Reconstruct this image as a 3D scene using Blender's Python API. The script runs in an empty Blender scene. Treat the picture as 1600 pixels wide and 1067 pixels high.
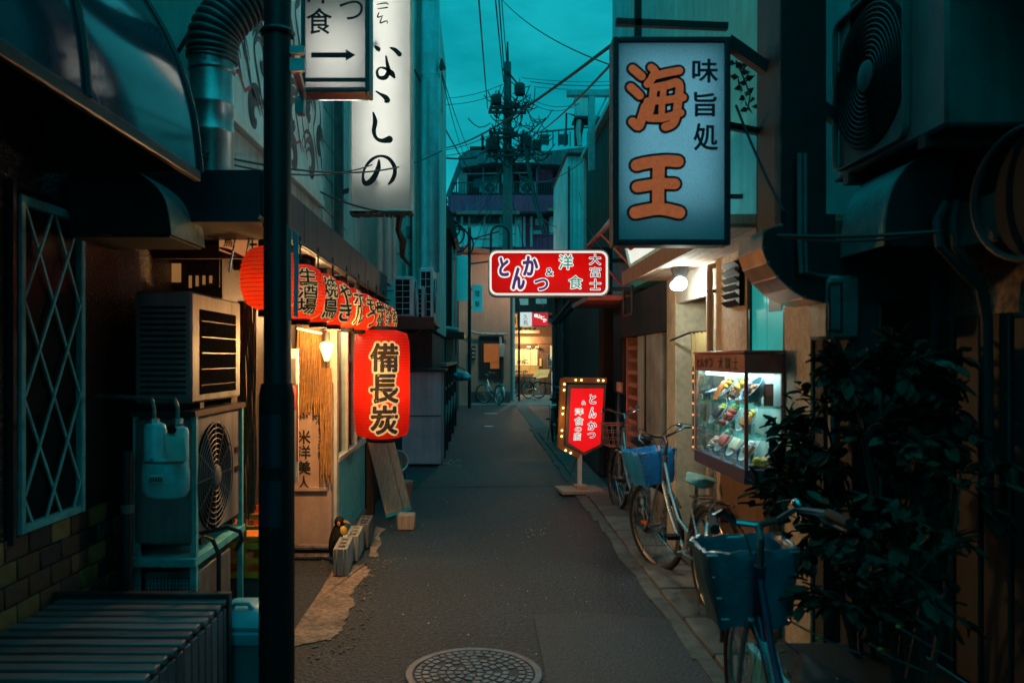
import bpy, bmesh, math, random
from mathutils import Vector, Matrix
random.seed(7)
rnd = random.uniform
sc = bpy.context.scene
COL = sc.collection
R = math.radians
PI = math.pi

# ------------------------------------------------------------------ camera
cam_data = bpy.data.cameras.new("camera")
cam = bpy.data.objects.new("camera", cam_data)
COL.objects.link(cam)
EYE = 1.55
cam.location = (0, 0, EYE)
cam.rotation_euler = (R(90), 0, 0)
cam_data.sensor_width = 36
cam_data.lens = 28.125
cam_data.shift_x = 0.03125
cam_data.shift_y = 0.01656
cam_data.clip_start = 0.05
cam_data.clip_end = 600
cam_data.dof.use_dof = True
cam_data.dof.focus_distance = 8.5
cam_data.dof.aperture_fstop = 3.2
sc.camera = cam

# ------------------------------------------------------------------ sky, sun, exposure
SUN_EL, SUN_ROT = R(2.0), R(200)
world = bpy.data.worlds.new("World")
sc.world = world
world.use_nodes = True
wn, wl = world.node_tree.nodes, world.node_tree.links
wn.clear()
w_out = wn.new("ShaderNodeOutputWorld")
w_bg = wn.new("ShaderNodeBackground")
w_sky = wn.new("ShaderNodeTexSky")
w_sky.sky_type = 'NISHITA'
w_sky.sun_disc = False
w_sky.sun_elevation = SUN_EL
w_sky.sun_rotation = SUN_ROT
w_bw = wn.new("ShaderNodeRGBToBW")
wl.new(w_sky.outputs[0], w_bw.inputs[0])
w_tc = wn.new("ShaderNodeTexCoord")
w_map = wn.new("ShaderNodeMapping")
w_map.inputs['Scale'].default_value = (1.2, 1.2, 3.6)
wl.new(w_tc.outputs['Generated'], w_map.inputs['Vector'])
w_noise = wn.new("ShaderNodeTexNoise")
w_noise.inputs['Scale'].default_value = 2.6
w_noise.inputs['Detail'].default_value = 6
w_noise.inputs['Roughness'].default_value = 0.55
wl.new(w_map.outputs[0], w_noise.inputs['Vector'])
w_ramp = wn.new("ShaderNodeValToRGB")          # thin dusk cloud over an even teal sky
w_ramp.color_ramp.elements[0].position = 0.36
w_ramp.color_ramp.elements[0].color = (0.012, 2.75, 3.4, 1)
w_ramp.color_ramp.elements[1].position = 0.72
w_ramp.color_ramp.elements[1].color = (0.13, 5.7, 6.3, 1)
wl.new(w_noise.outputs[0], w_ramp.inputs[0])
w_k = wn.new("ShaderNodeMath"); w_k.operation = 'MULTIPLY_ADD'; w_k.use_clamp = False
w_k.inputs[1].default_value = 0.03
w_k.inputs[2].default_value = 0.92
wl.new(w_bw.outputs[0], w_k.inputs[0])
w_sep = wn.new("ShaderNodeSeparateXYZ")        # overcast dome: the zenith outshines the low sky
wl.new(w_tc.outputs['Generated'], w_sep.inputs[0])
w_zen = wn.new("ShaderNodeMapRange"); w_zen.interpolation_type = 'SMOOTHSTEP'
w_zen.inputs['From Min'].default_value = 0.30; w_zen.inputs['From Max'].default_value = 0.95
w_zen.inputs['To Min'].default_value = 1.0; w_zen.inputs['To Max'].default_value = 2.4
wl.new(w_sep.outputs['Z'], w_zen.inputs['Value'])
w_kz = wn.new("ShaderNodeMath"); w_kz.operation = 'MULTIPLY'
wl.new(w_k.outputs[0], w_kz.inputs[0]); wl.new(w_zen.outputs[0], w_kz.inputs[1])
w_mul = wn.new("ShaderNodeVectorMath"); w_mul.operation = 'SCALE'
wl.new(w_ramp.outputs[0], w_mul.inputs[0])
wl.new(w_kz.outputs[0], w_mul.inputs['Scale'])
wl.new(w_mul.outputs[0], w_bg.inputs[0])
w_bg.inputs[1].default_value = 0.1
wl.new(w_bg.outputs[0], w_out.inputs[0])

sun_d = bpy.data.lights.new("sun", 'SUN')      # the last of the daylight, all but gone behind cloud
sun_d.energy = 0.015
sun_d.angle = R(40)
sun_d.color = (0.6, 0.95, 1.0)
sun = bpy.data.objects.new("sun", sun_d)
COL.objects.link(sun)
sun.rotation_euler = (R(90) - SUN_EL - R(30), 0, R(160))

sc.view_settings.view_transform = 'Standard'
sc.view_settings.look = 'None'
sc.view_settings.exposure = 0.0
sc.view_settings.gamma = 1.0
sc.view_settings.use_curve_mapping = False
sc.render.engine = 'CYCLES'
sc.cycles.use_denoising = True
sc.cycles.max_bounces = 7
sc.cycles.diffuse_bounces = 3
sc.cycles.glossy_bounces = 3
sc.cycles.transmission_bounces = 4
sc.cycles.transparent_max_bounces = 12
sc.cycles.sample_clamp_indirect = 2.5
sc.cycles.caustics_reflective = False
sc.cycles.caustics_refractive = False

# ------------------------------------------------------------------ helpers
F = 1250.0
def at(px, py, d):                 # a point d metres down the alley, seen at (px, py) of the 1600 px photograph
    return Vector(((px - 750) * d / F, d, EYE + (560 - py) * d / F))
def X(px, d): return (px - 750) * d / F
def Z(py, d): return EYE + (560 - py) * d / F
def gp(px, py):                    # a point on the ground
    d = EYE * F / (py - 560)
    return ((px - 750) * d / F, d)
UX, UY, UZ = Vector((1, 0, 0)), Vector((0, 1, 0)), Vector((0, 0, 1))

class MB:
    def __init__(s): s.v = []; s.f = []
    def add(s, vs, fs):
        n = len(s.v)
        s.v += [tuple(v) for v in vs]
        s.f += [tuple(i + n for i in f) for f in fs]
        return s
    def box(s, x0, x1, y0, y1, z0, z1):
        vs = [(x, y, z) for z in (z0, z1) for y in (y0, y1) for x in (x0, x1)]
        return s.add(vs, [(0, 2, 3, 1), (4, 5, 7, 6), (0, 1, 5, 4), (2, 6, 7, 3), (0, 4, 6, 2), (1, 3, 7, 5)])
    def bar(s, p, q, w, h=None, up=UZ):
        p, q = Vector(p), Vector(q); h = h or w
        t = (q - p).normalized()
        a = t.cross(Vector(up))
        if a.length < 1e-4: a = t.cross(UX)
        a.normalize(); b = a.cross(t)
        vs = [c + a * (i * w / 2) + b * (j * h / 2) for c in (p, q) for i, j in ((-1, -1), (1, -1), (1, 1), (-1, 1))]
        return s.add(vs, [(0, 1, 2, 3), (7, 6, 5, 4), (0, 4, 5, 1), (1, 5, 6, 2), (2, 6, 7, 3), (3, 7, 4, 0)])
    def cyl(s, p, q, r0, r1=None, n=12):
        return s.tube([p, q], [r0, r0 if r1 is None else r1], n)
    def tube(s, pts, r, n=6, closed=False, caps=True):
        pts = [Vector(p) for p in pts]; m = len(pts)
        rr = r if isinstance(r, (list, tuple)) else [r] * m
        def tan(i):
            if closed: t = pts[(i + 1) % m] - pts[i - 1]
            else: t = pts[min(i + 1, m - 1)] - pts[max(i - 1, 0)]
            return t.normalized() if t.length > 1e-9 else UZ
        t0 = tan(0)
        a = t0.cross(UZ)
        if a.length < 1e-3: a = t0.cross(UX)
        a.normalize()
        vs = []
        for i in range(m):
            t = tan(i); a = a - t * a.dot(t)
            if a.length < 1e-6: a = t.orthogonal()
            a.normalize(); b = t.cross(a)
            for k in range(n):
                g = 2 * PI * k / n
                vs.append(pts[i] + (a * math.cos(g) + b * math.sin(g)) * rr[i])
        fs = []
        for i in range(m if closed else m - 1):
            j = (i + 1) % m
            for k in range(n):
                l = (k + 1) % n
                fs.append((i * n + k, i * n + l, j * n + l, j * n + k))
        if not closed and caps:
            fs.append(tuple(reversed(range(n)))); fs.append(tuple((m - 1) * n + k for k in range(n)))
        return s.add(vs, fs)
    def lathe(s, prof, c=(0, 0, 0), n=24, sx=1, sy=1, M=None):
        c = Vector(c); vs = []
        for r_, z in prof:
            for k in range(n):
                g = 2 * PI * k / n
                v = Vector((math.cos(g) * r_ * sx, math.sin(g) * r_ * sy, z))
                if M: v = M @ v
                vs.append(c + v)
        fs = []
        for i in range(len(prof) - 1):
            for k in range(n):
                l = (k + 1) % n
                fs.append((i * n + k, i * n + l, (i + 1) * n + l, (i + 1) * n + k))
        fs.append(tuple(reversed(range(n)))); fs.append(tuple((len(prof) - 1) * n + k for k in range(n)))
        return s.add(vs, fs)
    def ball(s, c, r, sx=1, sy=1, sz=1, n=12, m=8, M=None):
        prof = [(max(1e-4, math.sin(PI * i / m)) * r, -math.cos(PI * i / m) * r * sz) for i in range(m + 1)]
        return s.lathe(prof, c, n, sx, sy, M)
    def prism(s, poly, o, u, v, depth):
        o, u, v = Vector(o), Vector(u), Vector(v); w = u.cross(v).normalized() * depth
        m = len(poly)
        A = [o + u * a + v * b for a, b in poly]
        vs = A + [p + w for p in A]
        fs = [tuple(reversed(range(m))), tuple(range(m, 2 * m))]
        fs += [(i, (i + 1) % m, m + (i + 1) % m, m + i) for i in range(m)]
        return s.add(vs, fs)
    def strip(s, A, B):            # sheet between two rows of points
        n = len(A)
        return s.add(list(A) + list(B), [(i, i + 1, n + i + 1, n + i) for i in range(n - 1)])
    def shell(s, A, B, t):         # the same with thickness t along +normal
        A = [Vector(p) for p in A]; B = [Vector(p) for p in B]; n = len(A); off = []
        for i in range(n):
            d = (A[min(i + 1, n - 1)] - A[max(i - 1, 0)]).cross(B[i] - A[i]).normalized() * t
            off.append(d)
        vs = A + B + [A[i] + off[i] for i in range(n)] + [B[i] + off[i] for i in range(n)]
        fs = []
        for i in range(n - 1):
            fs += [(i, i + 1, n + i + 1, n + i), (2 * n + i, 3 * n + i, 3 * n + i + 1, 2 * n + i + 1),
                   (i, 2 * n + i, 2 * n + i + 1, i + 1), (n + i, n + i + 1, 3 * n + i + 1, 3 * n + i)]
        fs += [(0, n, 3 * n, 2 * n), (n - 1, 3 * n - 1, 4 * n - 1, 2 * n - 1)]
        return s.add(vs, fs)
    def torus(s, c, axis, r, t, n=24, m=6):
        c = Vector(c); ax = Vector(axis).normalized(); a = ax.orthogonal().normalized(); b = ax.cross(a)
        return s.tube([c + (a * math.cos(2 * PI * k / n) + b * math.sin(2 * PI * k / n)) * r for k in range(n)], t, m, closed=True)
    def rib(s, pts, w, o, u, v):   # brush stroke: ribbon of varying width with round ends, lying in the plane o,u,v
        o, u, v = Vector(o), Vector(u), Vector(v)
        P_ = [Vector((a, b)) for a, b in pts]
        ww = list(w) if isinstance(w, (list, tuple)) else [w] * len(P_)
        Q, W = [], []
        for i in range(len(P_) - 1):
            p0 = P_[max(i - 1, 0)]; p1 = P_[i]; p2 = P_[i + 1]; p3 = P_[min(i + 2, len(P_) - 1)]
            for k in range(6):
                t = k / 6
                Q.append(0.5 * ((2 * p1) + (p2 - p0) * t + (2 * p0 - 5 * p1 + 4 * p2 - p3) * t * t + (3 * p1 - p0 - 3 * p2 + p3) * t ** 3))
                W.append(ww[i] * (1 - t) + ww[i + 1] * t)
        Q.append(P_[-1]); W.append(ww[-1])
        L, Rr = [], []
        m = len(Q)
        for i in range(m):
            t = Q[min(i + 1, m - 1)] - Q[max(i - 1, 0)]
            if t.length < 1e-9: t = Vector((1, 0))
            t.normalize(); nn = Vector((-t.y, t.x)) * (W[i] / 2)
            L.append(Q[i] + nn); Rr.append(Q[i] - nn)
        def cap(c, t, r):
            t = t.normalized(); nn = Vector((-t.y, t.x)); out = []
            for k in range(1, 6):
                g = PI * k / 6
                out.append(c + (nn * math.cos(g) + t * math.sin(g)) * r)
            return out
        e1 = cap(Q[-1], Q[-1] - Q[-2], W[-1] / 2)
        e0 = cap(Q[0], Q[0] - Q[1], W[0] / 2)
        n0 = len(s.v)
        to3 = lambda q: tuple(o + u * q.x + v * q.y)
        s.v += [to3(q) for q in L + Rr + e1 + e0]
        for i in range(m - 1): s.f.append((n0 + m + i, n0 + m + i + 1, n0 + i + 1, n0 + i))
        s.f.append(tuple([n0 + m - 1] + [n0 + 2 * m + k for k in range(5)] + [n0 + 2 * m - 1])[::-1])
        s.f.append(tuple([n0 + m] + [n0 + 2 * m + 5 + k for k in range(5)] + [n0])[::-1])
        return s
    def mesh(s, name, mat, org=(0, 0, 0), bevel=0, smooth=True, fix=True, angle=38):
        o = Vector(org)
        me = bpy.data.meshes.new(name)
        me.from_pydata([Vector(v) - o for v in s.v], [], s.f)
        bm = bmesh.new(); bm.from_mesh(me)
        if fix: bmesh.ops.recalc_face_normals(bm, faces=bm.faces)
        if bevel:
            es = [e for e in bm.edges if len(e.link_faces) == 2 and e.calc_face_angle(0) > 0.6]
            bmesh.ops.bevel(bm, geom=es, offset=bevel, segments=1, affect='EDGES', clamp_overlap=True)
        bm.to_mesh(me); bm.free()
        if smooth:
            me.shade_smooth(); me.set_sharp_from_angle(angle=R(angle))
        if mat: me.materials.append(mat)
        return me

def link(name, data, parent=None, loc=(0, 0, 0), rot=None):
    o = bpy.data.objects.new(name, data); COL.objects.link(o)
    o.location = loc
    if rot: o.rotation_euler = rot
    if parent: o.parent = parent
    return o
def tags(o, label=None, cat=None, group=None, kind=None):
    if label: o['label'] = label
    if cat: o['category'] = cat
    if group: o['group'] = group
    if kind: o['kind'] = kind
    return o

class T:
    """A thing: an Empty at its base that parents its parts. local=True: parts are modelled round the Empty's own origin."""
    def __init__(s, name, label, cat, loc=(0, 0, 0), rz=0, group=None, local=False, kind=None):
        s.o = link(name, None, None, loc, (0, 0, rz)); s.o.empty_display_size = 0.1
        tags(s.o, label, cat, group, kind)
        s.org = (0, 0, 0) if local else Vector(loc)
    def part(s, name, mb, mat, under=None, label=None, bevel=0, smooth=True, kind=None, **kw):
        o = link(name, mb.mesh(name, mat, s.org, bevel, smooth, **kw), under or s.o)
        return tags(o, label, None, None, kind)
    def piece(s, name, me, loc, under=None, rot=None):
        return link(name, me, under or s.o, Vector(loc) - Vector(s.org), rot)
    def lamp(s, kind, loc, energy, color, size=0.05, rot=None, size_y=None):
        l = bpy.data.lights.new("lamp", kind); l.energy = energy; l.color = color
        if kind == 'AREA':
            l.shape = 'RECTANGLE'; l.size = size; l.size_y = size_y or size
        else: l.shadow_soft_size = size
        return link("lamp", l, s.o, Vector(loc) - Vector(s.org), rot)

def solo(name, mb, mat, label, cat, group=None, loc=(0, 0, 0), bevel=0, kind=None, **kw):
    o = link(name, mb.mesh(name, mat, loc, bevel, **kw), None, loc)
    return tags(o, label, cat, group, kind)
def struct(name, mb, mat, bevel=0, **kw):
    return tags(link(name, mb.mesh(name, mat, (0, 0, 0), bevel, **kw)), kind='structure')
def copy_tree(o, parent=None):
    c = o.copy(); COL.objects.link(c)
    if parent: c.parent = parent
    for ch in list(o.children): copy_tree(ch, c)
    return c

# ------------------------------------------------------------------ materials
def mat(name, col, rough=0.7, metal=0.0, var=0.25, scale=5.0, bump=0.0, bscale=60.0, streak=0.0, spec=0.5, rand=0.0,
        grain=None, speck=0.0, vor=False, coat=0.0, fine=None, bdist=.01):
    m = bpy.data.materials.new(name); m.use_nodes = True
    n, l = m.node_tree.nodes, m.node_tree.links
    b = n["Principled BSDF"]
    b.inputs['Roughness'].default_value = rough
    b.inputs['Metallic'].default_value = metal
    b.inputs['Specular IOR Level'].default_value = spec
    if coat: b.inputs['Coat Weight'].default_value = coat
    tc = n.new("ShaderNodeTexCoord")
    src = tc.outputs['Object']
    if grain:
        mp = n.new("ShaderNodeMapping"); mp.inputs['Scale'].default_value = grain
        l.new(src, mp.inputs['Vector']); src2 = mp.outputs[0]
    else: src2 = src
    nz = n.new("ShaderNodeTexNoise"); nz.inputs['Scale'].default_value = scale
    nz.inputs['Detail'].default_value = 8; nz.inputs['Roughness'].default_value = 0.62
    l.new(src2, nz.inputs['Vector'])
    rp = n.new("ShaderNodeMapRange")
    rp.inputs['From Min'].default_value = 0.3; rp.inputs['From Max'].default_value = 0.7
    rp.inputs['To Min'].default_value = 1 - var; rp.inputs['To Max'].default_value = 1 + var
    l.new(nz.outputs[0], rp.inputs['Value'])
    val = rp.outputs[0]
    def mulv(a, bb):
        q = n.new("ShaderNodeMath"); q.operation = 'MULTIPLY'; l.new(a, q.inputs[0])
        if isinstance(bb, float): q.inputs[1].default_value = bb
        else: l.new(bb, q.inputs[1])
        return q.outputs[0]
    if streak:
        mp = n.new("ShaderNodeMapping"); mp.inputs['Scale'].default_value = (7, 7, 0.5)
        l.new(src, mp.inputs['Vector'])
        n2 = n.new("ShaderNodeTexNoise"); n2.inputs['Scale'].default_value = 1.6; n2.inputs['Detail'].default_value = 5
        l.new(mp.outputs[0], n2.inputs['Vector'])
        r2 = n.new("ShaderNodeMapRange"); r2.inputs['From Min'].default_value = 0.42; r2.inputs['From Max'].default_value = 0.68
        r2.inputs['To Min'].default_value = 1; r2.inputs['To Max'].default_value = 1 - streak
        l.new(n2.outputs[0], r2.inputs['Value'])
        val = mulv(val, r2.outputs[0])
    if fine:
        nf = n.new("ShaderNodeTexNoise"); nf.inputs['Scale'].default_value = fine[0]; nf.inputs['Detail'].default_value = 3
        l.new(src, nf.inputs['Vector'])
        rf_ = n.new("ShaderNodeMapRange"); rf_.inputs['From Min'].default_value = 0.3; rf_.inputs['From Max'].default_value = 0.7
        rf_.inputs['To Min'].default_value = 1 - fine[1]; rf_.inputs['To Max'].default_value = 1 + fine[1]
        l.new(nf.outputs[0], rf_.inputs['Value']); val = mulv(val, rf_.outputs[0])
    if rand:
        oi = n.new("ShaderNodeObjectInfo")
        r3 = n.new("ShaderNodeMapRange"); r3.inputs['To Min'].default_value = 1 - rand; r3.inputs['To Max'].default_value = 1 + rand
        l.new(oi.outputs['Random'], r3.inputs['Value'])
        val = mulv(val, r3.outputs[0])
    sv = n.new("ShaderNodeVectorMath"); sv.operation = 'SCALE'
    sv.inputs[0].default_value = col[:3]
    l.new(val, sv.inputs['Scale'])
    out = sv.outputs[0]
    if speck:                       # pale chips in asphalt or concrete
        n4 = n.new("ShaderNodeTexNoise"); n4.inputs['Scale'].default_value = 95; n4.inputs['Detail'].default_value = 2
        l.new(src, n4.inputs['Vector'])
        r4 = n.new("ShaderNodeMapRange"); r4.inputs['From Min'].default_value = 0.66; r4.inputs['From Max'].default_value = 0.74
        l.new(n4.outputs[0], r4.inputs['Value'])
        mx = n.new("ShaderNodeMix"); mx.data_type = 'RGBA'
        l.new(r4.outputs[0], mx.inputs[0]); l.new(out, mx.inputs[6]); mx.inputs[7].default_value = (speck, speck, speck, 1)
        out = mx.outputs[2]
    l.new(out, b.inputs['Base Color'])
    r5 = n.new("ShaderNodeMapRange"); r5.inputs['To Min'].default_value = max(0.03, rough * .78); r5.inputs['To Max'].default_value = min(1, rough * 1.22)
    l.new(nz.outputs[0], r5.inputs['Value']); l.new(r5.outputs[0], b.inputs['Roughness'])
    if bump:
        bp = n.new("ShaderNodeBump"); bp.inputs['Strength'].default_value = min(1, bump); bp.inputs['Distance'].default_value = bdist
        if vor:
            n3 = n.new("ShaderNodeTexVoronoi"); n3.inputs['Scale'].default_value = bscale
        else:
            n3 = n.new("ShaderNodeTexNoise"); n3.inputs['Scale'].default_value = bscale; n3.inputs['Detail'].default_value = 4
        l.new(src2 if grain else src, n3.inputs['Vector'])
        l.new(n3.outputs[0], bp.inputs['Height']); l.new(bp.outputs[0], b.inputs['Normal'])
    return m

def glow(name, col, strength, var=0.12, scale=6.0, base=0.5):
    """An emitting surface"""
    m = bpy.data.materials.new(name); m.use_nodes = True
    n, l = m.node_tree.nodes, m.node_tree.links
    b = n["Principled BSDF"]
    b.inputs['Base Color'].default_value = tuple(c * base for c in col[:3]) + (1,)
    if base == 0: b.inputs['Specular IOR Level'].default_value = 0
    b.inputs['Roughness'].default_value = 0.35
    b.inputs['Emission Color'].default_value = tuple(col[:3]) + (1,)
    tc = n.new("ShaderNodeTexCoord"); nz = n.new("ShaderNodeTexNoise"); nz.inputs['Scale'].default_value = scale
    l.new(tc.outputs['Object'], nz.inputs['Vector'])
    rp = n.new("ShaderNodeMapRange"); rp.inputs['From Min'].default_value = 0.3; rp.inputs['From Max'].default_value = 0.7
    rp.inputs['To Min'].default_value = strength * (1 - var); rp.inputs['To Max'].default_value = strength * (1 + var)
    l.new(nz.outputs[0], rp.inputs['Value']); l.new(rp.outputs[0], b.inputs['Emission Strength'])
    return m

def sheer(name, col, trans=None, wt=0.5, rough=0.4, emit=0.0, var=0.1, scale=8, bump=0.0):
    """Paper, cloth or acrylic that real lamps behind it shine through; emit adds a glow without any lamp."""
    m = bpy.data.materials.new(name); m.use_nodes = True
    n, l = m.node_tree.nodes, m.node_tree.links
    for x in list(n): n.remove(x)
    out = n.new("ShaderNodeOutputMaterial")
    tc = n.new("ShaderNodeTexCoord"); nz = n.new("ShaderNodeTexNoise"); nz.inputs['Scale'].default_value = scale
    nz.inputs['Detail'].default_value = 6
    l.new(tc.outputs['Object'], nz.inputs['Vector'])
    rp = n.new("ShaderNodeMapRange"); rp.inputs['From Min'].default_value = 0.3; rp.inputs['From Max'].default_value = 0.7
    rp.inputs['To Min'].default_value = 1 - var; rp.inputs['To Max'].default_value = 1 + var
    l.new(nz.outputs[0], rp.inputs['Value'])
    def tint(c):
        s_ = n.new("ShaderNodeVectorMath"); s_.operation = 'SCALE'; s_.inputs[0].default_value = c[:3]
        l.new(rp.outputs[0], s_.inputs['Scale']); return s_.outputs[0]
    d = n.new("ShaderNodeBsdfPrincipled"); d.inputs['Roughness'].default_value = rough
    l.new(tint(col), d.inputs['Base Color'])
    if emit:
        d.inputs['Emission Color'].default_value = tuple((trans or col)[:3]) + (1,)
        d.inputs['Emission Strength'].default_value = emit
    t = n.new("ShaderNodeBsdfTranslucent"); l.new(tint(trans or col), t.inputs[0])
    mx = n.new("ShaderNodeMixShader"); mx.inputs[0].default_value = wt
    l.new(d.outputs[0], mx.inputs[1]); l.new(t.outputs[0], mx.inputs[2]); l.new(mx.outputs[0], out.inputs[0])
    return m

def glass(name, tint=(0.85, 0.97, 1.0), refl=0.1, rough=0.02):
    m = bpy.data.materials.new(name); m.use_nodes = True
    n, l = m.node_tree.nodes, m.node_tree.links
    for x in list(n): n.remove(x)
    out = n.new("ShaderNodeOutputMaterial")
    t = n.new("ShaderNodeBsdfTransparent"); t.inputs[0].default_value = tuple(tint) + (1,)
    g = n.new("ShaderNodeBsdfGlossy"); g.inputs['Roughness'].default_value = rough
    tc = n.new("ShaderNodeTexCoord"); nz = n.new("ShaderNodeTexNoise"); nz.inputs['Scale'].default_value = 3
    l.new(tc.outputs['Object'], nz.inputs['Vector'])
    rp = n.new("ShaderNodeMapRange"); rp.inputs['To Min'].default_value = refl * 0.6; rp.inputs['To Max'].default_value = refl * 1.4
    l.new(nz.outputs[0], rp.inputs['Value'])
    mx = n.new("ShaderNodeMixShader"); l.new(rp.outputs[0], mx.inputs[0])
    l.new(t.outputs[0], mx.inputs[1]); l.new(g.outputs[0], mx.inputs[2]); l.new(mx.outputs[0], out.inputs[0])
    return m

M = {}
M['asphalt'] = mat('asphalt', (0.022, 0.030, 0.041), 0.62, 0, 0.5, 1.0, 1.0, 48, speck=0.40, fine=(38, .8), bdist=.03)
M['asphalt_patch'] = mat('asphalt_patch', (0.026, 0.032, 0.042), 0.56, 0, 0.35, 2, 0.8, 60, speck=0.07, fine=(50, .45), bdist=.02)
M['pavement'] = mat('pavement', (0.16, 0.155, 0.15), 0.85, 0, 0.3, 2, 0.3, 60)
M['concrete'] = mat('concrete', (0.30, 0.28, 0.26), 0.85, 0, 0.35, 5, 0.45, 70, streak=0.3)
M['concrete_dark'] = mat('concrete_dark', (0.12, 0.115, 0.11), 0.85, 0, 0.4, 6, 0.5, 80, streak=0.4)
M['rough_concrete'] = mat('rough_concrete', (0.24, 0.16, 0.115), 0.9, 0, 0.6, 5, 1.0, 40, fine=(30, .45), bdist=.02)
M['slab'] = mat('slab', (0.12, 0.115, 0.11), 0.85, 0, 0.45, 5, 0.5, 90, rand=0.3)
M['pebble'] = mat('pebble', (0.035, 0.03, 0.03), 0.38, 0, 0.5, 30, 0.9, 85, vor=True)
M['black_paint'] = mat('black_paint', (0.012, 0.013, 0.016), 0.5, 0, 0.4, 8, 0.15, 50)
M['dark_metal'] = mat('dark_metal', (0.03, 0.032, 0.036), 0.45, 0.4, 0.4, 9, 0.1, 40, streak=0.3)
M['mid_metal'] = mat('mid_metal', (0.16, 0.17, 0.175), 0.5, 0.3, 0.35, 9, 0.1, 40, streak=0.4)
M['steel'] = mat('steel', (0.55, 0.57, 0.58), 0.28, 1.0, 0.2, 14, 0.06, 60)
M['chrome'] = mat('chrome', (0.42, 0.43, 0.45), 0.2, 1.0, 0.15, 20)
M['galv'] = mat('galv', (0.42, 0.45, 0.46), 0.38, 0.85, 0.25, 10, 0.08, 30, streak=0.2)
M['copper'] = mat('copper', (0.6, 0.42, 0.34), 0.3, 0.9, 0.2, 8)
M['teal_paint'] = mat('teal_paint', (0.09, 0.46, 0.49), 0.5, 0, 0.3, 12, 0.12, 60)
M['navy'] = mat('navy', (0.012, 0.016, 0.03), 0.5, 0, 0.3, 6, 0.1, 40, streak=0.3)
M['cream'] = mat('cream', (0.54, 0.48, 0.36), 0.8, 0, 0.35, 2.5, 0.3, 60, fine=(24, .12))
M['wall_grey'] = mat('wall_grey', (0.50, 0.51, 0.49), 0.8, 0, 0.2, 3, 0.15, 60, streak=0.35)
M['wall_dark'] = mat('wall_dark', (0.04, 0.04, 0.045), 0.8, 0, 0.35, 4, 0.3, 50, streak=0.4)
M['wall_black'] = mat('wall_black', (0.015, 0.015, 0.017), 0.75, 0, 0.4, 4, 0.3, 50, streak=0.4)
M['wall_warm'] = mat('wall_warm', (0.50, 0.39, 0.29), 0.88, 0, 0.42, 2.2, 0.5, 70, fine=(26, .16))
M['wall_beige'] = mat('wall_beige', (0.54, 0.33, 0.25), 0.85, 0, 0.25, .7, 0.2, 30, streak=0.12)
M['wall_upper'] = mat('wall_upper', (0.58, 0.66, 0.66), 0.75, 0, 0.2, 3, 0.15, 60, streak=0.35)
M['purple_wall'] = mat('purple_wall', (0.78, 0.085, 0.19), 0.8, 0, 0.3, 0.8, 0.2, 20, streak=0.4)
M['pink_trim'] = mat('pink_trim', (0.55, 0.20, 0.18), 0.7, 0, 0.3, 3, 0.1, 30)
M['teal_wall'] = mat('teal_wall', (0.45, 0.68, 0.68), 0.7, 0, 0.2, 1.5, 0.1, 30, streak=0.3)
M['wood'] = mat('wood', (0.20, 0.11, 0.065), 0.65, 0, 0.45, 6, 0.3, 30, grain=(9, 9, 0.8), rand=0.2)
M['wood_dark'] = mat('wood_dark', (0.045, 0.027, 0.02), 0.6, 0, 0.45, 6, 0.3, 30, grain=(9, 9, 0.8), rand=0.3)
M['wood_pale'] = mat('wood_pale', (0.42, 0.30, 0.23), 0.72, 0, 0.3, 5, 0.25, 30, grain=(10, 10, 0.7), rand=0.15)
M['wood_black'] = mat('wood_black', (0.026, 0.022, 0.022), 0.7, 0, 0.4, 6, 0.3, 30, grain=(9, 9, 0.8), rand=0.4)
M['slat'] = mat('slat', (0.11, 0.115, 0.13), 0.34, 0, 0.45, 4, 0.25, 30, grain=(0.8, 9, 9), rand=0.35)
M['terracotta'] = mat('terracotta', (0.42, 0.17, 0.12), 0.8, 0, 0.3, 8, 0.3, 60, rand=0.15)
M['brick_tile'] = [mat('brick_tile_' + k, c, 0.5, 0, 0.3, 14, 0.2, 50, rand=0.25) for k, c in
                   (('ochre', (0.17, 0.13, 0.05)), ('brown', (0.085, 0.05, 0.035)), ('dark', (0.03, 0.028, 0.03)), ('green', (0.02, 0.05, 0.05)))]
M['white_paint'] = mat('white_paint', (0.70, 0.70, 0.67), 0.5, 0, 0.12, 6, 0.05, 40, streak=0.15)
M['ac_white'] = mat('ac_white', (0.17, 0.165, 0.175), 0.6, 0, 0.3, 5, 0.1, 40, streak=0.5)
M['ac_pale'] = mat('ac_pale', (0.60, 0.59, 0.64), 0.55, 0, 0.2, 5, 0.08, 40, streak=0.35)
M['ac_grey'] = mat('ac_grey', (0.13, 0.135, 0.135), 0.55, 0, 0.2, 6, 0.05, 40, streak=0.3)
M['plastic_black'] = mat('plastic_black', (0.012, 0.012, 0.013), 0.65, 0, 0.3, 20, 0.05, 60, spec=0.15)
M['rubber'] = mat('rubber', (0.016, 0.016, 0.017), 0.75, 0, 0.3, 30, 0.2, 120)
M['blue_bag'] = mat('blue_bag', (0.02, 0.24, 0.60), 0.35, 0, 0.3, 5, 0.7, 14)
M['teal_bag'] = mat('teal_bag', (0.02, 0.12, 0.165), 0.35, 0, 0.3, 5, 0.7, 14)
M['bin_teal'] = mat('bin_teal', (0.04, 0.42, 0.52), 0.4, 0, 0.2, 6, 0.08, 40)
M['bin_grey'] = mat('bin_grey', (0.10, 0.18, 0.20), 0.5, 0, 0.2, 6, 0.08, 40)
M['red'] = mat('red', (0.55, 0.03, 0.02), 0.5, 0, 0.2, 6)
M['orange'] = mat('orange', (0.75, 0.25, 0.03), 0.45, 0, 0.2, 6)
M['yellow'] = mat('yellow', (0.75, 0.42, 0.04), 0.45, 0, 0.2, 6)
M['ink'] = mat('ink', (0.010, 0.010, 0.014), 0.6, 0, 0.3, 20)
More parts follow.
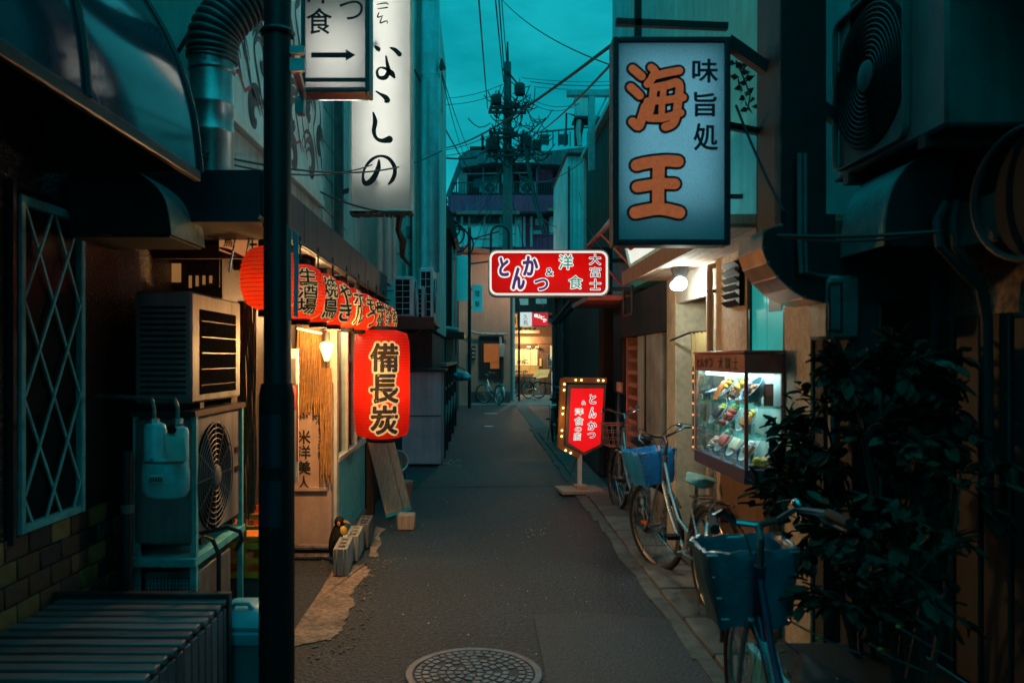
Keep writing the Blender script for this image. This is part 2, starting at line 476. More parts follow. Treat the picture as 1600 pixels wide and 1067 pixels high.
M['ink_maroon'] = mat('ink_maroon', (0.06, 0.012, 0.02), 0.6, 0, 0.3, 20)
M['ink_red'] = mat('ink_red', (0.45, 0.03, 0.03), 0.6, 0, 0.2, 20)
M['ink_teal'] = mat('ink_teal', (0.01, 0.09, 0.10), 0.6, 0, 0.2, 9)
M['pane_dark'] = mat('pane_dark', (0.010, 0.012, 0.014), 0.3, 0, 0.3, 2, spec=0.06)
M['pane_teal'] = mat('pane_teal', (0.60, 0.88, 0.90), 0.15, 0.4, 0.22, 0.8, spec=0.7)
M['grille_black'] = mat('grille_black', (0.010, 0.010, 0.011), 1.0, 0, 0.3, 20, spec=0.0)
M['far_grey'] = mat('far_grey', (0.17, 0.20, 0.22), 0.8, 0, 0.3, 1, 0.1, 20, streak=0.4)
M['glass'] = glass('glass')
M['leaf'] = [mat('leaf_' + k, tuple(q * .6 for q in c), 0.75, 0, 0.4, 14, rand=0.5, spec=.25) for k, c in
             (('deep', (0.022, 0.055, 0.035)), ('mid', (0.035, 0.08, 0.05)), ('pale', (0.06, 0.11, 0.075)))]
M['stem'] = mat('stem', (0.05, 0.035, 0.025), 0.8, 0, 0.3, 20, 0.3, 60)
M['cable'] = mat('cable', (0.010, 0.011, 0.013), 0.6, 0, 0.2, 20)
M['pole_concrete'] = mat('pole_concrete', (0.12, 0.14, 0.145), 0.8, 0, 0.25, 3, 0.2, 30, streak=0.3)

# ------------------------------------------------------------------ lettering
def text_mesh(name, body, o, u, v, w, h, material, offset=0.0, org=(0, 0, 0), shear=0.0):
    """Characters fitted into a w x h box whose lower left corner is o, lying in the plane u, v."""
    c = bpy.data.curves.new(name, 'FONT'); c.body = body; c.resolution_u = 5; c.shear = shear
    tmp = bpy.data.objects.new(name, c); COL.objects.link(tmp)
    dg = bpy.context.evaluated_depsgraph_get()
    me = bpy.data.meshes.new_from_object(tmp.evaluated_get(dg))
    bpy.data.objects.remove(tmp); bpy.data.curves.remove(c)
    xs = [p.co.x for p in me.vertices]; ys = [p.co.y for p in me.vertices]
    x0, x1, y0, y1 = min(xs), max(xs), min(ys), max(ys)
    o, u, v = Vector(o) - Vector(org), Vector(u), Vector(v)
    kx = w / (x1 - x0); ky = h / (y1 - y0)
    for p in me.vertices:
        p.co = o + u * ((p.co.x - x0) * kx) + v * ((p.co.y - y0) * ky)
    if offset > 0:                 # embolden: the glyph repeated in a small circle, each copy a hair further back
        bu, bv = u.normalized(), v.normalized(); nn = bu.cross(bv); rad = offset * h
        vs = [p.co.copy() for p in me.vertices]; fs = [tuple(f.vertices) for f in me.polygons]
        V, Fc = list(vs), list(fs)
        kk = 12 if offset > .04 else 8
        for k in range(kk):
            g = 2 * PI * k / kk; sh = (bu * math.cos(g) + bv * math.sin(g)) * rad - nn * (0.00006 * (k + 1)); n0 = len(V)
            V += [p + sh for p in vs]; Fc += [tuple(i + n0 for i in f) for f in fs]
        bpy.data.meshes.remove(me)
        me = bpy.data.meshes.new(name); me.from_pydata(V, [], Fc)
    me.materials.clear(); me.materials.append(material); me.name = name
    return me
def letters(t, body, o, u, v, w, h, material, offset=0.0, under=None, name="lettering", outline=None, out_off=0.07, shear=0.0):
    nrm = Vector(u).cross(Vector(v)).normalized()
    res = link(name, text_mesh(name, body, Vector(o) + nrm * 0.0025, u, v, w, h, material, offset, t.org, shear), under or t.o)
    if outline:
        link("lettering_outline", text_mesh("lettering_outline", body, Vector(o) + nrm * 0.0012, u, v, w, h, outline, out_off, t.org, shear), under or t.o)
    return res
# ================================================================== ground
M['tar'] = mat('tar', (.009, .009, .011), .9, 0, .3, 20, spec=.1)
mb = MB(); mb.box(-60, 60, -12, 160, -0.3, -0.012); struct('ground', mb, M['asphalt'])
mb = MB(); mb.box(-1.95, 1.95, -5, 26.6, -0.1, 0.0); struct('alley_road', mb, M['asphalt'])
mb = MB(); mb.box(-20, 20, 26.6, 33.6, -0.1, 0.004); struct('cross_street', mb, M['pavement'])
mb = MB()                                            # newer square of asphalt, slightly proud
mb.prism([(0.32, 0.6), (0.32, 4.84), (0.7, 4.86), (1.12, 4.74), (1.16, 0.6)], (0, 0, 0.001), UX, UY, 0.007)
struct('asphalt_patch', mb, M['asphalt_patch'], bevel=0.003)

pts = [gp(*p) for p in [(455, 1010), (500, 1003), (520, 998), (535, 985), (541, 965), (553, 946), (548, 930), (566, 910), (578, 893), (572, 882),
                        (556, 884), (535, 878), (527, 880), (500, 925), (455, 992)]]
def ragged(pts_, a=.014, n=5, straight=()):
    out = []
    for i, p in enumerate(pts_):
        q = pts_[(i + 1) % len(pts_)]
        for k in range(n):
            s_ = k / n; j = a if i not in straight else a * .15
            out.append((p[0] * (1 - s_) + q[0] * s_ + rnd(-j, j), p[1] * (1 - s_) + q[1] * s_ + rnd(-j, j)))
    return out
mb = MB(); mb.prism(ragged(pts, .016, 6, (12, 13, 14)), (0, 0, 0.001), UX, UY, 0.006)
struct('concrete_apron', mb, M['rough_concrete'], bevel=0.002)
mb = MB()
for i in range(420):                                 # crumbs broken off its edge
    a_ = random.choice(pts[2:12]); x_, y_ = a_[0] + rnd(-.16, .14), a_[1] + rnd(-.35, .35); s_ = rnd(.003, .011)
    mb.ball((x_, y_, s_ * .4), s_, sx=rnd(.7, 1.4), sy=rnd(.7, 1.4), sz=.7, n=5, m=3)
solo('crumbs', mb, M['rough_concrete'], 'crumbs of broken concrete along the pale strip by the bar', 'grit', kind='stuff')
mb = MB()                                            # old repair seams in the asphalt
for (a, b, w_) in (((-1.0, 9.55), (1.05, 9.75), .012),):
    p_, q_ = Vector((a[0], a[1])), Vector((b[0], b[1])); t_ = (q_ - p_).normalized(); n_ = Vector((-t_.y, t_.x)); A, B = [], []
    for k in range(40):
        c_ = p_.lerp(q_, k / 39) + n_ * rnd(-.012, .012); ww = w_ * rnd(.5, 1.2)
        A.append((c_.x + n_.x * ww, c_.y + n_.y * ww, .0035)); B.append((c_.x - n_.x * ww, c_.y - n_.y * ww, .0035))
    mb.strip(A, B)
struct('asphalt_seams', mb, M['tar'])
pts = [gp(*p) for p in [(577, 872), (592, 870), (588, 862), (597, 850), (592, 838), (603, 828), (588, 824), (580, 845)]]
mb = MB(); mb.prism(pts, (0, 0, 0.001), UX, UY, 0.012); struct('mortar_strip', mb, M['rough_concrete'], bevel=0.003)

# gutter of loose concrete cover slabs along the right-hand shops
mb = MB(); mb.box(1.16, 1.54, 2.2, 26, -0.05, 0.012); g_ = struct('gutter', mb, M['concrete_dark'])
slab_me = MB().box(-0.17, 0.17, -0.285, 0.285, 0, 0.035).mesh('slab', M['slab'], bevel=0.008)
for i in range(24):
    link('slab', slab_me, g_, (1.36 + rnd(-.008, .008), 2.6 + i * 0.595, 0.004 + rnd(0, .008)), (rnd(-.006, .006), rnd(-.01, .01), rnd(-.012, .012)))
mb = MB()
for i in range(30):
    y = 2.6 + i * 0.5
    mb.prism([(1.10 + rnd(-.03, .02), y), (1.165, y), (1.165, y + .52), (1.10 + rnd(-.03, .02), y + .52)], (0, 0, 0.0005 + 0.0004 * (i % 2)), UX, UY, 0.012 + 0.001 * (i % 3))
struct('mortar_kerb', mb, M['concrete_dark'])

# manhole cover
cx, cy = -0.03, 3.93
t = T('manhole_cover', 'round cast iron manhole cover set in the asphalt', 'manhole cover', (cx, cy, 0))
mb = MB()
N = 64
for r0, r1, z in ((0.335, 0.30, 0.012),):
    vs = []
    for rr, zz in ((r0, -.02), (r0, z), (r1, z), (r1, -.02)):
        vs += [(cx + rr * math.cos(2 * PI * k / N), cy + rr * math.sin(2 * PI * k / N), zz) for k in range(N)]
    fs = [(a * N + k, a * N + (k + 1) % N, ((a + 1) % 4) * N + (k + 1) % N, ((a + 1) % 4) * N + k) for a in range(4) for k in range(N)]
    mb.add(vs, fs)
M['iron'] = mat('iron', (0.20, 0.18, 0.19), 0.48, 0.5, 0.35, 10, 0.3, 70)
M['iron_dark'] = mat('iron_dark', (0.045, 0.042, 0.045), 0.6, 0.3, 0.35, 10, 0.3, 70)
t.part('rim', mb, M['iron'], bevel=0.003)
t.part('cover_plate', MB().lathe([(0.296, -.02), (0.296, 0.005)], (cx, cy, 0), N), M['iron_dark'])
mb = MB()
def arc_block(r0, r1, a0, a1, z0, z1):
    q = 3; vs = []
    for zz in (z0, z1):
        for rr in (r0, r1):
            for k in range(q): 
                g = a0 + (a1 - a0) * k / (q - 1)
                vs.append((cx + rr * math.cos(g), cy + rr * math.sin(g), zz))
    fs = []
    for k in range(q - 1):
        fs += [(k, k + 1, q + k + 1, q + k), (2 * q + k, 3 * q + k, 3 * q + k + 1, 2 * q + k + 1),
               (k, 2 * q + k, 2 * q + k + 1, k + 1), (q + k, q + k + 1, 3 * q + k + 1, 3 * q + k)]
    fs += [(0, q, 3 * q, 2 * q), (q - 1, 3 * q - 1, 4 * q - 1, 2 * q - 1)]
    mb.add(vs, fs)
for ring, (r0, r1, cnt) in enumerate(((0.262, 0.290, 44), (0.222, 0.252, 30), (0.182, 0.212, 26), (0.142, 0.172, 20), (0.102, 0.132, 15), (0.062, 0.092, 10), (0.02, 0.052, 5))):
    for k in range(cnt):
        a = 2 * PI * (k + 0.5 * (ring % 2)) / cnt
        if ring in (2, 4) and k % 5 == 0: continue
        arc_block(r0, r1, a + 0.14 * 2 * PI / cnt, a + 0.86 * 2 * PI / cnt, 0.004, 0.011)
t.part('tread_pattern', mb, M['iron'], bevel=0.002)

# paper scraps and grit lying on the asphalt
mb = MB()
for i in range(260):
    if i < 40: x, y = gp(rnd(680, 720), rnd(716, 730)); s_ = rnd(.008, .03)
    elif i < 60: x, y = gp(rnd(820, 850), rnd(820, 840)); s_ = rnd(.004, .012)
    else: x, y = rnd(-1.0, 1.0), rnd(3, 12); s_ = rnd(.003, .0075)
    a = rnd(0, 6.28); c_, q = math.cos(a) * s_, math.sin(a) * s_
    mb.add([(x + c_, y + q, .004), (x - q * .6, y + c_ * .6, .006), (x - c_, y - q, .004), (x + q * .6, y - c_ * .6, .009)], [(0, 1, 2, 3)])
o = solo('litter', mb, M['white_paint'], 'scraps of white paper and grit scattered on the asphalt', 'litter', kind='stuff', fix=False)
mb = MB()
for (a, b) in (((757, 646), (777, 645)), ((757, 666), (770, 665))):
    p, q = gp(*a), gp(*b); mb.box(p[0], q[0], p[1] - .09, p[1] + .09, 0.001, 0.005)
struct('road_marking', mb, M['white_paint'])

# ================================================================== dark tiled building, near left
b1 = T('tiled_building', 'dark pebble-dashed building with a coloured tile base on the left', 'building', (-2.1, 1, 0))
b1.part('wall', MB().box(-2.5, -1.9, -5, 4.96, 0, 6), M['pebble'])
tile_me = {}
for i, mm in enumerate(M['brick_tile']):
    tile_me[i] = MB().box(-0.004, 0.012, -0.082, 0.082, -0.043, 0.043).mesh('brick', mm, bevel=0.004)
for r_ in range(9):
    for c_ in range(13):
        y = 2.75 + c_ * 0.172 + (0.086 if r_ % 2 else 0)
        if y > 4.87: continue
        k = random.choices([0, 1, 2, 3], [3, 4, 5, 2])[0]
        b1.piece('brick', tile_me[k], (-1.9, y, 0.045 + r_ * 0.0915), rot=(0, 0, rnd(-.01, .01)))
y0, y1, z0, z1 = 3.25, 3.78, 0.83, 2.22
mb = MB()
for a in ((y0, y0 + .035, z0, z1), (y1 - .035, y1, z0, z1)): mb.box(-1.93, -1.862, *a)
for a in ((y0 + .035, y1 - .035, z0, z0 + .035), (y0 + .035, y1 - .035, z1 - .04, z1)): mb.box(-1.93, -1.864, *a)
win = b1.part('window', mb, M['teal_paint'], bevel=0.004)
b1.part('pane', MB().box(-1.912, -1.892, y0 + .035, y1 - .035, z0 + .035, z1 - .04), M['pane_dark'], under=win)
ya, yb, za, zb = y0 + .035, y1 - .035, z0 + .035, z1 - .04
sl = 1.78
for sgn in (1, -1):
    for k in range(-8, 9):
        c0 = k * 0.41 + za + 0.12        # z = c0 + sgn*sl*(y-ya)
        seg = []
        for y in (ya, yb): 
            z = c0 + sgn * sl * (y - ya)
            if za <= z <= zb: seg.append((y, z))
        for z in (za, zb):
            y = ya + (z - c0) / (sgn * sl)
            if ya < y < yb: seg.append((y, z))
        if len(seg) == 2 and abs(seg[0][0] - seg[1][0]) > .03:
            x_ = -1.868 if sgn > 0 else -1.876
            b1.part('lattice_bar', MB().bar((x_, seg[0][0], seg[0][1]), (x_, seg[1][0], seg[1][1]), 0.013, 0.007, up=UX), M['teal_paint'], under=win)
mb = MB()                                                       # second outer frame line and door edge at picture's left
mb.box(-1.895, -1.87, y0 - .045, y0 - .02, z0 - .03, z1 + .05); mb.box(-1.895, -1.87, y0 - .02, y1, z1 + .025, z1 + .045)
b1.part('outer_frame', mb, M['dark_metal'])
b1.part('window', MB().box(-1.9, -1.885, 3.9, 4.7, 3.9, 4.7), M['pane_teal'], label='pale upper window')

# curved awning above it
aw = T('barrel_awning', 'glossy dark barrel awning jutting over the lattice window', 'awning', (-1.6, 2.2, 2.4))
M['awning'] = mat('awning', (0.008, 0.05, 0.075), 0.10, 0, 0.5, 2, 0.03, 9, streak=0.3, spec=0.3)
prof = [(-1.90, 3.50), (-1.70, 3.36), (-1.52, 3.18), (-1.39, 2.98), (-1.305, 2.78), (-1.255, 2.58), (-1.23, 2.36)]
def curve(pr, n=5):
    out = []
    for i in range(len(pr) - 1):
        p0 = Vector(pr[max(i - 1, 0)]); p1 = Vector(pr[i]); p2 = Vector(pr[i + 1]); p3 = Vector(pr[min(i + 2, len(pr) - 1)])
        for k in range(n):
            s_ = k / n
            out.append(0.5 * (2 * p1 + (p2 - p0) * s_ + (2 * p0 - 5 * p1 + 4 * p2 - p3) * s_ * s_ + (3 * p1 - p0 - 3 * p2 + p3) * s_ ** 3))
    out.append(Vector(pr[-1])); return out
pc = curve(prof)
aw.part('canopy_sheet', MB().shell([(p.x, -0.6, p.y) for p in pc], [(p.x, 3.5, p.y) for p in pc], 0.006), M['awning'])
for y in (0.4, 1.45, 2.5, 3.5):
    aw.part('rib', MB().tube([(p.x + .008, y, p.y + .006) for p in pc], 0.014, 6), M['dark_metal'])
aw.part('front_rail', MB().bar((-1.235, -.6, 2.345), (-1.235, 3.5, 2.345), .03, .045), M['dark_metal'], bevel=.004)
aw.part('end_cap', MB().prism([(p.x, p.y) for p in pc] + [(-1.9, 2.36)], (0, 3.49, 0), UX, UZ, 0.008), M['plastic_black'])

hd = T('vent_hood', 'small rounded teal vent hood below the barrel awning', 'hood', (-1.65, 3.8, 2.1))
hp = curve([(-1.86, 2.44), (-1.66, 2.43), (-1.52, 2.37), (-1.43, 2.27), (-1.40, 2.11)])
M['hood'] = mat('hood', (0.10, 0.25, 0.26), 0.35, 0.3, 0.3, 12, 0.25, 35)
hd.part('curved_shell', MB().shell([(p.x, 3.62, p.y) for p in hp], [(p.x, 4.06, p.y) for p in hp], 0.005), M['hood'])
for y in (3.625, 4.05): hd.part('side_plate', MB().prism([(p.x, p.y) for p in hp] + [(-1.86, 2.11)], (0, y + .004, 0), UX, UZ, 0.006), M['dark_metal'])
hd.part('underside', MB().box(-1.86, -1.41, 3.635, 4.045, 2.1, 2.108), M['black_paint'])

# ================================================================== lantern bar, left
b2 = T('lantern_bar', 'old lantern bar with an overhanging dark eave on the left', 'building', (-1.7, 6.5, 0))
b2.part('wall', MB().box(-2.5, -1.62, 4.97, 10.4, 0, 2.2), M['wood_dark'])
b2.part('upper_wall', MB().box(-2.5, -1.4, 4.25, 10.4, 2.47, 6.6), M['wall_grey'], label='grey plastered upper storey')
b2.part('eave', MB().box(-2.0, -1.07, 3.9, 9.02, 2.215, 2.468), M['navy'], label='dark flat eave')
me = MB().box(-0.012, 0.012, -0.418, 0.418, -0.125, 0.125).mesh('fascia_panel', M['dark_metal'], bevel=0.004)
M['fascia'] = mat('fascia', (0.05, 0.06, 0.065), 0.5, 0.2, 0.35, 5, 0.12, 40, streak=0.5, rand=0.25)
me.materials[0] = M['fascia']
for i in range(6): b2.piece('fascia_panel', me, (-1.057, 4.33 + i * 0.85, 2.343))
b2.part('gutter_rail', MB().bar((-1.05, 3.92, 2.205), (-1.05, 9.0, 2.205), .03, .02), M['dark_metal'])
# end wall with amber transom and vent slots
b2.part('end_panel', MB().box(-1.98, -1.6, 4.965, 5.0, 0.0, 2.2), M['wood_black'])
M['amber'] = glow('amber', (0.75, 0.34, 0.10), 0.33)
tr = b2.part('window', MB().box(-1.97, -1.61, 4.94, 4.962, 1.99, 2.2), M['wood_dark'], label='amber transom window')
b2.part('pane', MB().box(-1.955, -1.845, 4.93, 4.939, 2.02, 2.135), M['amber'], under=tr)
for k in range(4): b2.part('pane', MB().box(-1.795 + k * .042, -1.779 + k * .042, 4.93, 4.939, 1.985 + .01 * k, 2.06), M['amber'], under=tr)
# rafters below the eave
for i in range(1, 9): b2.part('rafter', MB().box(-1.95, -1.09, 4.02 + i * .62, 4.07 + i * .62, 2.13, 2.213), M['wood_dark'], bevel=.003)

# mural strip on the upper wall
M['mural'] = mat('mural', (0.62, 0.76, 0.74), 0.55, 0, 0.12, 4, 0.05, 40, streak=0.2)
mu = b2.part('mural_panel', MB().box(-1.395, -1.365, 4.36, 6.97, 2.93, 4.55), M['mural'], label='painted panel of swirling black waves')
b2.part('trim', MB().box(-1.397, -1.352, 4.36, 6.97, 2.86, 2.925), M['white_paint'], under=mu, bevel=.004)
mbk = MB(); lift = 0
def sw(pts, w): 
    off = 0.0006 * (len(mbk.v) % 5)
    pts = [(a_, b_ * .52 + lift) for a_, b_ in pts]; w = [k_ * .95 for k_ in w] if isinstance(w, list) else w
    mbk.rib(pts, w, (-1.3635 + off, 4.36, 2.93), UY, UZ)
for ox, oz, sc_, fl in ((.05, .55, .62, 1), (.62, .95, .5, -1), (.5, .18, .42, 1), (1.5, .75, .62, 1), (2.05, .35, .55, -1), (2.05, 1.15, .5, 1), (1.45, .15, .42, -1), (2.45, .8, .4, 1), (1.0, .6, .5, 1)):
    for q in range(3):                                # three nested curling crests
        k_ = sc_ * (1 - q * .27); pts_ = []
        for k in range(13):
            a_ = .3 + k * .42; r_ = k_ * (1 - k / 15)
            pts_.append((min(2.58, max(.03, ox + fl * r_ * math.cos(a_) * .55)), min(1.58, max(.03, oz + r_ * math.sin(a_)))))
        sw(pts_, [.010 + (.085 if q == 1 else .05) * math.sin(PI * k / 12) for k in range(13)])
for k in range(12):
    x_ = .04 + k * .215
    sw([(x_, 1.57), (min(2.57, x_ + .07), 1.25), (x_ - .0, .95), (min(2.57, x_ + .10), .62), (min(2.57, x_ + .2), .36)], [.012, .055, .03, .05, .012])
for lift in (.82,):
    for k in range(12):
        x_ = .04 + k * .215
        sw([(x_, 1.4), (min(2.57, x_ + .12), 1.0), (x_, .7), (min(2.57, x_ + .14), .3), (min(2.57, x_ + .2), .02)], [.012, .09, .04, .08, .012])
lift = 0
b2.part('painted_swirl', mbk, M['ink'], under=mu, fix=False)
mbk = MB()
zz = [(.02 + k * .13, .33 + (.13 if k % 2 else 0)) for k in range(9)]
for k in range(8): sw([zz[k], zz[k + 1]], .022)
for k in range(4): sw([(1.35 + k * .12, .42 + (.1 if k % 2 else 0)), (1.47 + k * .12, .42 + (0 if k % 2 else .1))], .02)
b2.part('painted_zigzag', mbk, M['ink_red'], under=mu, fix=False)

# siding right of the mural: narrow boards and a bracket post for the tall sign
me = MB().box(-0.02, 0.004, -0.62, 0.62, -0.148, 0.148).mesh('siding_board', M['wall_grey'], bevel=0.006)
for i in range(12): b2.piece('siding_board', me, (-1.385, 7.66, 2.72 + i * 0.302))
b2.part('post', MB().box(-1.36, -1.28, 7.45, 7.53, 2.475, 7), M['mid_metal'], bevel=.005)
for z in (3.1, 4.3): b2.part('bracket', MB().bar((-1.3, 7.49, z), (-.9, 7.02, z), .035, .035), M['mid_metal'])
for (px_, r_) in ((593, .035), (607, .022), (616, .03)):
    b2.part('pipe', MB().cyl((X(px_, 9.3), 9.3, 2.47), (X(px_, 9.3), 9.3, 3.4), r_, n=10), M['wall_grey'])
b2.part('side_wall', MB().box(-1.4, -1.12, 9.45, 10.2, 2.47, 6.6), M['wall_grey'], label='pale flank with pipes')

# shopfront: poster-covered counter end, sash windows along the alley
M['counter'] = mat('counter', (0.50, 0.34, 0.28), 0.6, 0, 0.18, 6, 0.08, 50, streak=0.2)
cp = b2.part('counter_end', MB().box(-1.5, -1.155, 6.25, 6.32, 0.09, 1.36), M['counter'], label='cream panel with brushed sake names', bevel=.006)
b2.part('ledge', MB().box(-1.5, -1.19, 6.225, 6.248, .52, .545), M['counter'], under=cp)
def col_text(t, chars, cx_, ztop, size, y, material, under=None, pitch=1.1, off=0.0):
    for i, ch in enumerate(chars):
        if ch == ' ': continue
        letters(t, ch, (cx_ - size / 2, y, ztop - i * size * pitch - size), UX, UZ, size, size, material, off, under)
col_text(b2, '米洋美人', -1.375, .99, .105, 6.247, M['ink'], cp, 1.13, .012)
col_text(b2, '備大吟醸', -1.235, 1.02, .058, 6.247, M['ink'], cp, 1.12, .01)
col_text(b2, '純米酒', -1.25, 1.33, .07, 6.247, M['ink'], cp, 1.6, .01)
# rope curtains
M['rope'] = mat('rope', (0.34, 0.17, 0.055), 0.8, 0, 0.4, 30, 0.4, 90)
M['rope_dark'] = mat('rope_dark', (0.11, 0.065, 0.045), 0.8, 0, 0.4, 30, 0.4, 90)
def curtain(px0, px1, py0, py1, d, n, m_, lab, name='strand'):
    mb_ = MB()
    for k in range(n):
        x_ = X(px0 + (px1 - px0) * k / (n - 1), d) + rnd(-.004, .004)
        zt, zb_ = Z(py0, d), Z(py1, d) + rnd(-.05, .05)
        mb_.tube([(x_ + .004 * math.sin(j * 1.7 + k), d + .008 * math.sin(j * 1.3 + k * 2), zt + (zb_ - zt) * j / 8) for j in range(9)], .0065, 5)
    c_ = solo('rope_curtain', mb_, m_, lab, 'curtain', 'rope curtains of the bar', loc=(X((px0 + px1) / 2, d), d, Z(py1, d)))
    return c_
curtain(372, 400, 470, 800, 5.0, 17, M['rope_dark'], 'dull brown rope curtain beside the stacked air conditioners')
curtain(464, 500, 500, 640, 6.21, 26, M['rope'], 'lamp-lit golden rope curtain above the cream counter panel')
b2.part('back_panel', MB().box(-1.6, -1.2, 7.0, 7.05, 0.2, 2.2), M['wood'], label='lamp-lit inner boarding')
b2.part('inner_post', MB().box(X(495, 6.42), X(508, 6.42), 6.42, 6.5, .9, 2.2), M['wood'], bevel=.004)
curtain(501, 517, 575, 745, 6.215, 13, M['rope'], 'narrow golden bead curtain hanging under the bare bulb')
# sash windows
fr = M['mid_metal']
M['frame_pale'] = mat('frame_pale', (0.60, 0.60, 0.55), 0.4, 0.1, 0.2, 8, 0.05, 40)
w2 = b2.part('window', MB().box(-1.19, -1.13, 6.33, 6.40, 0.08, 2.2), M['frame_pale'], label='tall sash window of the bar', bevel=.004)
for y in (6.86, 7.36, 7.86): b2.part('frame', MB().box(-1.19, -1.13, y, y + .045, 0.76, 2.2), M['frame_pale'], under=w2, bevel=.004)
b2.part('frame', MB().box(-1.185, -1.125, 6.40, 7.9, .72, .76), M['frame_pale'], under=w2, bevel=.004)
b2.part('lower_panel', MB().box(-1.18, -1.135, 6.40, 7.9, .08, .72), M['teal_paint'], under=w2, bevel=.004)
for y in (6.41, 6.91, 7.41): b2.part('pane', MB().box(-1.162, -1.156, y, y + .445, .76, 2.2), M['glass'], under=w2)
M['banner'] = sheer('banner', (0.6, 0.03, 0.02), (0.75, 0.05, 0.03), .5, .7, emit=.35)  # emission stands in for lamplight falling on the banner cloth
b2.part('post', MB().box(-1.13, -1.05, 7.94, 8.02, 0, 2.2), M['wood_dark'], bevel=.005)
b2.part('front_wall', MB().box(-1.6, -1.12, 8.03, 10.4, 0, 2.2), M['wall_black'])
b2.part('step', MB().box(-1.5, -1.12, 6.35, 7.9, 0, .075), M['concrete_dark'], bevel=.006)
for z in (.03, .10): b2.part('foot_rail', MB().cyl((-1.52, 6.16, z), (-1.16, 6.16, z), .022, n=8), M['steel'])
# warm bare bulb hung in the doorway and its fittings
lp = T('bulb_lamp', 'glaring bare bulb lamp hung under the bar eave', 'lamp', at(510, 545, 5.7))
c = at(510, 545, 5.7)
M['bulb'] = glow('bulb', (1.0, 0.80, 0.30), 1.7, 0.02)
lp.part('bulb', MB().lathe([(.016, -.085), (.028, -.05), (.050, .012), (.047, .036), (.024, .052)], c, 6), M['bulb'], smooth=False)
lp.part('socket', MB().cyl(c + UZ * .053, c + UZ * .12, .024, .02, n=12), M['plastic_black'])
lp.part('cord', MB().tube([c + UZ * .13, c + UZ * .3 + UX * .01, c + UZ * .56], .005, 5), M['cable'])
b2.lamp('POINT', (-1.36, 6.72, 1.9), 32, (1.0, .66, .3), .08)
lp.lamp('POINT', c - UY * .07 + UX * .05, 80, (1.0, 0.52, 0.17), .06)
stl = T('strip_light', 'thin warm strip light above the golden rope curtain', 'lamp', at(485, 519, 6.1))
p_, q_ = at(464, 513, 6.08), at(503, 521, 6.08)
stl.part('tube', MB().cyl(p_, q_, .008, n=8), glow('strip', (1, .74, .3), 2.2, .1))
stl.part('holder', MB().bar(p_ + UZ * .018, q_ + UZ * .018, .02, .014), M['wood_dark'])
stl.lamp('POINT', (p_ + q_) / 2 - UZ * .03 - UY * .04, 7, (1, .56, .18), .05)
bn = T('red_banner', 'red cloth banner behind the bar window', 'banner', (-1.3, 7.2, .9))
bn.part('cloth', MB().box(-1.36, -1.24, 7.18, 7.19, .95, 1.75), M['banner'])
for k, ch in enumerate('営業中'): letters(bn, ch, (-1.335, 7.178, 1.55 - k * .23), UX, UZ, .07, .16, M['white_paint'], .02)
# ================================================================== things on the left
# near pole
pl = T('street_pole', 'thick dark pole with a wrapped lower sleeve left of the alley', 'pole', (-.81, 3.2, 0))
pl.part('shaft', MB().cyl((-.81, 3.2, 0), (-.81, 3.2, 7.5), .054, n=20), M['black_paint'])
pl.part('sleeve', MB().lathe([(.068, 0), (.070, .02), (.070, 1.4), (.060, 1.45)], (-.813, 3.2, 0), 20), M['plastic_black'], label='thicker black lower sleeve')
for k, (z0, z1) in enumerate(((1.12, 1.33), (.89, 1.07))):
    mb = MB(); A = []; B = []
    for j in range(9):
        a = R(-138 + j * 9.5); A.append((-.813 + .0715 * math.cos(a), 3.2 + .0715 * math.sin(a), z0)); B.append((A[-1][0], A[-1][1], z1))
    mb.shell(A, B, .0015)
    pl.part('sticker', mb, M['navy'], label='faded blue sticker')
for z in (2.85, 3.35):
    pl.part('clamp', MB().torus((-.81, 3.2, z), UZ, .058, .012, 20, 6), M['dark_metal'])
mb = MB()
mb.bar((-.775, 3.2, 2.72), (-.70, 3.2, 2.72), .03, .05); mb.bar((-.775, 3.2, 2.78), (-.70, 3.2, 2.78), .03, .03)
pl.part('bracket', mb, M['galv'])
# little flags of paper stuck to the pole's right
st = T('notice_strip', 'curled teal and pink plastic notice strip taped to the dark pole', 'notice', (-.745, 3.2, 1.8))
st.part('teal_strip', MB().shell([(-.742, 3.17, 2.06), (-.735, 3.165, 1.9), (-.738, 3.17, 1.72)], [(-.718, 3.16, 2.04), (-.715, 3.158, 1.9), (-.72, 3.165, 1.71)], .002), M['bin_teal'])
st.part('pink_strip', MB().shell([(-.764, 3.165, 2.08), (-.763, 3.16, 1.9), (-.762, 3.165, 1.70)], [(-.747, 3.165, 2.06), (-.746, 3.16, 1.9), (-.746, 3.166, 1.70)], .002), M['pink_trim'])

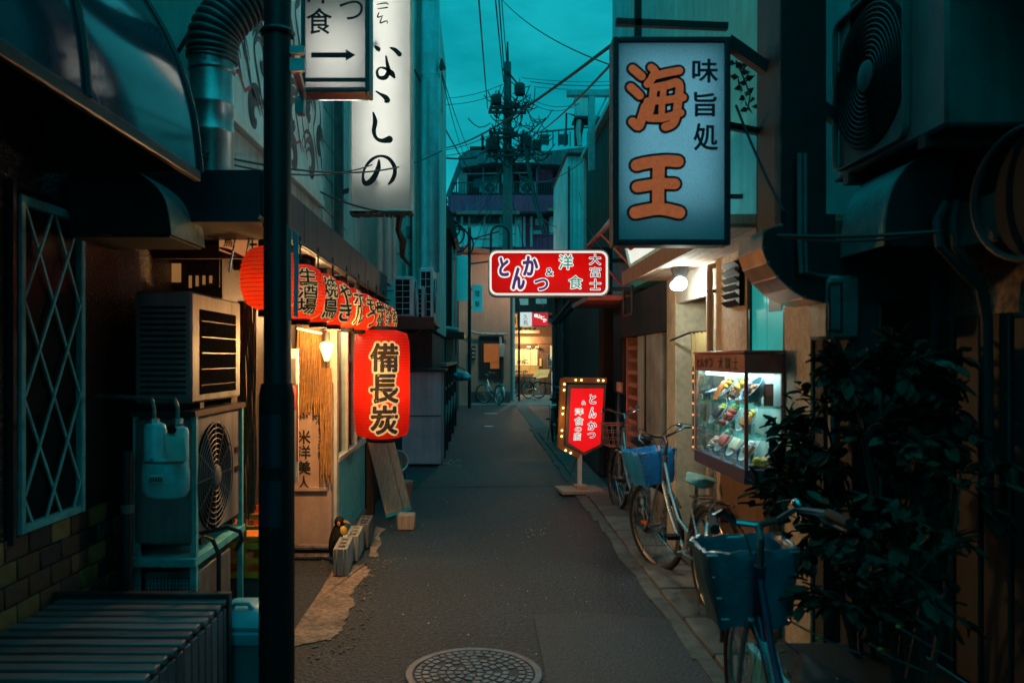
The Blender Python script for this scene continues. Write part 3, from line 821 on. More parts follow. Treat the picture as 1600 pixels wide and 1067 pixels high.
def backlit(name, label, cat, x0, x1, y, dep, z0, z1, panel_m, frame_m, fw=.02, power=4, color=(1, .95, .85), lz=None, lsize=None, inset=.0, group=None):
    """Box sign facing the camera side of the alley, lamps inside, translucent acrylic front."""
    t_ = T(name, label, cat, ((x0 + x1) / 2, y, z0), group=group)
    mb_ = MB()
    mb_.box(x0, x0 + fw, y, y + dep, z0, z1); mb_.box(x1 - fw, x1, y, y + dep, z0, z1)
    mb_.box(x0 + fw, x1 - fw, y, y + dep, z0, z0 + fw); mb_.box(x0 + fw, x1 - fw, y, y + dep, z1 - fw, z1)
    t_.part('frame', mb_, frame_m, bevel=.004)
    t_.part('back', MB().box(x0 + fw, x1 - fw, y + dep - .012, y + dep - .002, z0 + fw, z1 - fw), M['white_paint'])
    pn = t_.part('face', MB().box(x0 + fw, x1 - fw, y + .006 + inset, y + .011 + inset, z0 + fw, z1 - fw), panel_m)
    lz = lz or (z0 + z1) / 2
    sx, sz = lsize or ((x1 - x0) * .7, (z1 - z0) * .8)
    t_.lamp('AREA', ((x0 + x1) / 2, y + dep - .016, lz), power, color, sx, (R(90), 0, 0), sz)
    return t_, pn, y + .006 + inset

M['acryl_white'] = sheer('acryl_white', (.45, .46, .45), (.76, .76, .74), .55, .35, var=.06, scale=3)
M['acryl_blue'] = sheer('acryl_blue', (.38, .68, .72), (.46, .66, .74), .5, .4, var=.22, scale=190)
M['sign_frame'] = mat('sign_frame', (.16, .15, .16), .45, .2, .4, 9, .15, 40, streak=.4)

# arrow box sign on the pole
d = 3.75
t, pn, fy = backlit('arrow_box_sign', 'white box sign with a food character and black arrow on the pole', 'sign',
                    X(470, d), X(577, d), d, .14, Z(128, d) - .045, 3.9, M['acryl_white'], M['sign_frame'], .02, 9, (1, .97, .93), lz=2.95, lsize=(.2, .35))
u = lambda px_: X(px_, d)
w_ = lambda py_: Z(py_, d)
letters(t, '食', (u(479), fy, w_(53)), UX, UZ, u(518) - u(479), w_(13) - w_(53), M['ink_maroon'], .012)
letters(t, 'つ', (u(530), fy, w_(31)), UX, UZ, u(567) - u(530), w_(1) - w_(31), M['ink'], -.002)
letters(t, 'ん', (u(530), fy, w_(-10)), UX, UZ, u(565) - u(530), w_(-45) - w_(-10), M['ink'], -.002)
letters(t, '洋', (u(479), fy, w_(5)), UX, UZ, u(518) - u(479), w_(-35) - w_(5), M['ink_maroon'], .012)
mb = MB(); mb.prism([(u(486), w_(90)), (u(540), w_(90)), (u(540), w_(95)), (u(555), w_(86)), (u(540), w_(77)), (u(540), w_(82)), (u(486), w_(82))], (0, fy - .0015, 0), UX, UZ, .001)
t.part('arrow', mb, M['ink_maroon'], fix=True)
t.part('dust_ledge', MB().box(u(475), u(572), fy - .008, fy - .001, w_(128), w_(122)), M['concrete_dark'])
t.part('arm', MB().bar((u(470) - .03, d + .06, 2.75), (u(470) + .005, d + .06, 2.75), .05, .08), M['galv'])
t.part('arm', MB().bar((-.77, 3.25, 2.8), (u(470), d + .06, 2.8), .03, .03), M['galv'])

# tall white brush-lettered sign
d = 7.0
t, pn, fy = backlit('tall_white_sign', 'tall white sign with brushed hiragana down its face', 'sign',
                    X(545, d), X(645, d), d, .16, Z(330, d), 5.4, M['acryl_white'], M['white_paint'], .022, 72, (1, .97, .93), lz=4.1, lsize=(.32, 2.0))
mb = MB()
def br(pts, w):
    off = 0.0004 * (len(mb.v) % 7)
    mb.rib([(X(a, d), Z(b, d)) for a, b in pts], [k * 1.3 * d / F for k in w], (0, fy - .0015 - off, 0), UX, UZ)
# na
br([(586, 73), (591, 77), (592, 80)], [3, 6, 2]); br([(610, 75), (617, 78), (624, 85)], [2, 5, 6])
br([(603, 88), (605, 100), (607, 111), (602, 121), (592, 121), (589, 112), (594, 106), (604, 108), (612, 115), (616, 121)], [2, 4, 5, 6, 4, 3, 2, 4, 7, 3])
t.part('brush_lettering', mb, M['ink'], fix=False); mb = MB()
# ra
br([(588, 143), (594, 147), (602, 152), (605, 157), (602, 159)], [2, 3, 6, 7, 3])
t.part('brush_lettering', mb, M['ink'], fix=False); mb = MB()
# shi
br([(583, 176), (586, 190), (584, 205), (588, 216), (597, 220), (608, 218)], [2, 6, 5, 4, 5, 9])
t.part('brush_lettering', mb, M['ink'], fix=False); mb = MB()
# no
br([(592, 250), (591, 262), (585, 276), (577, 285), (570, 286), (567, 277), (570, 263), (580, 250), (593, 244), (606, 247), (615, 258), (617, 270), (613, 281), (607, 288)],
   [2, 6, 7, 7, 6, 3, 3, 4, 3, 4, 5, 5, 5, 2])
t.part('brush_lettering', mb, M['ink'], fix=False); mb = MB()
# upper small characters
br([(589, 7), (602, 5), (607, 7)], [1.2, 2, 1]); br([(590, 14), (605, 12)], [1, 2]); br([(592, 20), (590, 27), (598, 25)], [1.2, 2, 1]); br([(597, 27), (594, 36), (604, 33), (605, 37)], [1, 2, 1.5, 1])
t.part('brush_lettering', mb, M['ink'], fix=False)
mb = MB()
for k in range(40):
    x_ = X(rnd(545, 640), d); mb.box(x_, x_ + rnd(.01, .05), d - .004, d + .15, Z(331, d) - rnd(.004, .03), Z(331, d))
t.part('rusted_edge', mb, M['concrete_dark'])
t.part('cable_loom', MB().tube([at(625, 335, 7.1), at(622, 360, 7.15), at(630, 378, 7.2), at(628, 400, 7.3), at(640, 415, 7.6)], [.03, .025, .035, .02, .012], 7), M['cable'])

# flexible duct on the upper wall
dk = T('flexible_duct', 'ribbed flexible duct joined to a shiny teal steel pipe', 'duct', (-1.28, 4.05, 2.5))
c = Vector((-1.28, 4.05, 0))
dx = X(331, 4.05); c = Vector((dx, 4.05, 0))
dk.part('steel_pipe', MB().lathe([(.107, 2.42), (.107, 2.68), (.110, 2.685), (.110, 2.695), (.107, 2.70), (.107, 2.82), (.110, 2.825), (.110, 2.835), (.107, 2.84), (.107, 3.02)], c, 28), M['galv'])
M['foil'] = mat('foil', (.35, .37, .38), .35, .8, .4, 12, .5, 30)
M['duct_dark'] = mat('duct_dark', (.10, .105, .11), .45, .5, .3, 12, .2, 30)
dk.part('foil_tape', MB().lathe([(.109, 2.99), (.116, 3.0), (.113, 3.03), (.117, 3.06), (.112, 3.09), (.105, 3.10)], c, 28), M['foil'])
path = curve3 = []
P0 = [Vector((dx, 4.05, 3.05)), Vector((dx + .02, 4.05, 3.2)), Vector((dx + .12, 4.1, 3.36)), Vector((dx + .26, 4.16, 3.5)), Vector((dx + .38, 4.2, 3.72)), Vector((dx + .44, 4.22, 4.05)), Vector((dx + .45, 4.25, 4.5))]
for i in range(len(P0) - 1):
    a0 = P0[max(i - 1, 0)]; a1 = P0[i]; a2 = P0[i + 1]; a3 = P0[min(i + 2, len(P0) - 1)]
    for k in range(16):
        s_ = k / 16
        path.append(.5 * (2 * a1 + (a2 - a0) * s_ + (2 * a0 - 5 * a1 + 4 * a2 - a3) * s_ * s_ + (3 * a1 - a0 - 3 * a2 + a3) * s_ ** 3))
dk.part('ribbed_hose', MB().tube(path, [.128 if k % 3 else .112 for k in range(len(path))], 26), M['duct_dark'], angle=70)

# ---------------------------------------------------------------- air conditioners
def condenser(label, loc, rz, w, dp, h, body, fan=True, group=None, grid=False):
    t_ = T('air_conditioner', label, 'air conditioner', loc, rz, group, local=True)
    t_.part('casing', MB().box(-w / 2, w / 2, -dp / 2, dp / 2, .03, h), body, bevel=.012)
    for sx_ in (-1, 1): t_.part('foot', MB().box(sx_ * w * .32 - .03, sx_ * w * .32 + .03, -dp / 2, dp / 2, 0, .03), M['dark_metal'])
    yf = dp / 2
    if fan:
        cx_, cz_, r_ = w * .12, h / 2, min(h * .43, w * .36)
        t_.part('fan_opening', MB().lathe([(r_, 0), (r_, .006), (.02, .006)], (cx_, yf, cz_), 32, M=Matrix.Rotation(-PI / 2, 3, 'X')), M['grille_black'])
        mb_ = MB()
        for k in range(1, 11): mb_.torus((cx_, yf + .016, cz_), UY, r_ * k / 10, .0028, 32, 4)
        for k in range(6):
            a = k * PI / 6
            mb_.bar((cx_ - r_ * math.cos(a), yf + .013, cz_ - r_ * math.sin(a)), (cx_ + r_ * math.cos(a), yf + .013, cz_ + r_ * math.sin(a)), .005, .005)
        gd = t_.part('fan_guard', mb_, body)
        t_.part('hub', MB().lathe([(.055, 0), (.055, .012), (.045, .018), (0.001, .02)], (cx_, yf + .012, cz_), 20, M=Matrix.Rotation(-PI / 2, 3, 'X')), body, under=gd)
        for z in (h * .45, h * .62): t_.part('handle', MB().box(-w * .42, -w * .34, yf - .002, yf + .006, z, z + .03), M['plastic_black'])
    else:
        mb_ = MB(); mb_.box(-w * .38, w * .36, yf - .01, yf + .004, h * .12, h * .86)
        gd = t_.part('fan_opening', mb_, M['grille_black'], bevel=.003)
        for k in range(5): t_.part('grille_bar', MB().bar((-w * .38, yf + .008, h * (.2 + .14 * k)), (w * .36, yf + .008, h * (.2 + .14 * k)), .004, .003), M['dark_metal'], under=gd)
    for sx_ in (-1, 1):
        mb_ = MB()
        if grid:
            mb_.box(sx_ * w / 2 - .003, sx_ * w / 2 + .003, -dp * .42, dp * .3, h * .09, h * .93)
        else:
            for k in range(16): mb_.box(sx_ * w / 2 - .004, sx_ * w / 2 + .005, -dp * .4, dp * .4, .08 + (h - .14) * k / 16, .08 + (h - .14) * k / 16 + .012)
        if grid or not fan: t_.part('side_louvre', mb_, M['plastic_black'])
    if grid:
        mb_ = MB()
        for sx_ in (-1, 1):
            x_ = sx_ * (w / 2 + .006)
            for k in range(7): mb_.bar((x_, -dp * .42, h * (.09 + .14 * k)), (x_, dp * .3, h * (.09 + .14 * k)), .007, .007)
            for q in (-.42, -.06, .3): mb_.bar((x_, dp * q, h * .09), (x_, dp * q, h * .93), .007, .007)
        t_.part('side_grid', mb_, body)
    return t_
condenser('grey air conditioner with a square dark front on top of the stack', (-1.60, 4.45, 1.29), R(-90), .82, .29, .60, M['ac_white'], fan=False, group='air conditioners stacked by the bar')
condenser('grey air conditioner with a round fan below the square-fronted one', (-1.60, 4.45, .58), R(-90), .82, .30, .67, M['ac_white'], group='air conditioners stacked by the bar')
sk = T('equipment_stand', 'teal steel stand carrying the two stacked air conditioners', 'stand', (-1.6, 4.45, 0))
for x_ in (-1.74, -1.45):
    for y in (4.06, 4.84): sk.part('leg', MB().box(x_ - .015, x_ + .015, y - .015, y + .015, 0, 1.28), M['teal_paint'])
sk.part('tray', MB().box(-1.76, -1.43, 4.02, 4.88, .50, .545), M['teal_paint'], bevel=.004)
sk.part('shelf', MB().box(-1.76, -1.43, 4.02, 4.88, 1.255, 1.285), M['dark_metal'])
vb = T('vent_box', 'low steel box with a fine mesh front under the stand', 'box', (-1.58, 4.4, 0))
vb.part('casing', MB().box(-1.72, -1.44, 4.1, 4.62, .06, .46), M['mid_metal'], bevel=.006)
mb = MB()
for k in range(14): mb.box(-1.70 + k * .018, -1.694 + k * .018, 4.092, 4.099, .1, .42)
for k in range(16): mb.box(-1.71, -1.45, 4.087, 4.091, .1 + k * .02, .104 + k * .02)
vb.part('mesh', mb, M['teal_paint'])
cd = T('bent_conduit', 'thin steel conduit hooped in front of the mesh box', 'pipe', (-1.32, 3.8, 0))
cd.part('tube', MB().tube([(-1.24, 3.8, 0), (-1.24, 3.8, .62), (-1.27, 3.8, .69), (-1.33, 3.8, .72), (-1.20, 3.8, .75), (-1.14, 3.8, .73), (-1.13, 3.8, .69), (-1.16, 3.8, .64)], .011, 7), M['dark_metal'])

# gas meter
gm = T('gas_meter', 'teal gas meter with two lobes and a paper tag', 'gas meter', (-1.33, 3.4, .95))
M['meter'] = mat('meter', (.20, .72, .78), .42, .2, .25, 12, .1, 50, streak=.2)
for sx_, z1 in ((-.05, 1.27), (.045, 1.255)):
    gm.part('lobe', MB().lathe([(.046, 1.12), (.046, z1 - .02), (.04, z1), (.02, z1 + .01)], (-1.33 + sx_, 3.4, 0), 20, sy=.9), M['meter'])
gm.part('body', MB().lathe([(.05, .955), (.082, .965), (.098, .99), (.100, 1.06), (.094, 1.115), (.08, 1.125)], (-1.335, 3.4, 0), 24, sy=.62), M['meter'])
for sx_ in (-.055, .045):
    gm.part('nut', MB().cyl((-1.33 + sx_, 3.4, 1.272), (-1.33 + sx_, 3.4, 1.295), .024, n=8), M['steel'])
    gm.part('pipe', MB().tube([(-1.33 + sx_, 3.4, 1.29), (-1.33 + sx_, 3.4, 1.34), (-1.345 + sx_, 3.42, 1.365), (-1.38 + sx_, 3.5, 1.37), (-1.88, 3.9, 1.37)], .009, 8), M['mid_metal'])
gm.part('band', MB().torus((-1.335, 3.4, 1.118), UZ, .086, .006, 28, 6), M['mid_metal'])
gm.part('index_window', MB().box(-1.375, -1.315, 3.325, 3.336, 1.03, 1.065), M['white_paint'], bevel=.003)
for k in range(5): gm.part('digit', MB().box(-1.371 + k * .011, -1.364 + k * .011, 3.322, 3.3245, 1.037, 1.057), M['ink'])
for k in range(6): gm.part('bolt', MB().cyl((-1.335 + .083 * math.cos(k * 1.05), 3.4 + .052 * math.sin(k * 1.05), 1.115), (-1.335 + .083 * math.cos(k * 1.05), 3.4 + .052 * math.sin(k * 1.05), 1.132), .007, n=6), M['steel'])
gm.part('dial', MB().lathe([(.02, 0), (.02, .008)], (-1.285, 3.34, 1.255), 14, M=Matrix.Rotation(PI / 2, 3, 'X')), M['plastic_black'])
gm.part('paper_tag', MB().shell([(-1.30, 3.30, 1.235), (-1.29, 3.295, 1.18), (-1.285, 3.30, 1.13)], [(-1.225, 3.31, 1.225), (-1.215, 3.305, 1.175), (-1.215, 3.315, 1.125)], .001), M['white_paint'])
dp_ = T('drain_pipe', 'dark drain pipe standing against the tiled base', 'pipe', (-1.72, 3.96, 0))
dp_.part('tube', MB().cyl((-1.72, 3.9, 0), (-1.72, 3.9, 1.1), .028, n=10), M['dark_metal'])
for z in (.3, .8): dp_.part('collar', MB().cyl((-1.72, 3.9, z), (-1.72, 3.9, z + .04), .034, n=10), M['mid_metal'])

# slatted box seat
sb = T('slatted_bench_box', 'low dark box seat with a slatted top, bottom left corner', 'bench', (-1.5, 2.7, 0))
me1 = MB().box(-.37, .375, -.028, .028, -.012, .012).mesh('slat', M['slat'], bevel=.004)
for k in range(20): sb.piece('slat', me1, (-1.49 + rnd(-.004, .004), 1.92 + k * .0835, .478 + rnd(-.002, .002)))
me2 = MB().box(-.011, .011, -.032, .032, -.215, .215).mesh('side_slat', M['slat'], bevel=.004)
for k in range(22): sb.piece('side_slat', me2, (-1.128, 1.9 + k * .0775, .237))
sb.part('back_rail', MB().box(-1.9, -1.105, 3.525, 3.57, .02, .515), M['dark_metal'], bevel=.005)
sb.part('inner_frame', MB().box(-1.86, -1.145, 1.88, 3.52, .02, .455), M['wall_black'])

# rubbish bin behind it
rb = T('rubbish_bin', 'teal lidded plastic rubbish bin behind the slatted box', 'bin', (-1.10, 3.78, 0))
def rrect(a, b, r_, n=5):
    out = []
    for cx_, cy_, s0 in ((a - r_, b - r_, 0), (-a + r_, b - r_, 90), (-a + r_, -b + r_, 180), (a - r_, -b + r_, 270)):
        for k in range(n): 
            g = R(s0 + 90 * k / (n - 1)); out.append((cx_ + r_ * math.cos(g), cy_ + r_ * math.sin(g)))
    return out
def rloft(levels, c):
    mb_ = MB(); n = None
    for a, b, r_, z in levels:
        pts_ = rrect(a, b, r_); n = len(pts_); mb_.v += [(c[0] + x_, c[1] + y_, z) for x_, y_ in pts_]
    for i in range(len(levels) - 1):
        mb_.f += [(i * n + k, i * n + (k + 1) % n, (i + 1) * n + (k + 1) % n, (i + 1) * n + k) for k in range(n)]
    mb_.f += [tuple(reversed(range(n))), tuple((len(levels) - 1) * n + k for k in range(n))]
    return mb_
cb = (-1.10, 3.78)
rb.part('body', rloft([(.12, .12, .04, 0), (.14, .14, .045, .26)], cb), M['bin_grey'])
rb.part('rim', rloft([(.152, .152, .05, .25), (.158, .158, .05, .27), (.158, .158, .05, .30), (.148, .148, .05, .31)], cb), M['bin_teal'])
ld = rb.part('lid', rloft([(.15, .15, .05, .312), (.154, .154, .05, .33), (.14, .14, .05, .355), (.09, .09, .04, .395), (.05, .05, .03, .40)], cb), M['bin_teal'])
rb.part('handle', MB().tube([(-1.15, 3.70, .39), (-1.13, 3.69, .42), (-1.07, 3.69, .42), (-1.05, 3.70, .39)], .011, 7), M['bin_teal'], under=ld)

# plastic crates seen between pole and wall
def crate(label, c, w, dp, h, m_):
    t_ = T('bottle_crate', label, 'crate', c, group='plastic bottle crates', local=True)
    for sy_ in (-1, 1):
        mb_ = MB(); y_ = sy_ * dp / 2
        for z0_, z1_ in ((0, h * .18), (h * .42, h * .56), (h * .82, h)): mb_.box(-w / 2, w / 2, y_ - .008, y_ + .008, z0_, z1_)
        for x_ in (-w / 2 + .02, -w * .16, w * .16, w / 2 - .02): mb_.box(x_ - .02, x_ + .02, y_ - .0065, y_ + .0065, h * .17, h * .83)
        t_.part('side', mb_, m_)
    for sx_ in (-1, 1):
        t_.part('end', MB().box(sx_ * w / 2 - .008, sx_ * w / 2 + .008, -dp / 2 + .009, dp / 2 - .009, 0, h), m_)
    t_.part('base', MB().box(-w / 2 + .009, w / 2 - .009, -dp / 2 + .009, dp / 2 - .009, .004, .02), m_)
    return t_
crate('yellow plastic bottle crate under the orange one', (-1.42, 5.15, .18), .36, .3, .22, M['yellow'])
crate('orange plastic bottle crate on top of the yellow one', (-1.42, 5.15, .41), .36, .3, .17, M['orange'])
cbk = T('crate_plinth', 'dark plinth block under the plastic crates', 'block', (-1.42, 5.15, 0))
cbk.part('block', MB().box(-1.6, -1.24, 5.0, 5.3, 0, .178), M['concrete_dark'], bevel=.01)
hb = T('hanging_bottle', 'red-labelled bottle hung on a string beside the air conditioner', 'bottle', at(365, 790, 4.93))
c = at(365, 790, 4.93)
hb.part('glass_body', MB().lathe([(.02, 0), (.030, .01), (.030, .24), (.012, .30), (.012, .36)], c, 14), M['red'])
hb.part('label', MB().lathe([(.031, .08), (.031, .20)], c, 14), M['orange'])
hb.part('string', MB().tube([c + UZ * .36, c + UZ * .62, c + UZ * 1.0], .003, 4), M['rope'])

# poster stand and price board by the counter
ps = T('poster', 'glossy poster of people in frames beside the counter panel', 'poster', at(456, 770, 5.7))
d = 5.7
ps.part('board', MB().prism([(X(438, d), Z(772, d)), (X(467, d), Z(752, d)), (X(467, d), Z(545, d)), (X(438, d), Z(545, d))], (0, d, 0), UX, UZ, .012), M['white_paint'])
for (a, b, c_, e, m_) in ((440, 463, 560, 600, 'ac_white'), (440, 452, 605, 690, 'terracotta'), (453, 464, 640, 745, 'teal_wall'), (440, 452, 695, 750, 'red'), (453, 464, 604, 636, 'pink_trim')):
    ps.part('printed_patch', MB().box(X(a, d), X(b, d), d - .016, d - .0125, Z(e, d), Z(c_, d)), M[m_])
ps.part('red_strip', MB().box(X(464, d), X(466.5, d), d - .0165, d - .0126, Z(720, d), Z(600, d)), M['red'])
# cream paper sign under the eave
cs = T('paper_sign', 'cream paper sign with a red curve hung below the eave', 'sign', at(375, 400, 4.5))
d = 4.5
M['paper_painted_glow'] = sheer('paper_painted_glow', (.62, .42, .22), (.8, .42, .16), .4, .7, emit=.42)  # painted glow in place of the lantern light on this paper
A = [(X(342, d), Z(398, d)), (X(342, d), Z(366, d))]
cs.part('sheet', MB().prism([(X(343, d), Z(392, d)), (X(405, d), Z(412, d)), (X(405, d), Z(364, d)), (X(343, d), Z(364, d))], (0, d, 0), UX, UZ, .006), M['paper_painted_glow'])
mb = MB(); mb.rib([(X(345, d), Z(388, d)), (X(358, d), Z(392, d)), (X(370, d), Z(398, d)), (X(384, d), Z(404, d))], [.012, .02, .018, .01], (0, d - .0075, 0), UX, UZ)
cs.part('red_curve', mb, M['red'], fix=False)
letters(cs, '鳥', (X(350, d), d - .006, Z(386, d)), UX, UZ, .05, .06, M['ink'], .02)
letters(cs, '干', (X(388, d), d - .006, Z(398, d)), UX, UZ, .05, .1, M['ink'], .02)
for px_ in (362, 384): cs.part('hanger', MB().tube([at(px_ + 6, 370, 4.45), at(px_ - 4, 425, 4.4)], .006, 5), M['steel'])

# ---------------------------------------------------------------- lanterns
M['paper_red'] = sheer('paper_red', (.50, .03, .012), (.95, .075, .018), .66, .55, emit=.03, var=.07, scale=14)
M['paper_red_big'] = sheer('paper_red_big', (.50, .012, .008), (.95, .035, .01), .62, .55, emit=.07, var=.05, scale=9)
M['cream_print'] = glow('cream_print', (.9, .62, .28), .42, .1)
M['hoop'] = mat('hoop', (.22, .02, .01), .7)
M['lantern_ink'] = mat('lantern_ink', (.02, .012, .012), .7)
def lantern(label, loc, r_, h, chars, rz, power, big=False, group=None, color=(1, .5, .2)):
    t_ = T('paper_lantern', label, 'lantern', loc, 0, group, local=True)
    prof_ = []
    nr = 36 if big else 15
    for k in range(nr + 1):
        s_ = k / nr
        e = (1 - abs(2 * s_ - 1) ** (5.0 if big else 2.2)) ** (1 / (5.0 if big else 2.0))
        base = r_ * (.52 + .48 * e) if big else r_ * (.40 + .60 * e)
        prof_.append((base, s_ * h))
        if k < nr: prof_.append((r_ * .0 + ((base + r_ * (.52 + .48 * e if big else .42 + .58 * e)) / 2) * 1.0 + .0035, (s_ + .5 / nr) * h))
    q = []
    for i, (a, b) in enumerate(prof_):
        if i % 2 and i + 1 < len(prof_): a = (prof_[i - 1][0] + prof_[i + 1][0]) / 2 + (.0065 if not big else .0045)
        q.append((a, b))
    # open shell (no caps): the lamp sits inside
    n = 40; mb_ = MB(); vs = []
    for a, b in q: vs += [(a * math.cos(2 * PI * k / n), a * math.sin(2 * PI * k / n), b) for k in range(n)]
    mb_.add(vs, [(i * n + k, i * n + (k + 1) % n, (i + 1) * n + (k + 1) % n, (i + 1) * n + k) for i in range(len(q) - 1) for k in range(n)])
    sh = t_.part('paper_shell', mb_, M['paper_red_big'] if big else M['paper_red'], angle=80, fix=False)
    hoops = MB()
    for i in range(2, len(q) - 1, 2): hoops.torus((0, 0, q[i][1]), UZ, q[i][0] + .0006, .0011, 40, 4)
    t_.part('hoops', hoops, M['hoop'], under=sh, kind='stuff')
    rc = q[0][0]
    for nm, z0_, z1_ in (('bottom_ring', -.032, .004), ('top_ring', h - .004, h + .03)):
        t_.part(nm, MB().lathe([(rc * .98, z0_), (rc * 1.02, z0_ + .004), (rc * 1.02, z1_ - .004), (rc * .98, z1_)], (0, 0, 0), 24), M['plastic_black'])
    t_.part('hook', MB().tube([(0, 0, h + .03), (0, 0, h + .09), (0, 0, h + .16)], .006, 5), M['dark_metal'])
    # lettering wrapped on the paper
    def wrap(me_, rad):
        for v in me_.vertices:
            a = v.co.x / r_; z = v.co.z
            rr = None
            for i in range(len(q) - 1):
                if q[i][1] <= z <= q[i + 1][1]:
                    s_ = (z - q[i][1]) / max(1e-6, q[i + 1][1] - q[i][1]); rr = q[i][0] * (1 - s_) + q[i + 1][0] * s_; break
            rr = (rr if rr else q[0][0]) + rad - v.co.y
            g = rz + a
            v.co = (rr * math.cos(g), rr * math.sin(g), z)
    def densify(me_):
        bm_ = bmesh.new(); bm_.from_mesh(me_)
        es = [e for e in bm_.edges if e.calc_length() > .02]
        bmesh.ops.subdivide_edges(bm_, edges=es, cuts=2)
        bmesh.ops.triangulate(bm_, faces=bm_.faces); bm_.to_mesh(me_); bm_.free()
    m_ = len(chars); ch_h = h * (.25 if big else .80 / max(1, m_)); ch_w = r_ * (.95 if big else .78)
    top = h * .90 if big else h * .91
    for i, ch in enumerate(chars):
        zz_ = top - (i + 1) * ch_h * (1.12 if big else 1.03)
        for nm, mm, off, rad in (('lettering_outline', M['cream_print'], .105 if big else .085, .0045), ('lettering', M['lantern_ink'], .034 if big else .024, .0065)):
            me_ = text_mesh(nm, ch, (-ch_w / 2, 0, zz_), UX, UZ, ch_w, ch_h, mm, off)
            densify(me_); wrap(me_, rad)
            link(nm, me_, sh)
    lt = t_.lamp('POINT', Vector((0, 0, h * .5)), power, color, r_ * .25)
    lt.location = (0, 0, h * (.5 if big else .34))
    return t_
lx = -1.0
rows = [(3.81, '', 0), (4.45, '生酒場', R(-60)), (4.94, '焼鳥', R(-45)), (5.43, 'やき', R(-38)), (6.0, 'ホル', R(-35)), (6.6, 'もつ', R(-30)), (7.14, '串焼', R(-25)), (7.7, '地酒', R(-22)), (8.3, 'おで', R(-20))]
labs = ['plain red round lantern left of the dark pole', 'red lantern just right of the dark pole', 'second red lantern right of the pole, big black strokes',
        'third red lantern right of the pole', 'red lantern in the middle of the eave row', 'red lantern above the bare bulb lamp',
        'small red lantern over the sash window', 'next to last small red lantern, above the big one', 'farthest small red lantern of the eave row']
for (dd, ch, rz_), lab, pw in zip(rows, labs, (.85, 1.0, .55, .9, .5, .8, 1.0, .6, .9)):
    lantern(lab, (lx, dd, 1.78 if dd < 4 else 1.765 + .03 * (dd - 4) / 4), .135, .30, ch, rz_, pw, group='small red lanterns under the eave')
lantern('huge red cylindrical lantern with three bold characters', (X(597, 6.75), 6.75, Z(684, 6.75)), 43 * 6.75 / F, 168 * 6.75 / F, '備長炭', R(-78), 3.8, big=True, color=(1, .5, .22))
ln_rail = T('lantern_rail', 'thin steel rail the small lanterns hang from', 'rail', (-1.0, 6, 2.2))
ln_rail.part('tube', MB().cyl((-1.0, 3.6, 2.19), (-1.0, 8.9, 2.19), .009, n=6), M['dark_metal'])
bgb = T('wall_bracket', 'steel arm holding the big cylindrical lantern', 'bracket', (X(597, 6.75), 6.75, 2.0))
bgb.part('arm', MB().bar((-1.05, 6.75, Z(684, 6.75) + 168 * 6.75 / F + .19), (X(597, 6.75) + .02, 6.75, Z(684, 6.75) + 168 * 6.75 / F + .19), .02, .02), M['dark_metal'])
bgb.part('stay', MB().bar((-1.03, 6.75, 2.2), (-1.03, 6.75, Z(684, 6.75) + 168 * 6.75 / F + .18), .02, .02), M['dark_metal'])

# ---------------------------------------------------------------- hollow blocks, penguin, boards
def hollow_block(label, x0, y0, rz_, m_):
    t_ = T('hollow_block', label, 'concrete block', (x0, y0, .014), rz_, 'hollow concrete blocks along the bar', local=True)
    L_, W_, Hh = .39, .10, .19; mb_ = MB()
    ys = [0, .045, .115, .155, .235, .275, .345, .39]
    mb_.box(-W_ / 2, -W_ / 2 + .026, 0, L_, 0, Hh); mb_.box(W_ / 2 - .026, W_ / 2, 0, L_, 0, Hh)
    for k in range(0, 8, 2): mb_.box(-W_ / 2 + .026, W_ / 2 - .026, ys[k], ys[k + 1], 0.0, Hh)
    t_.part('shell', mb_, m_, bevel=.004)
    t_.part('hole_floor', MB().box(-W_ / 2 + .027, W_ / 2 - .027, .046, .344, .01, .05), M['wall_black'])
    return t_
hollow_block('nearest hollow concrete block, bright end towards the camera', -.99, 5.66, R(3), M['concrete'])
hollow_block('middle hollow concrete block with the penguin behind it', -.975, 6.07, R(2), M['concrete'])
hollow_block('farthest, darkest hollow concrete block near the leaning board', -.955, 6.49, R(2), M['concrete_dark'])
pg = T('penguin_figurine', 'small penguin figurine with a yellow breast behind the blocks', 'figurine', (-1.08, 6.1, .0), R(72), local=True)
bodyp = [(.03, .02), (.062, .05), (.078, .11), (.075, .17), (.06, .225), (.042, .262), (.038, .275)]
pg.part('body', MB().lathe(bodyp, (0, 0, 0), 20, sy=.95), M['plastic_black'])
pg.part('belly', MB().ball((0, -.044, .13), .060, sx=.92, sy=.85, sz=1.55, n=16, m=12), M['white_paint'])
pg.part('breast', MB().ball((0, -.040, .235), .042, sx=.9, sy=.75, sz=1.15, n=14, m=10), M['yellow'])
hdm = pg.part('head', MB().ball((0, -.01, .305), .042, sz=1.05, n=16, m=10), M['plastic_black'])
pg.part('beak', MB().tube([(0, -.045, .31), (0, -.075, .308), (0, -.10, .298)], [.013, .009, .002], 8), M['orange'], under=hdm)
for s_ in (-1, 1):
    pg.part('cheek_patch', MB().ball((s_ * .034, -.018, .30), .016, sx=.5, sz=1.3), M['orange'], under=hdm)
    pg.part('flipper', MB().tube([(s_ * .062, 0, .215), (s_ * .09, .004, .15), (s_ * .098, .012, .09)], [.014, .017, .005], 8), M['plastic_black'])
    pg.part('foot', MB().ball((s_ * .03, -.04, .012), .024, sy=1.5, sz=.5), M['wood_black'])

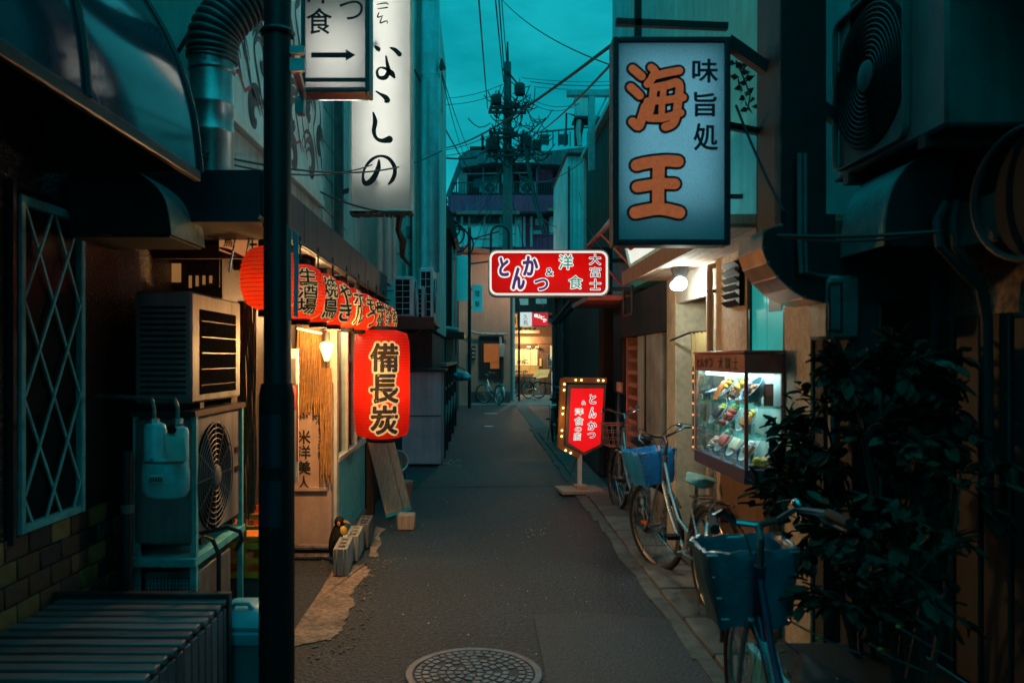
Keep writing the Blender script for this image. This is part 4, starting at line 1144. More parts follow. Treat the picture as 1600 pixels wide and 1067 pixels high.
def plank(label, px_t, px_b, d_t, d_b, ytop, ybot, w):
    t_ = T('leaning_board', label, 'board', at(px_b, ybot, d_b), group='boards leaning beside the big lantern')
    a, b = at(px_b, ybot, d_b), at(px_t, ytop, d_t)
    t_.part('plank', MB().bar(a, b, .022, w, up=UX), M['wood_pale'], bevel=.003)
    return t_
bd = T('leaning_board', 'wide pale board leaning beside the big lantern', 'board', at(605, 808, 7.7))
q0, q1 = at(608, 803, 7.75), at(560, 610, 8.1)
dirv = (q1 - q0).normalized()
side = Vector((1, -.25, 0)).normalized()
side = (side - dirv * side.dot(dirv)).normalized()
def board_piece(a, b, w0, w1, th=.02):
    n_ = side.cross(dirv).normalized()
    vs = []
    for off in (0, th):
        for e, s_ in ((a, w0), (a, w1), (b, w1), (b, w0)): vs.append(e + side * s_ + n_ * off)
    return MB().add(vs, [(0, 1, 2, 3), (7, 6, 5, 4), (0, 4, 5, 1), (1, 5, 6, 2), (2, 6, 7, 3), (3, 7, 4, 0)])
bd.part('plank', board_piece(q0, q1, -.03, .155), M['wood_pale'], bevel=.003)
bd.part('plank', board_piece(q0, q1, .160, .235), M['wood_pale'], bevel=.003)
bd.part('edge_strip', board_piece(q0 - dirv * .028, q0 - dirv * .002, -.03, .235, .022), M['bin_teal'])
solo('wooden_block', MB().box(X(620, 7.2), X(648, 7.2), 7.2, 7.34, 0, .145), M['wood_pale'], 'small square block on the asphalt by the leaning board', 'block', loc=(X(634, 7.2), 7.27, 0), bevel=.012)
pp = T('standpipe', 'dark standpipe with a bent tap behind the leaning board', 'pipe', at(558, 835, 8.0))
c = at(560, 815, 8.05)
pp.part('riser', MB().cyl((c.x, c.y, 0), (c.x, c.y, .62), .022, n=10), M['dark_metal'])
pp.part('tap', MB().tube([(c.x, c.y, .60), (c.x + .05, c.y, .60), (c.x + .09, c.y, .63), (c.x + .09, c.y, .70)], .013, 8), M['steel'])
pp.part('hose', MB().tube([(c.x + .09, c.y, .70), (c.x + .07, c.y, .85), (c.x + .02, c.y + .05, .95)], .012, 7), M['bin_teal'])
bk = T('white_bucket', 'white plastic bucket lying on its side behind the board', 'bucket', at(622, 750, 9.0))
c = at(620, 722, 9.0); Mx = Matrix.Rotation(R(75), 3, 'X') @ Matrix.Rotation(R(10), 3, 'Y')
bk.part('shell', MB().lathe([(.09, -.13), (.118, .13), (.125, .135), (.11, .128), (.085, -.1)], c, 24, M=Mx), M['white_paint'])
fp = T('flower_pot', 'terracotta pot under the white bucket', 'pot', at(630, 775, 8.6))
c = at(630, 778, 8.6)
fp.part('body', MB().lathe([(.075, 0), (.10, .2), (.108, .2), (.108, .235), (.09, .235)], (c.x, c.y, 0), 20), M['terracotta'])
bx2 = T('stacked_crate', 'dark wooden crate carrying the bucket behind the board', 'crate', at(610, 760, 9.1))
c = at(612, 760, 9.1)
bx2.part('body', MB().box(c.x - .2, c.x + .14, 8.9, 9.3, 0, .24), M['wood_dark'], bevel=.01)
for z in (.05, .13, .2): bx2.part('slat', MB().box(c.x - .205, c.x + .145, 8.885, 8.898, z - .025, z + .025), M['wood'])
# ================================================================== grey building with the fat downpipe, mid left
b3 = T('grey_building', 'pale grey building with a fat teal downpipe, mid left', 'building', (-1.2, 14, 0))
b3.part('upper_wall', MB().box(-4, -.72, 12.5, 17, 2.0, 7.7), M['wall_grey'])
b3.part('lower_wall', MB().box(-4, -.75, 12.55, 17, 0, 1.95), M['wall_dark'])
b3.part('upper_strip', MB().box(-.95, -.725, 12.44, 12.497, 2.8, 7.6), M['wall_grey'], bevel=.01)
lv = b3.part('vent', MB().box(X(628, 12.4), X(647, 12.4), 12.43, 12.497, Z(448, 12.4), Z(408, 12.4)), M['mid_metal'], label='grey wall louvre')
for k in range(12):
    z_ = Z(446 - k * 3.1, 12.4); b3.part('slat', MB().bar((X(629, 12.4), 12.42, z_), (X(646, 12.4), 12.42, z_ + .02), .03, .006), M['wall_grey'], under=lv)
for k in range(9): b3.part('joint', MB().box(-1.6, -.955, 12.492, 12.4985, 2.6 + k * .58, 2.612 + k * .58), M['wall_dark'])
dpp = T('downpipe', 'fat glossy teal downpipe beside the strip of sky', 'pipe', (-.76, 12.2, 2.8))
M['pipe_teal'] = mat('pipe_teal', (.28, .52, .56), .3, .45, .25, 4, .05, 30, streak=.25)
dpp.part('tube', MB().cyl((-.755, 12.2, Z(425, 12.2)), (-.755, 12.2, 7.6), .145, n=28), M['pipe_teal'])
for z in (Z(394, 12.2), Z(120, 12.2)): dpp.part('collar', MB().cyl((-.755, 12.2, z), (-.755, 12.2, z + .06), .151, n=28), M['pipe_teal'])
for k, (px_, r_, zt) in enumerate(((654, .018, 7.4), (642, .014, 7.4), (636, .022, 4.6), (601, .02, 7.4))):
    b3.part('conduit', MB().tube([(X(px_, 12.38), 12.4, 2.2), (X(px_, 12.38), 12.4, zt - .4), (X(px_ + (3 if k % 2 else -4), 12.38), 12.4, zt)], r_, 7), M['wall_dark'] if k % 2 else M['wall_grey'])
b3.part('junction_box', MB().box(X(634, 12.3), X(640, 12.3), 12.36, 12.44, Z(372, 12.3), Z(352, 12.3)), M['mid_metal'], bevel=.008)
b3.part('window', MB().box(X(586, 12.4), X(606, 12.4), 12.46, 12.498, Z(420, 12.4), Z(350, 12.4)), M['pane_teal'])
thin = T('thin_pipe', 'thin pale pipe running up left of the fat downpipe', 'pipe', (-1.05, 12.3, 2.8))
thin.part('tube', MB().cyl((X(648, 12.3), 12.3, 2.4), (X(648, 12.3), 12.3, 7.6), .035, n=10), M['wall_grey'])
cp2 = T('flat_canopy', 'flat dark canopy under the row of pale air conditioners', 'canopy', (-.95, 11.4, 2.0))
cp2.part('deck', MB().box(-1.45, -.62, 10.45, 12.5, 2.02, 2.075), M['mid_metal'], bevel=.006)
cp2.part('fascia', MB().box(-1.45, -.60, 10.40, 10.448, 1.93, 2.09), M['wood_dark'])
for y in (10.6, 11.5, 12.3): cp2.part('strut', MB().bar((-1.4, y, 1.5), (-.66, y, 2.01), .035, .035), M['dark_metal'])
condenser('pale outdoor unit nearest in the row, gridded end towards the camera', (X(633, 10.8), 11.0, 2.08), R(-90), .75, .27, .56, M['ac_pale'], group='pale air conditioners on the flat canopy', grid=True)
condenser('pale outdoor unit squeezed behind the nearest one', (X(652, 11.4), 11.75, 2.08), R(-90), .6, .2, .50, M['ac_pale'], group='pale air conditioners on the flat canopy', grid=True)
condenser('tallest pale outdoor unit, right under the fat downpipe', (X(667, 11.6), 11.9, 2.08), R(-90), .7, .2, .78, M['ac_pale'], group='pale air conditioners on the flat canopy', grid=True)
b3.part('door', MB().box(X(618, 12.5), X(640, 12.5), 12.52, 12.548, .9, 1.9), M['pane_dark'], label='small dark barred window')
# grey storage box and timber racks along the left edge
gb = T('storage_cabinet', 'large plain grey cabinet standing beyond the big lantern', 'cabinet', (-.83, 11.7, 0))
M['cab'] = mat('cab', (.5, .46, .56), .65, .1, .2, 3, .12, 50, streak=.3)
gb.part('body', MB().box(-1.12, -.555, 11.5, 12.35, .03, 1.36), M['cab'], bevel=.01)
gb.part('top_sheet', MB().box(-1.16, -.50, 11.45, 12.4, 1.363, 1.40), M['dark_metal'], bevel=.006)
gb.part('seam', MB().box(-1.12, -.556, 11.49, 11.499, .72, .732), M['dark_metal'])
tf = T('timber_rack', 'row of dark timber racks with braces past the grey cabinet', 'rack', (-.58, 15, 0))
ys = [12.5, 13.6, 15.0, 16.6, 18.4]
for y in ys: tf.part('post', MB().box(-.62, -.54, y, y + .09, 0, 1.42), M['wall_dark'], bevel=.006)
for y in (13.1, 14.5): tf.part('panel', MB().box(-.64, -.60, y, y + .7, .02, 1.36), M['wall_dark'])
tf.part('top_rail', MB().box(-.66, -.52, 12.45, 18.6, 1.425, 1.475), M['mid_metal'])
for a, b in zip(ys[:-1], ys[1:]):
    tf.part('brace', MB().bar((-.575, a + .1, .35), (-.575, b, .75), .05, .05), M['mid_metal'])
    tf.part('rail', MB().bar((-.58, a + .09, 1.05), (-.58, b, 1.05), .04, .04), M['dark_metal'])
tf.part('back', MB().box(-.9, -.84, 12.6, 18.6, 0, 1.4), M['wall_black'])
tb = T('green_tarpaulin', 'teal tarpaulin bundle slung at the end of the timber racks', 'bundle', at(722, 600, 18.5))
c = at(721, 585, 18.6); mb = MB()
for k in range(16): mb.ball(c + Vector((rnd(-.16, .12), rnd(-.2, .2), rnd(-.13, .09))), rnd(.07, .12), sx=rnd(.8, 1.3), sz=rnd(.6, 1), n=9, m=6)
tb.part('cover', mb, M['bin_teal'], kind='stuff')
tb.part('rope', MB().tube([c + Vector((.1, 0, .1)), c + Vector((-.1, 0, .2)), (-.56, 18.5, 1.47)], .012, 5), M['cable'])

# dark wooden house with tiled roof behind it
b4 = T('wooden_house', 'dark wooden house with a ragged tiled roof, left of centre', 'house', (-1.6, 20, 0))
b4.part('wall', MB().box(-5, -.66, 18.8, 25, 0, 4.6), M['wall_black'])
mb = MB()
mb.prism([(-4.0, 6.3), (-.86, 5.35), (-.52, 4.35), (-.60, 4.28), (-.95, 5.2), (-4.0, 6.1)], (0, 18.4, 0), UX, UZ, -6.8)
rf = b4.part('roof', mb, M['wood_black'])
me = MB().tube([(-.10, 0, 0), (0, 0, .03), (.10, 0, 0)], .028, 6).mesh('roof_tile', M['wood_black'])
for k in range(18):
    b4.piece('roof_tile', me, (-.80 + .26 * ((k % 3) / 3.0), 18.4 + k * .36, 5.2 - .75 * ((k % 3) / 3.0)), under=rf, rot=(0, R(68), 0))
b4.part('window', MB().box(X(711, 18.8), X(731, 18.8) , 18.74, 18.79, Z(470, 18.8), Z(400, 18.8)), M['pane_teal'], label='blue-lit upper window')
for px_ in (706, 711): b4.part('post', MB().box(X(px_, 18.7), X(px_, 18.7) + .04, 18.68, 18.72, 1.6, Z(390, 18.7)), M['wall_grey'])
b4.part('low_eave', MB().prism([(X(690, 18), Z(517, 18)), (X(726, 18), Z(520, 18)), (X(726, 18), Z(530, 18)), (X(690, 18), Z(527, 18))], (0, 17.6, 0), UX, UZ, -1.2), M['dark_metal'])
b4.part('awning_edge', MB().tube([at(690, 514, 17.8), at(700, 513, 17.8), at(716, 516, 17.8)], .05, 7), M['wall_grey'])
b4.part('lower_wall', MB().box(-.8, -.655, 18.74, 18.79, 0, 2.0), M['wall_beige'])
tp = T('telegraph_post', 'slim black post in front of the beige building', 'pole', at(733, 620, 25))
tp.part('shaft', MB().cyl((X(733.5, 25), 25, 0), (X(733.5, 25), 25, Z(355, 25)), .055, n=12), M['black_paint'])
tp.part('bracket', MB().bar((X(733, 25), 25, Z(375, 25)), (X(780, 25), 25, Z(362, 25)), .04, .04), M['black_paint'])
tp.part('bracket', MB().bar((X(733, 25), 25, Z(374, 25)), (X(770, 25), 25, Z(374, 25)), .03, .03), M['black_paint'])
hp_ = T('hoop_bracket', 'black hooped steel bracket above the red signboard', 'bracket', at(780, 400, 24))
pts = [at(767, 400, 24), at(767, 366, 24)] + [at(781 - 14 * math.cos(PI * k / 8), 366 - 13 * math.sin(PI * k / 8), 24) for k in range(1, 8)] + [at(795, 366, 24), at(795, 392, 24)]
hp_.part('tube', MB().tube(pts, .035, 7), M['black_paint'])
sl2 = T('added_street_lamp', 'added unseen street lamp on an arm of the slim black post', 'street lamp', at(800, 425, 26.4))  # lamp added out of sight to warm the beige wall
c = at(800, 425, 26.4)
sl2.part('arm', MB().tube([(X(733, 25), 25, c.z + .1), (c.x - .5, 25.1, c.z + .22), (c.x, 26.4, c.z + .14)], .025, 7), M['black_paint'])
sl2.part('hood', MB().lathe([(.04, .14), (.07, .12), (.18, .05), (.19, .03), (.17, .03)], c, 18), M['dark_metal'])
sl2.part('bulb', MB().ball(c + UZ * .02, .07, n=12, m=8), glow('added_street_bulb', (1, .72, .42), 6, .02))
sl2.lamp('POINT', c - UZ * .12, 75, (1, .62, .40), .08)
bs = T('blue_sign', 'narrow blue hanging sign on the slim black post', 'sign', at(745, 466, 25))
bs.part('board', MB().box(X(738, 25), X(754, 25), 25, 25.1, Z(487, 25), Z(445, 25)), M['pane_teal'])
for k, ch in enumerate('理髪'): letters(bs, ch, (X(742, 25), 24.995, Z(463 + k * 16, 25)), UX, UZ, .15, .17, M['navy'], .01)
for z in (452, 480): bs.part('arm', MB().bar(at(734, z, 25.05), at(738, z, 25.05), .03, .03), M['black_paint'])
cbx = T('wall_letterbox', 'slotted dark box on the beige wall', 'box', at(740, 550, 27.8))
cbx.part('body', MB().box(X(737, 27.9), X(743, 27.9), 27.8, 27.95, Z(562, 27.9), Z(541, 27.9)), M['dark_metal'])
for k in range(3): cbx.part('slot', MB().box(X(737.5, 27.8), X(742.5, 27.8), 27.78, 27.799, Z(559 - k * 6, 27.8), Z(556 - k * 6, 27.8)), M['wall_grey'])

# beige corner building closing the alley
b5 = T('beige_building', 'beige corner building closing the alley, boarded orange window', 'building', (.3, 28, 0))
b5.part('wall', MB().box(-6, X(797, 28), 28, 33, 0, Z(398, 28)), M['wall_beige'])
mb = MB(); mb.prism([(X(725, 27.7), Z(384, 27.7)), (X(768, 27.7), Z(392, 27.7)), (X(800, 27.7), Z(396, 27.7)), (X(800, 27.7), Z(401, 27.7)), (X(725, 27.7), Z(393, 27.7))], (0, 27.5, 0), UX, UZ, -3)
b5.part('roof', mb, M['terracotta'])
b5.part('plinth', MB().box(X(735, 27.9), X(797, 27.9), 27.9, 27.998, 0, Z(612, 27.9)), M['concrete_dark'])
wr = b5.part('window', MB().box(X(749, 27.95), X(787, 27.95), 27.93, 27.998, Z(592, 27.95), Z(524, 27.95)), M['wood_black'], label='recessed dark window opening')
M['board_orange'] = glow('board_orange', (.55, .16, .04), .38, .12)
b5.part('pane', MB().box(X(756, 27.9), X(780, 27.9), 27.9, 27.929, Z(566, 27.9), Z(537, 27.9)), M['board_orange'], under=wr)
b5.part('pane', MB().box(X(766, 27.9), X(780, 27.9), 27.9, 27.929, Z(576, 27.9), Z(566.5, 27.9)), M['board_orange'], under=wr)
b5.part('cable_tray', MB().tube([at(736, 518, 27.8), at(745, 521, 27.8), at(770, 522, 27.8), at(792, 522, 27.8)], .045, 7), M['wall_grey'])
em_ = T('electric_meter', 'pale electric meter box beside the boarded orange window', 'meter', at(784, 547, 27.7))
em_.part('box', MB().box(X(780, 27.7), X(788, 27.7), 27.7, 27.9, Z(558, 27.7), Z(537, 27.7)), M['wall_grey'], bevel=.02)
em_.part('conduit', MB().cyl(at(784, 558, 27.85), at(784, 600, 27.85), .05, n=8), M['wall_dark'])
em_.part('conduit', MB().cyl(at(782, 526, 27.85), at(782, 537, 27.85), .05, n=8), M['wall_grey'])

# ================================================================== restaurant at the far corner
b6 = T('corner_restaurant', 'warmly lit restaurant at the far corner with a pale noren', 'restaurant', (2, 36, 0))
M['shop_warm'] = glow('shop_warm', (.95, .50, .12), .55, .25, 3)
M['shop_cream'] = glow('shop_cream', (.95, .72, .32), .75, .12, 4)
d = 35.0
b6.part('upper_wall', MB().box(X(790, d), 7, d + .3, 40, Z(488, d), Z(440, d)), M['wall_dark'])
b6.part('back_wall', MB().box(X(797, d), 4.2, 37.4, 37.6, 0, 3.2), M['wood'])
b6.part('side_wall', MB().box(X(842, d), X(863, d), d + .05, d + .2, 0, Z(532, d)), M['wood'])
b6.part('right_wall', MB().box(X(866, d), 6, d - .4, d + .2, 0, 5.5), M['wall_black'])
b6.part('eave', MB().box(X(797, d), X(842, d), d - .5, d + .3, Z(520, d), Z(516.5, d)), M['wood_pale'])
for k in range(6): b6.part('rafter', MB().box(X(799 + k * 7, d), X(801 + k * 7, d), d - .48, d + .2, Z(516, d), Z(512, d)), M['wood_dark'])
b6.part('lintel', MB().box(X(797, d), X(864, d), d - .02, d + .12, Z(537, d), Z(526, d)), M['wood'])
nrn = T('noren_curtain', 'pale yellow noren with black characters at the far restaurant', 'curtain', at(818, 570, d))
for k in range(4):
    a, b = 797.5 + k * 10.6, 807.4 + k * 10.6
    A = [(X(a + (b - a) * j / 6, d), d - .06 + .03 * math.sin(j * 2.1 + k), Z(545.5, d)) for j in range(7)]
    B = [(p[0], p[1] - .02 * math.sin(j * 1.3), Z(571, d)) for j, p in enumerate(A)]
    nrn.part('cloth_panel', MB().shell(A, B, .006), M['shop_cream'])
nrn.part('rod', MB().cyl(at(796, 545, d - .04), at(842, 545, d - .04), .02, n=8), M['wood_dark'])
for ch, a in (('さ', 808), ('ぬ', 815), ('こ', 819)): letters(nrn, ch, (X(a, d), d - .13, Z(568, d)), UX, UZ, .17, .17, M['ink'], .02)
b6.part('shelf', MB().box(X(798, 36), X(843, 36), 36, 36.2, Z(584, 36), Z(572, 36)), M['shop_warm'])
b6.part('counter', MB().box(X(831, 34.6), X(842, 34.6), 34.5, 34.7, 0, Z(586, 34.6)), M['wood_pale'])
b6.part('counter', MB().box(X(798, 35.5), X(830, 35.5), 35.5, 35.7, 0, Z(588, 35.5)), M['wood'])
for a, b in ((816, 829), (829, 841)): b6.part('wall_lamp', MB().box(X(a + 8, 34.9), X(b, 34.9), 34.8, 34.97, Z(543, 34.9), Z(541, 34.9)), M['shop_cream'])
b6.lamp('POINT', (X(822, 34.5), 34.4, 2.35), 160, (1, .62, .28), .15)
b6.lamp('POINT', (X(818, 36.3), 36.3, 2.1), 110, (1, .62, .28), .2)
for k in range(2): b6.part('poster', MB().box(X(843 + k * .0, 35), X(846, 35), 35.0, 35.04, Z(572, 35), Z(560, 35)), M['shop_warm']) if k == 0 else None
M['sign_white_far'] = glow('sign_white_far', (.80, .90, .88), .7, .08, 3)
M['sign_red_far'] = glow('sign_red_far', (.9, .02, .03), .62, .1, 3)
M['sign_orange_far'] = glow('sign_orange_far', (.95, .36, .06), .7, .3, 4)
M['lit_white'] = glow('lit_white', (1, 1, .95), 1.0, .05)
d = 33.9
fs = T('restaurant_signboard', 'white and red lit signboard above the far restaurant', 'sign', at(830, 510, d))
fs.part('case', MB().box(X(810, d), X(857, d), d, d + .18, Z(511, d), Z(487, d)), M['sign_frame'])
fs.part('white_face', MB().box(X(811, d), X(831, d), d - .01, d - .001, Z(510, d), Z(488, d)), M['sign_white_far'])
fs.part('red_face', MB().box(X(831.2, d), X(856, d), d - .01, d - .001, Z(509, d), Z(489, d)), M['sign_red_far'])
letters(fs, '久', (X(817.5, d), d - .0105, Z(499, d)), UX, UZ, .2, .22, M['ink'])
letters(fs, '鳥', (X(817.5, d), d - .0105, Z(508, d)), UX, UZ, .2, .22, M['ink'])
letters(fs, '味', (X(835, d), d - .0105, Z(496, d)), UX, UZ, .15, .15, M['lit_white'], .05)
letters(fs, 'ふ', (X(840, d), d - .0105, Z(497, d)), UX, UZ, .15, .15, M['lit_white'], .05)
letters(fs, 'と', (X(845, d), d - .0105, Z(499, d)), UX, UZ, .15, .15, M['lit_white'], .05)
letters(fs, 'か', (X(848.5, d), d - .0105, Z(503, d)), UX, UZ, .15, .15, M['lit_white'], .05)
os_ = T('orange_sign', 'small orange lit sign behind the far utility pole', 'sign', at(803, 511, 34.2))
os_.part('case', MB().box(X(796, 34.2), X(808.5, 34.2), 34.2, 34.35, Z(512, 34.2), Z(490, 34.2)), M['sign_frame'])
os_.part('face', MB().box(X(796.5, 34.2), X(808, 34.2), 34.18, 34.199, Z(511.5, 34.2), Z(490.5, 34.2)), M['sign_orange_far'])
letters(os_, '酒', (X(799, 34.2), 34.179, Z(506, 34.2)), UX, UZ, .2, .28, M['ink_red'], .03)
rl = T('round_white_lantern', 'small white half-round lantern by the far restaurant', 'lantern', at(868, 567, 33))
rl.part('paper_shell', MB().ball(at(867.5, 559, 33), .19, sx=1.05, sz=.95, n=16, m=10), sheer('paper_white', (.6, .65, .6), (.8, .85, .75), .5, .6, emit=.35))
rl.part('cap', MB().cyl(at(867.5, 552, 33), at(867.5, 550, 33), .1, n=12), M['plastic_black'])
mbd = T('menu_board', 'tilted yellow-lit menu board in front of the far restaurant', 'menu', at(842, 590, 33))
mb = MB(); mb.prism([(X(831, 33), Z(592, 33)), (X(855, 33), Z(589, 33)), (X(859, 33), Z(577, 33)), (X(839, 33), Z(577, 33))], (0, 33, 0), UX, UZ, .05)
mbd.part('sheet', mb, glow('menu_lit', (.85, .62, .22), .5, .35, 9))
for a, b in ((836, 832), (852, 850)): mbd.part('leg', MB().cyl(at(a, 588, 33.06), (X(b, 33.06), 33.06, 0), .015, n=6), M['dark_metal'])
ls = T('light_box_sign', 'blank white standing light box by the black bicycle', 'sign', (X(868, 24), 24, 0))
ls.part('case', MB().box(X(861.5, 24), X(875.5, 24), 24, 24.2, Z(621, 24), Z(579, 24)), M['sign_frame'])
ls.part('face', MB().box(X(862, 24), X(875, 24), 23.98, 23.999, Z(620, 24), Z(580, 24)), glow('white_lit', (.72, .88, 1.0), .8, .05))
ls.part('stand', MB().box(X(863, 24), X(874, 24), 24.02, 24.18, 0, Z(621.5, 24)), M['dark_metal'])
vs = T('vertical_signboard', 'slim amber vertical sign at the far right shop', 'sign', at(882, 565, 26))
vs.part('board', MB().box(X(880, 26), X(883.5, 26), 26, 26.1, Z(574, 26), Z(553, 26)), M['shop_warm'])
lb = T('small_flag', 'slim cream banner by the white half-round lantern', 'banner', at(861, 553, 33.5))
lb.part('cloth', MB().box(X(859.5, 33.5), X(864, 33.5), 33.5, 33.52, Z(560, 33.5), Z(540, 33.5)), M['shop_cream'])
pb = T('notice_board', 'pale notice board with tiny writing right of the far counter', 'notice', at(860, 572, 34))
pb.part('sheet', MB().box(X(855, 34), X(863, 34), 34, 34.04, Z(573, 34), Z(553, 34)), M['wall_grey'])
for k in range(5): pb.part('text_line', MB().box(X(856, 34), X(862, 34), 33.985, 33.999, Z(556.5 + k * 3.4, 34), Z(555 + k * 3.4, 34)), M['ink'])
pp2 = T('slim_post', 'slim dark post in front of the far restaurant', 'pole', (X(811, 29), 29, 0))
pp2.part('shaft', MB().cyl((X(811, 29), 29, 0), (X(811, 29), 29, Z(470, 29)), .04, n=10), M['black_paint'])
b6.part('window', MB().box(X(812, 35), X(826, 35), 35.27, 35.3, Z(476, 35), Z(466, 35)), M['pane_teal'])
b6.part('window', MB().box(X(838, 35), X(855, 35), 35.27, 35.3, Z(474, 35), Z(466, 35)), M['pane_teal'])

# ================================================================== purple apartment block
d = 42.0
b7 = T('purple_apartment', 'purple three-storey block with balconies behind the utility pole', 'building', (1.2, 44, 0))
def bx(t_, name, px0, px1, py0, py1, dep, m_, y=d, under=None, label=None, **k):
    return t_.part(name, MB().box(X(px0, y), X(px1, y), y, y + dep, Z(py1, y), Z(py0, y)), m_, under=under, label=label, **k)
bx(b7, 'wall', 700, 960, 300, 620, 6, M['purple_wall'], y=42.6)
bx(b7, 'upper_wall', 722, 960, 240, 300, 5, M['far_grey'], y=44.2)
bx(b7, 'balcony_parapet', 704, 884, 305, 331, .15, M['purple_wall'], y=41.4)
bx(b7, 'balcony_floor', 704, 884, 331.5, 334, 1.6, M['wall_dark'], y=41.4)
bx(b7, 'ledge', 713, 812, 329, 334.5, .35, M['pink_trim'], y=41.0)
bx(b7, 'ledge', 856, 886, 325, 329.5, .35, M['pink_trim'], y=41.0)
w7 = bx(b7, 'window', 712, 815, 335, 386, .1, M['pane_teal'], y=42.45, label='wide teal window band')
for px_ in (711, 733, 757, 782, 806, 813): bx(b7, 'mullion', px_ - 1.6, px_ + 1.6, 335, 386, .16, M['teal_wall'], y=42.3, under=w7)
bx(b7, 'transom', 712, 815, 350, 352, .1, M['teal_wall'], y=42.34, under=w7)
bx(b7, 'shade', 712, 806, 336.5, 350, .06, M['ink_teal'], y=42.38, under=w7)
w8 = bx(b7, 'window', 858, 884, 330, 362, .1, M['pane_teal'], y=42.45, label='narrow teal window with blinds')
for k in range(4): bx(b7, 'blind', 866, 884, 348 + k * 3.4, 350 + k * 3.4, .05, M['wall_grey'], y=42.39, under=w8)
bx(b7, 'frame', 859, 864, 330, 366, .12, M['teal_wall'], y=42.3, under=w8)
bx(b7, 'vent', 833, 850, 360, 366, .1, M['teal_wall'], y=42.4)
# third floor recess
for a, b, c_, e, m_ in ((740, 780, 268, 304, 'pane_teal'), (796, 808, 262, 304, 'ink_teal'), (812, 832, 266, 304, 'pane_teal')):
    w9 = bx(b7, 'window', a, b, c_, e, .1, M[m_], y=44.05)
    bx(b7, 'frame', (a + b) / 2 - 1, (a + b) / 2 + 1, c_, e, .08, M['teal_wall'], y=43.93, under=w9)
    bx(b7, 'frame', a, b, c_ + 4, c_ + 6.5, .08, M['teal_wall'], y=43.95, under=w9)
bx(b7, 'laundry_screen', 836, 865, 263, 292, .2, M['purple_wall'], y=42.2, bevel=.08, label='reddish rounded balcony screen')
bx(b7, 'screen_base', 842, 864, 287, 297, .3, M['wall_black'], y=42.0)
mb = MB()
for k in range(46): mb.cyl((X(706 + k * 3.9, 41.45), 41.45, Z(305, 41.45)), (X(706 + k * 3.9, 41.45), 41.45, Z(287, 41.45)), .018, n=4)
mb.bar((X(704, 41.45), 41.45, Z(286, 41.45)), (X(884, 41.45), 41.45, Z(284, 41.45)), .05, .05)
rl7 = b7.part('railing', mb, M['ink_teal'], smooth=False)
mb = MB(); mb.prism([(X(716, 41), Z(246, 41)), (X(730, 41), Z(235, 41)), (X(860, 41), Z(236, 41)), (X(962, 41), Z(224, 41)), (X(962, 41), Z(243, 41)), (X(880, 41), Z(258, 41)), (X(780, 41), Z(252, 41)), (X(722, 41), Z(262, 41))], (0, 41, 0), UX, UZ, -5)
b7.part('roof', mb, M['far_grey'])
bx(b7, 'fascia', 778, 835, 250, 254, .1, M['teal_wall'], y=41.0 - .15)
b7.part('raking_wall', MB().bar(at(700, 308, 41.6), at(722, 250, 41.6), .25, .25), M['far_grey'])
bx(b7, 'column', 716, 730, 270, 303, .8, M['wall_upper'], y=42.0)
b7.part('raking_wall', MB().bar(at(872, 300, 42), at(886, 258, 42), .5, .3), M['teal_wall'])
mb = MB()
for k in range(10): mb.cyl(at(846 + k * 9, 229, 41.2), at(846 + k * 9, 206, 41.2), .03, n=5)
mb.bar(at(843, 207, 41.2), at(930, 198, 41.2), .08, .08)
b7.part('roof_railing', mb, M['ink_teal'], smooth=False)
for a, b in ((844, 858), (872, 888)): bx(b7, 'roof_panel', a, b, 210, 226, .1, M['ink_teal'], y=41.5)
bx(b7, 'roof_box', 832, 846, 218, 232, .8, M['wall_dark'], y=41.5)
bx(b7, 'roof_box', 734, 760, 229, 237, .8, M['wall_dark'], y=41.5)
bx(b7, 'chimney', 752, 756, 212, 240, .2, M['wall_dark'], y=41.5)
# junk on the balcony
bx(b7, 'balcony_box', 733, 748, 292, 303, .3, M['wall_black'], y=42.2, bevel=.05)
condenser('small outdoor unit on the left of the purple block balcony', (X(768, 42.2), 42.2, Z(304, 42.2)), R(180), .8, .3, .62, M['ac_pale'], group='outdoor units on the purple block balcony')
condenser('small outdoor unit on the right of the purple block balcony', (X(826, 42.2), 42.2, Z(304, 42.2)), R(180), .8, .3, .62, M['ac_pale'], group='outdoor units on the purple block balcony')
for px_ in (722, 819, 830): b7.part('drainpipe', MB().cyl((X(px_, 42.3), 42.2, Z(386, 42.3)), (X(px_, 42.3), 42.2, Z(334, 42.3)), .07, n=8), M['teal_wall'])
for k in range(5): bx(b7, 'balcony_post', 712 + k * 42, 714 + k * 42, 262, 306, .12, M['far_grey'], y=41.5)
b7.part('laundry_pole', MB().cyl(at(730, 272, 41.8), at(832, 270, 41.8), .035, n=6), M['wall_upper'])
for k, (px_, m_) in enumerate(((784, 'wall_upper'), (790, 'far_grey'), (798, 'purple_wall'))): bx(b7, 'laundry', px_, px_ + 5, 271, 287 - 2 * k, .05, M[m_], y=41.8)
bx(b7, 'sign_plate', 836, 848, 342, 352, .1, M['wall_upper'], y=42.45)
dish = T('satellite_dish', 'small pale satellite dish on the purple block balcony', 'dish', at(876, 285, 41))
dish.part('bowl', MB().ball(at(876, 284, 41), .22, sy=.4, n=14, m=8), M['wall_grey'])
dish.part('arm', MB().cyl(at(876, 285, 41), at(883, 291, 41), .04, n=6), M['wall_grey'])

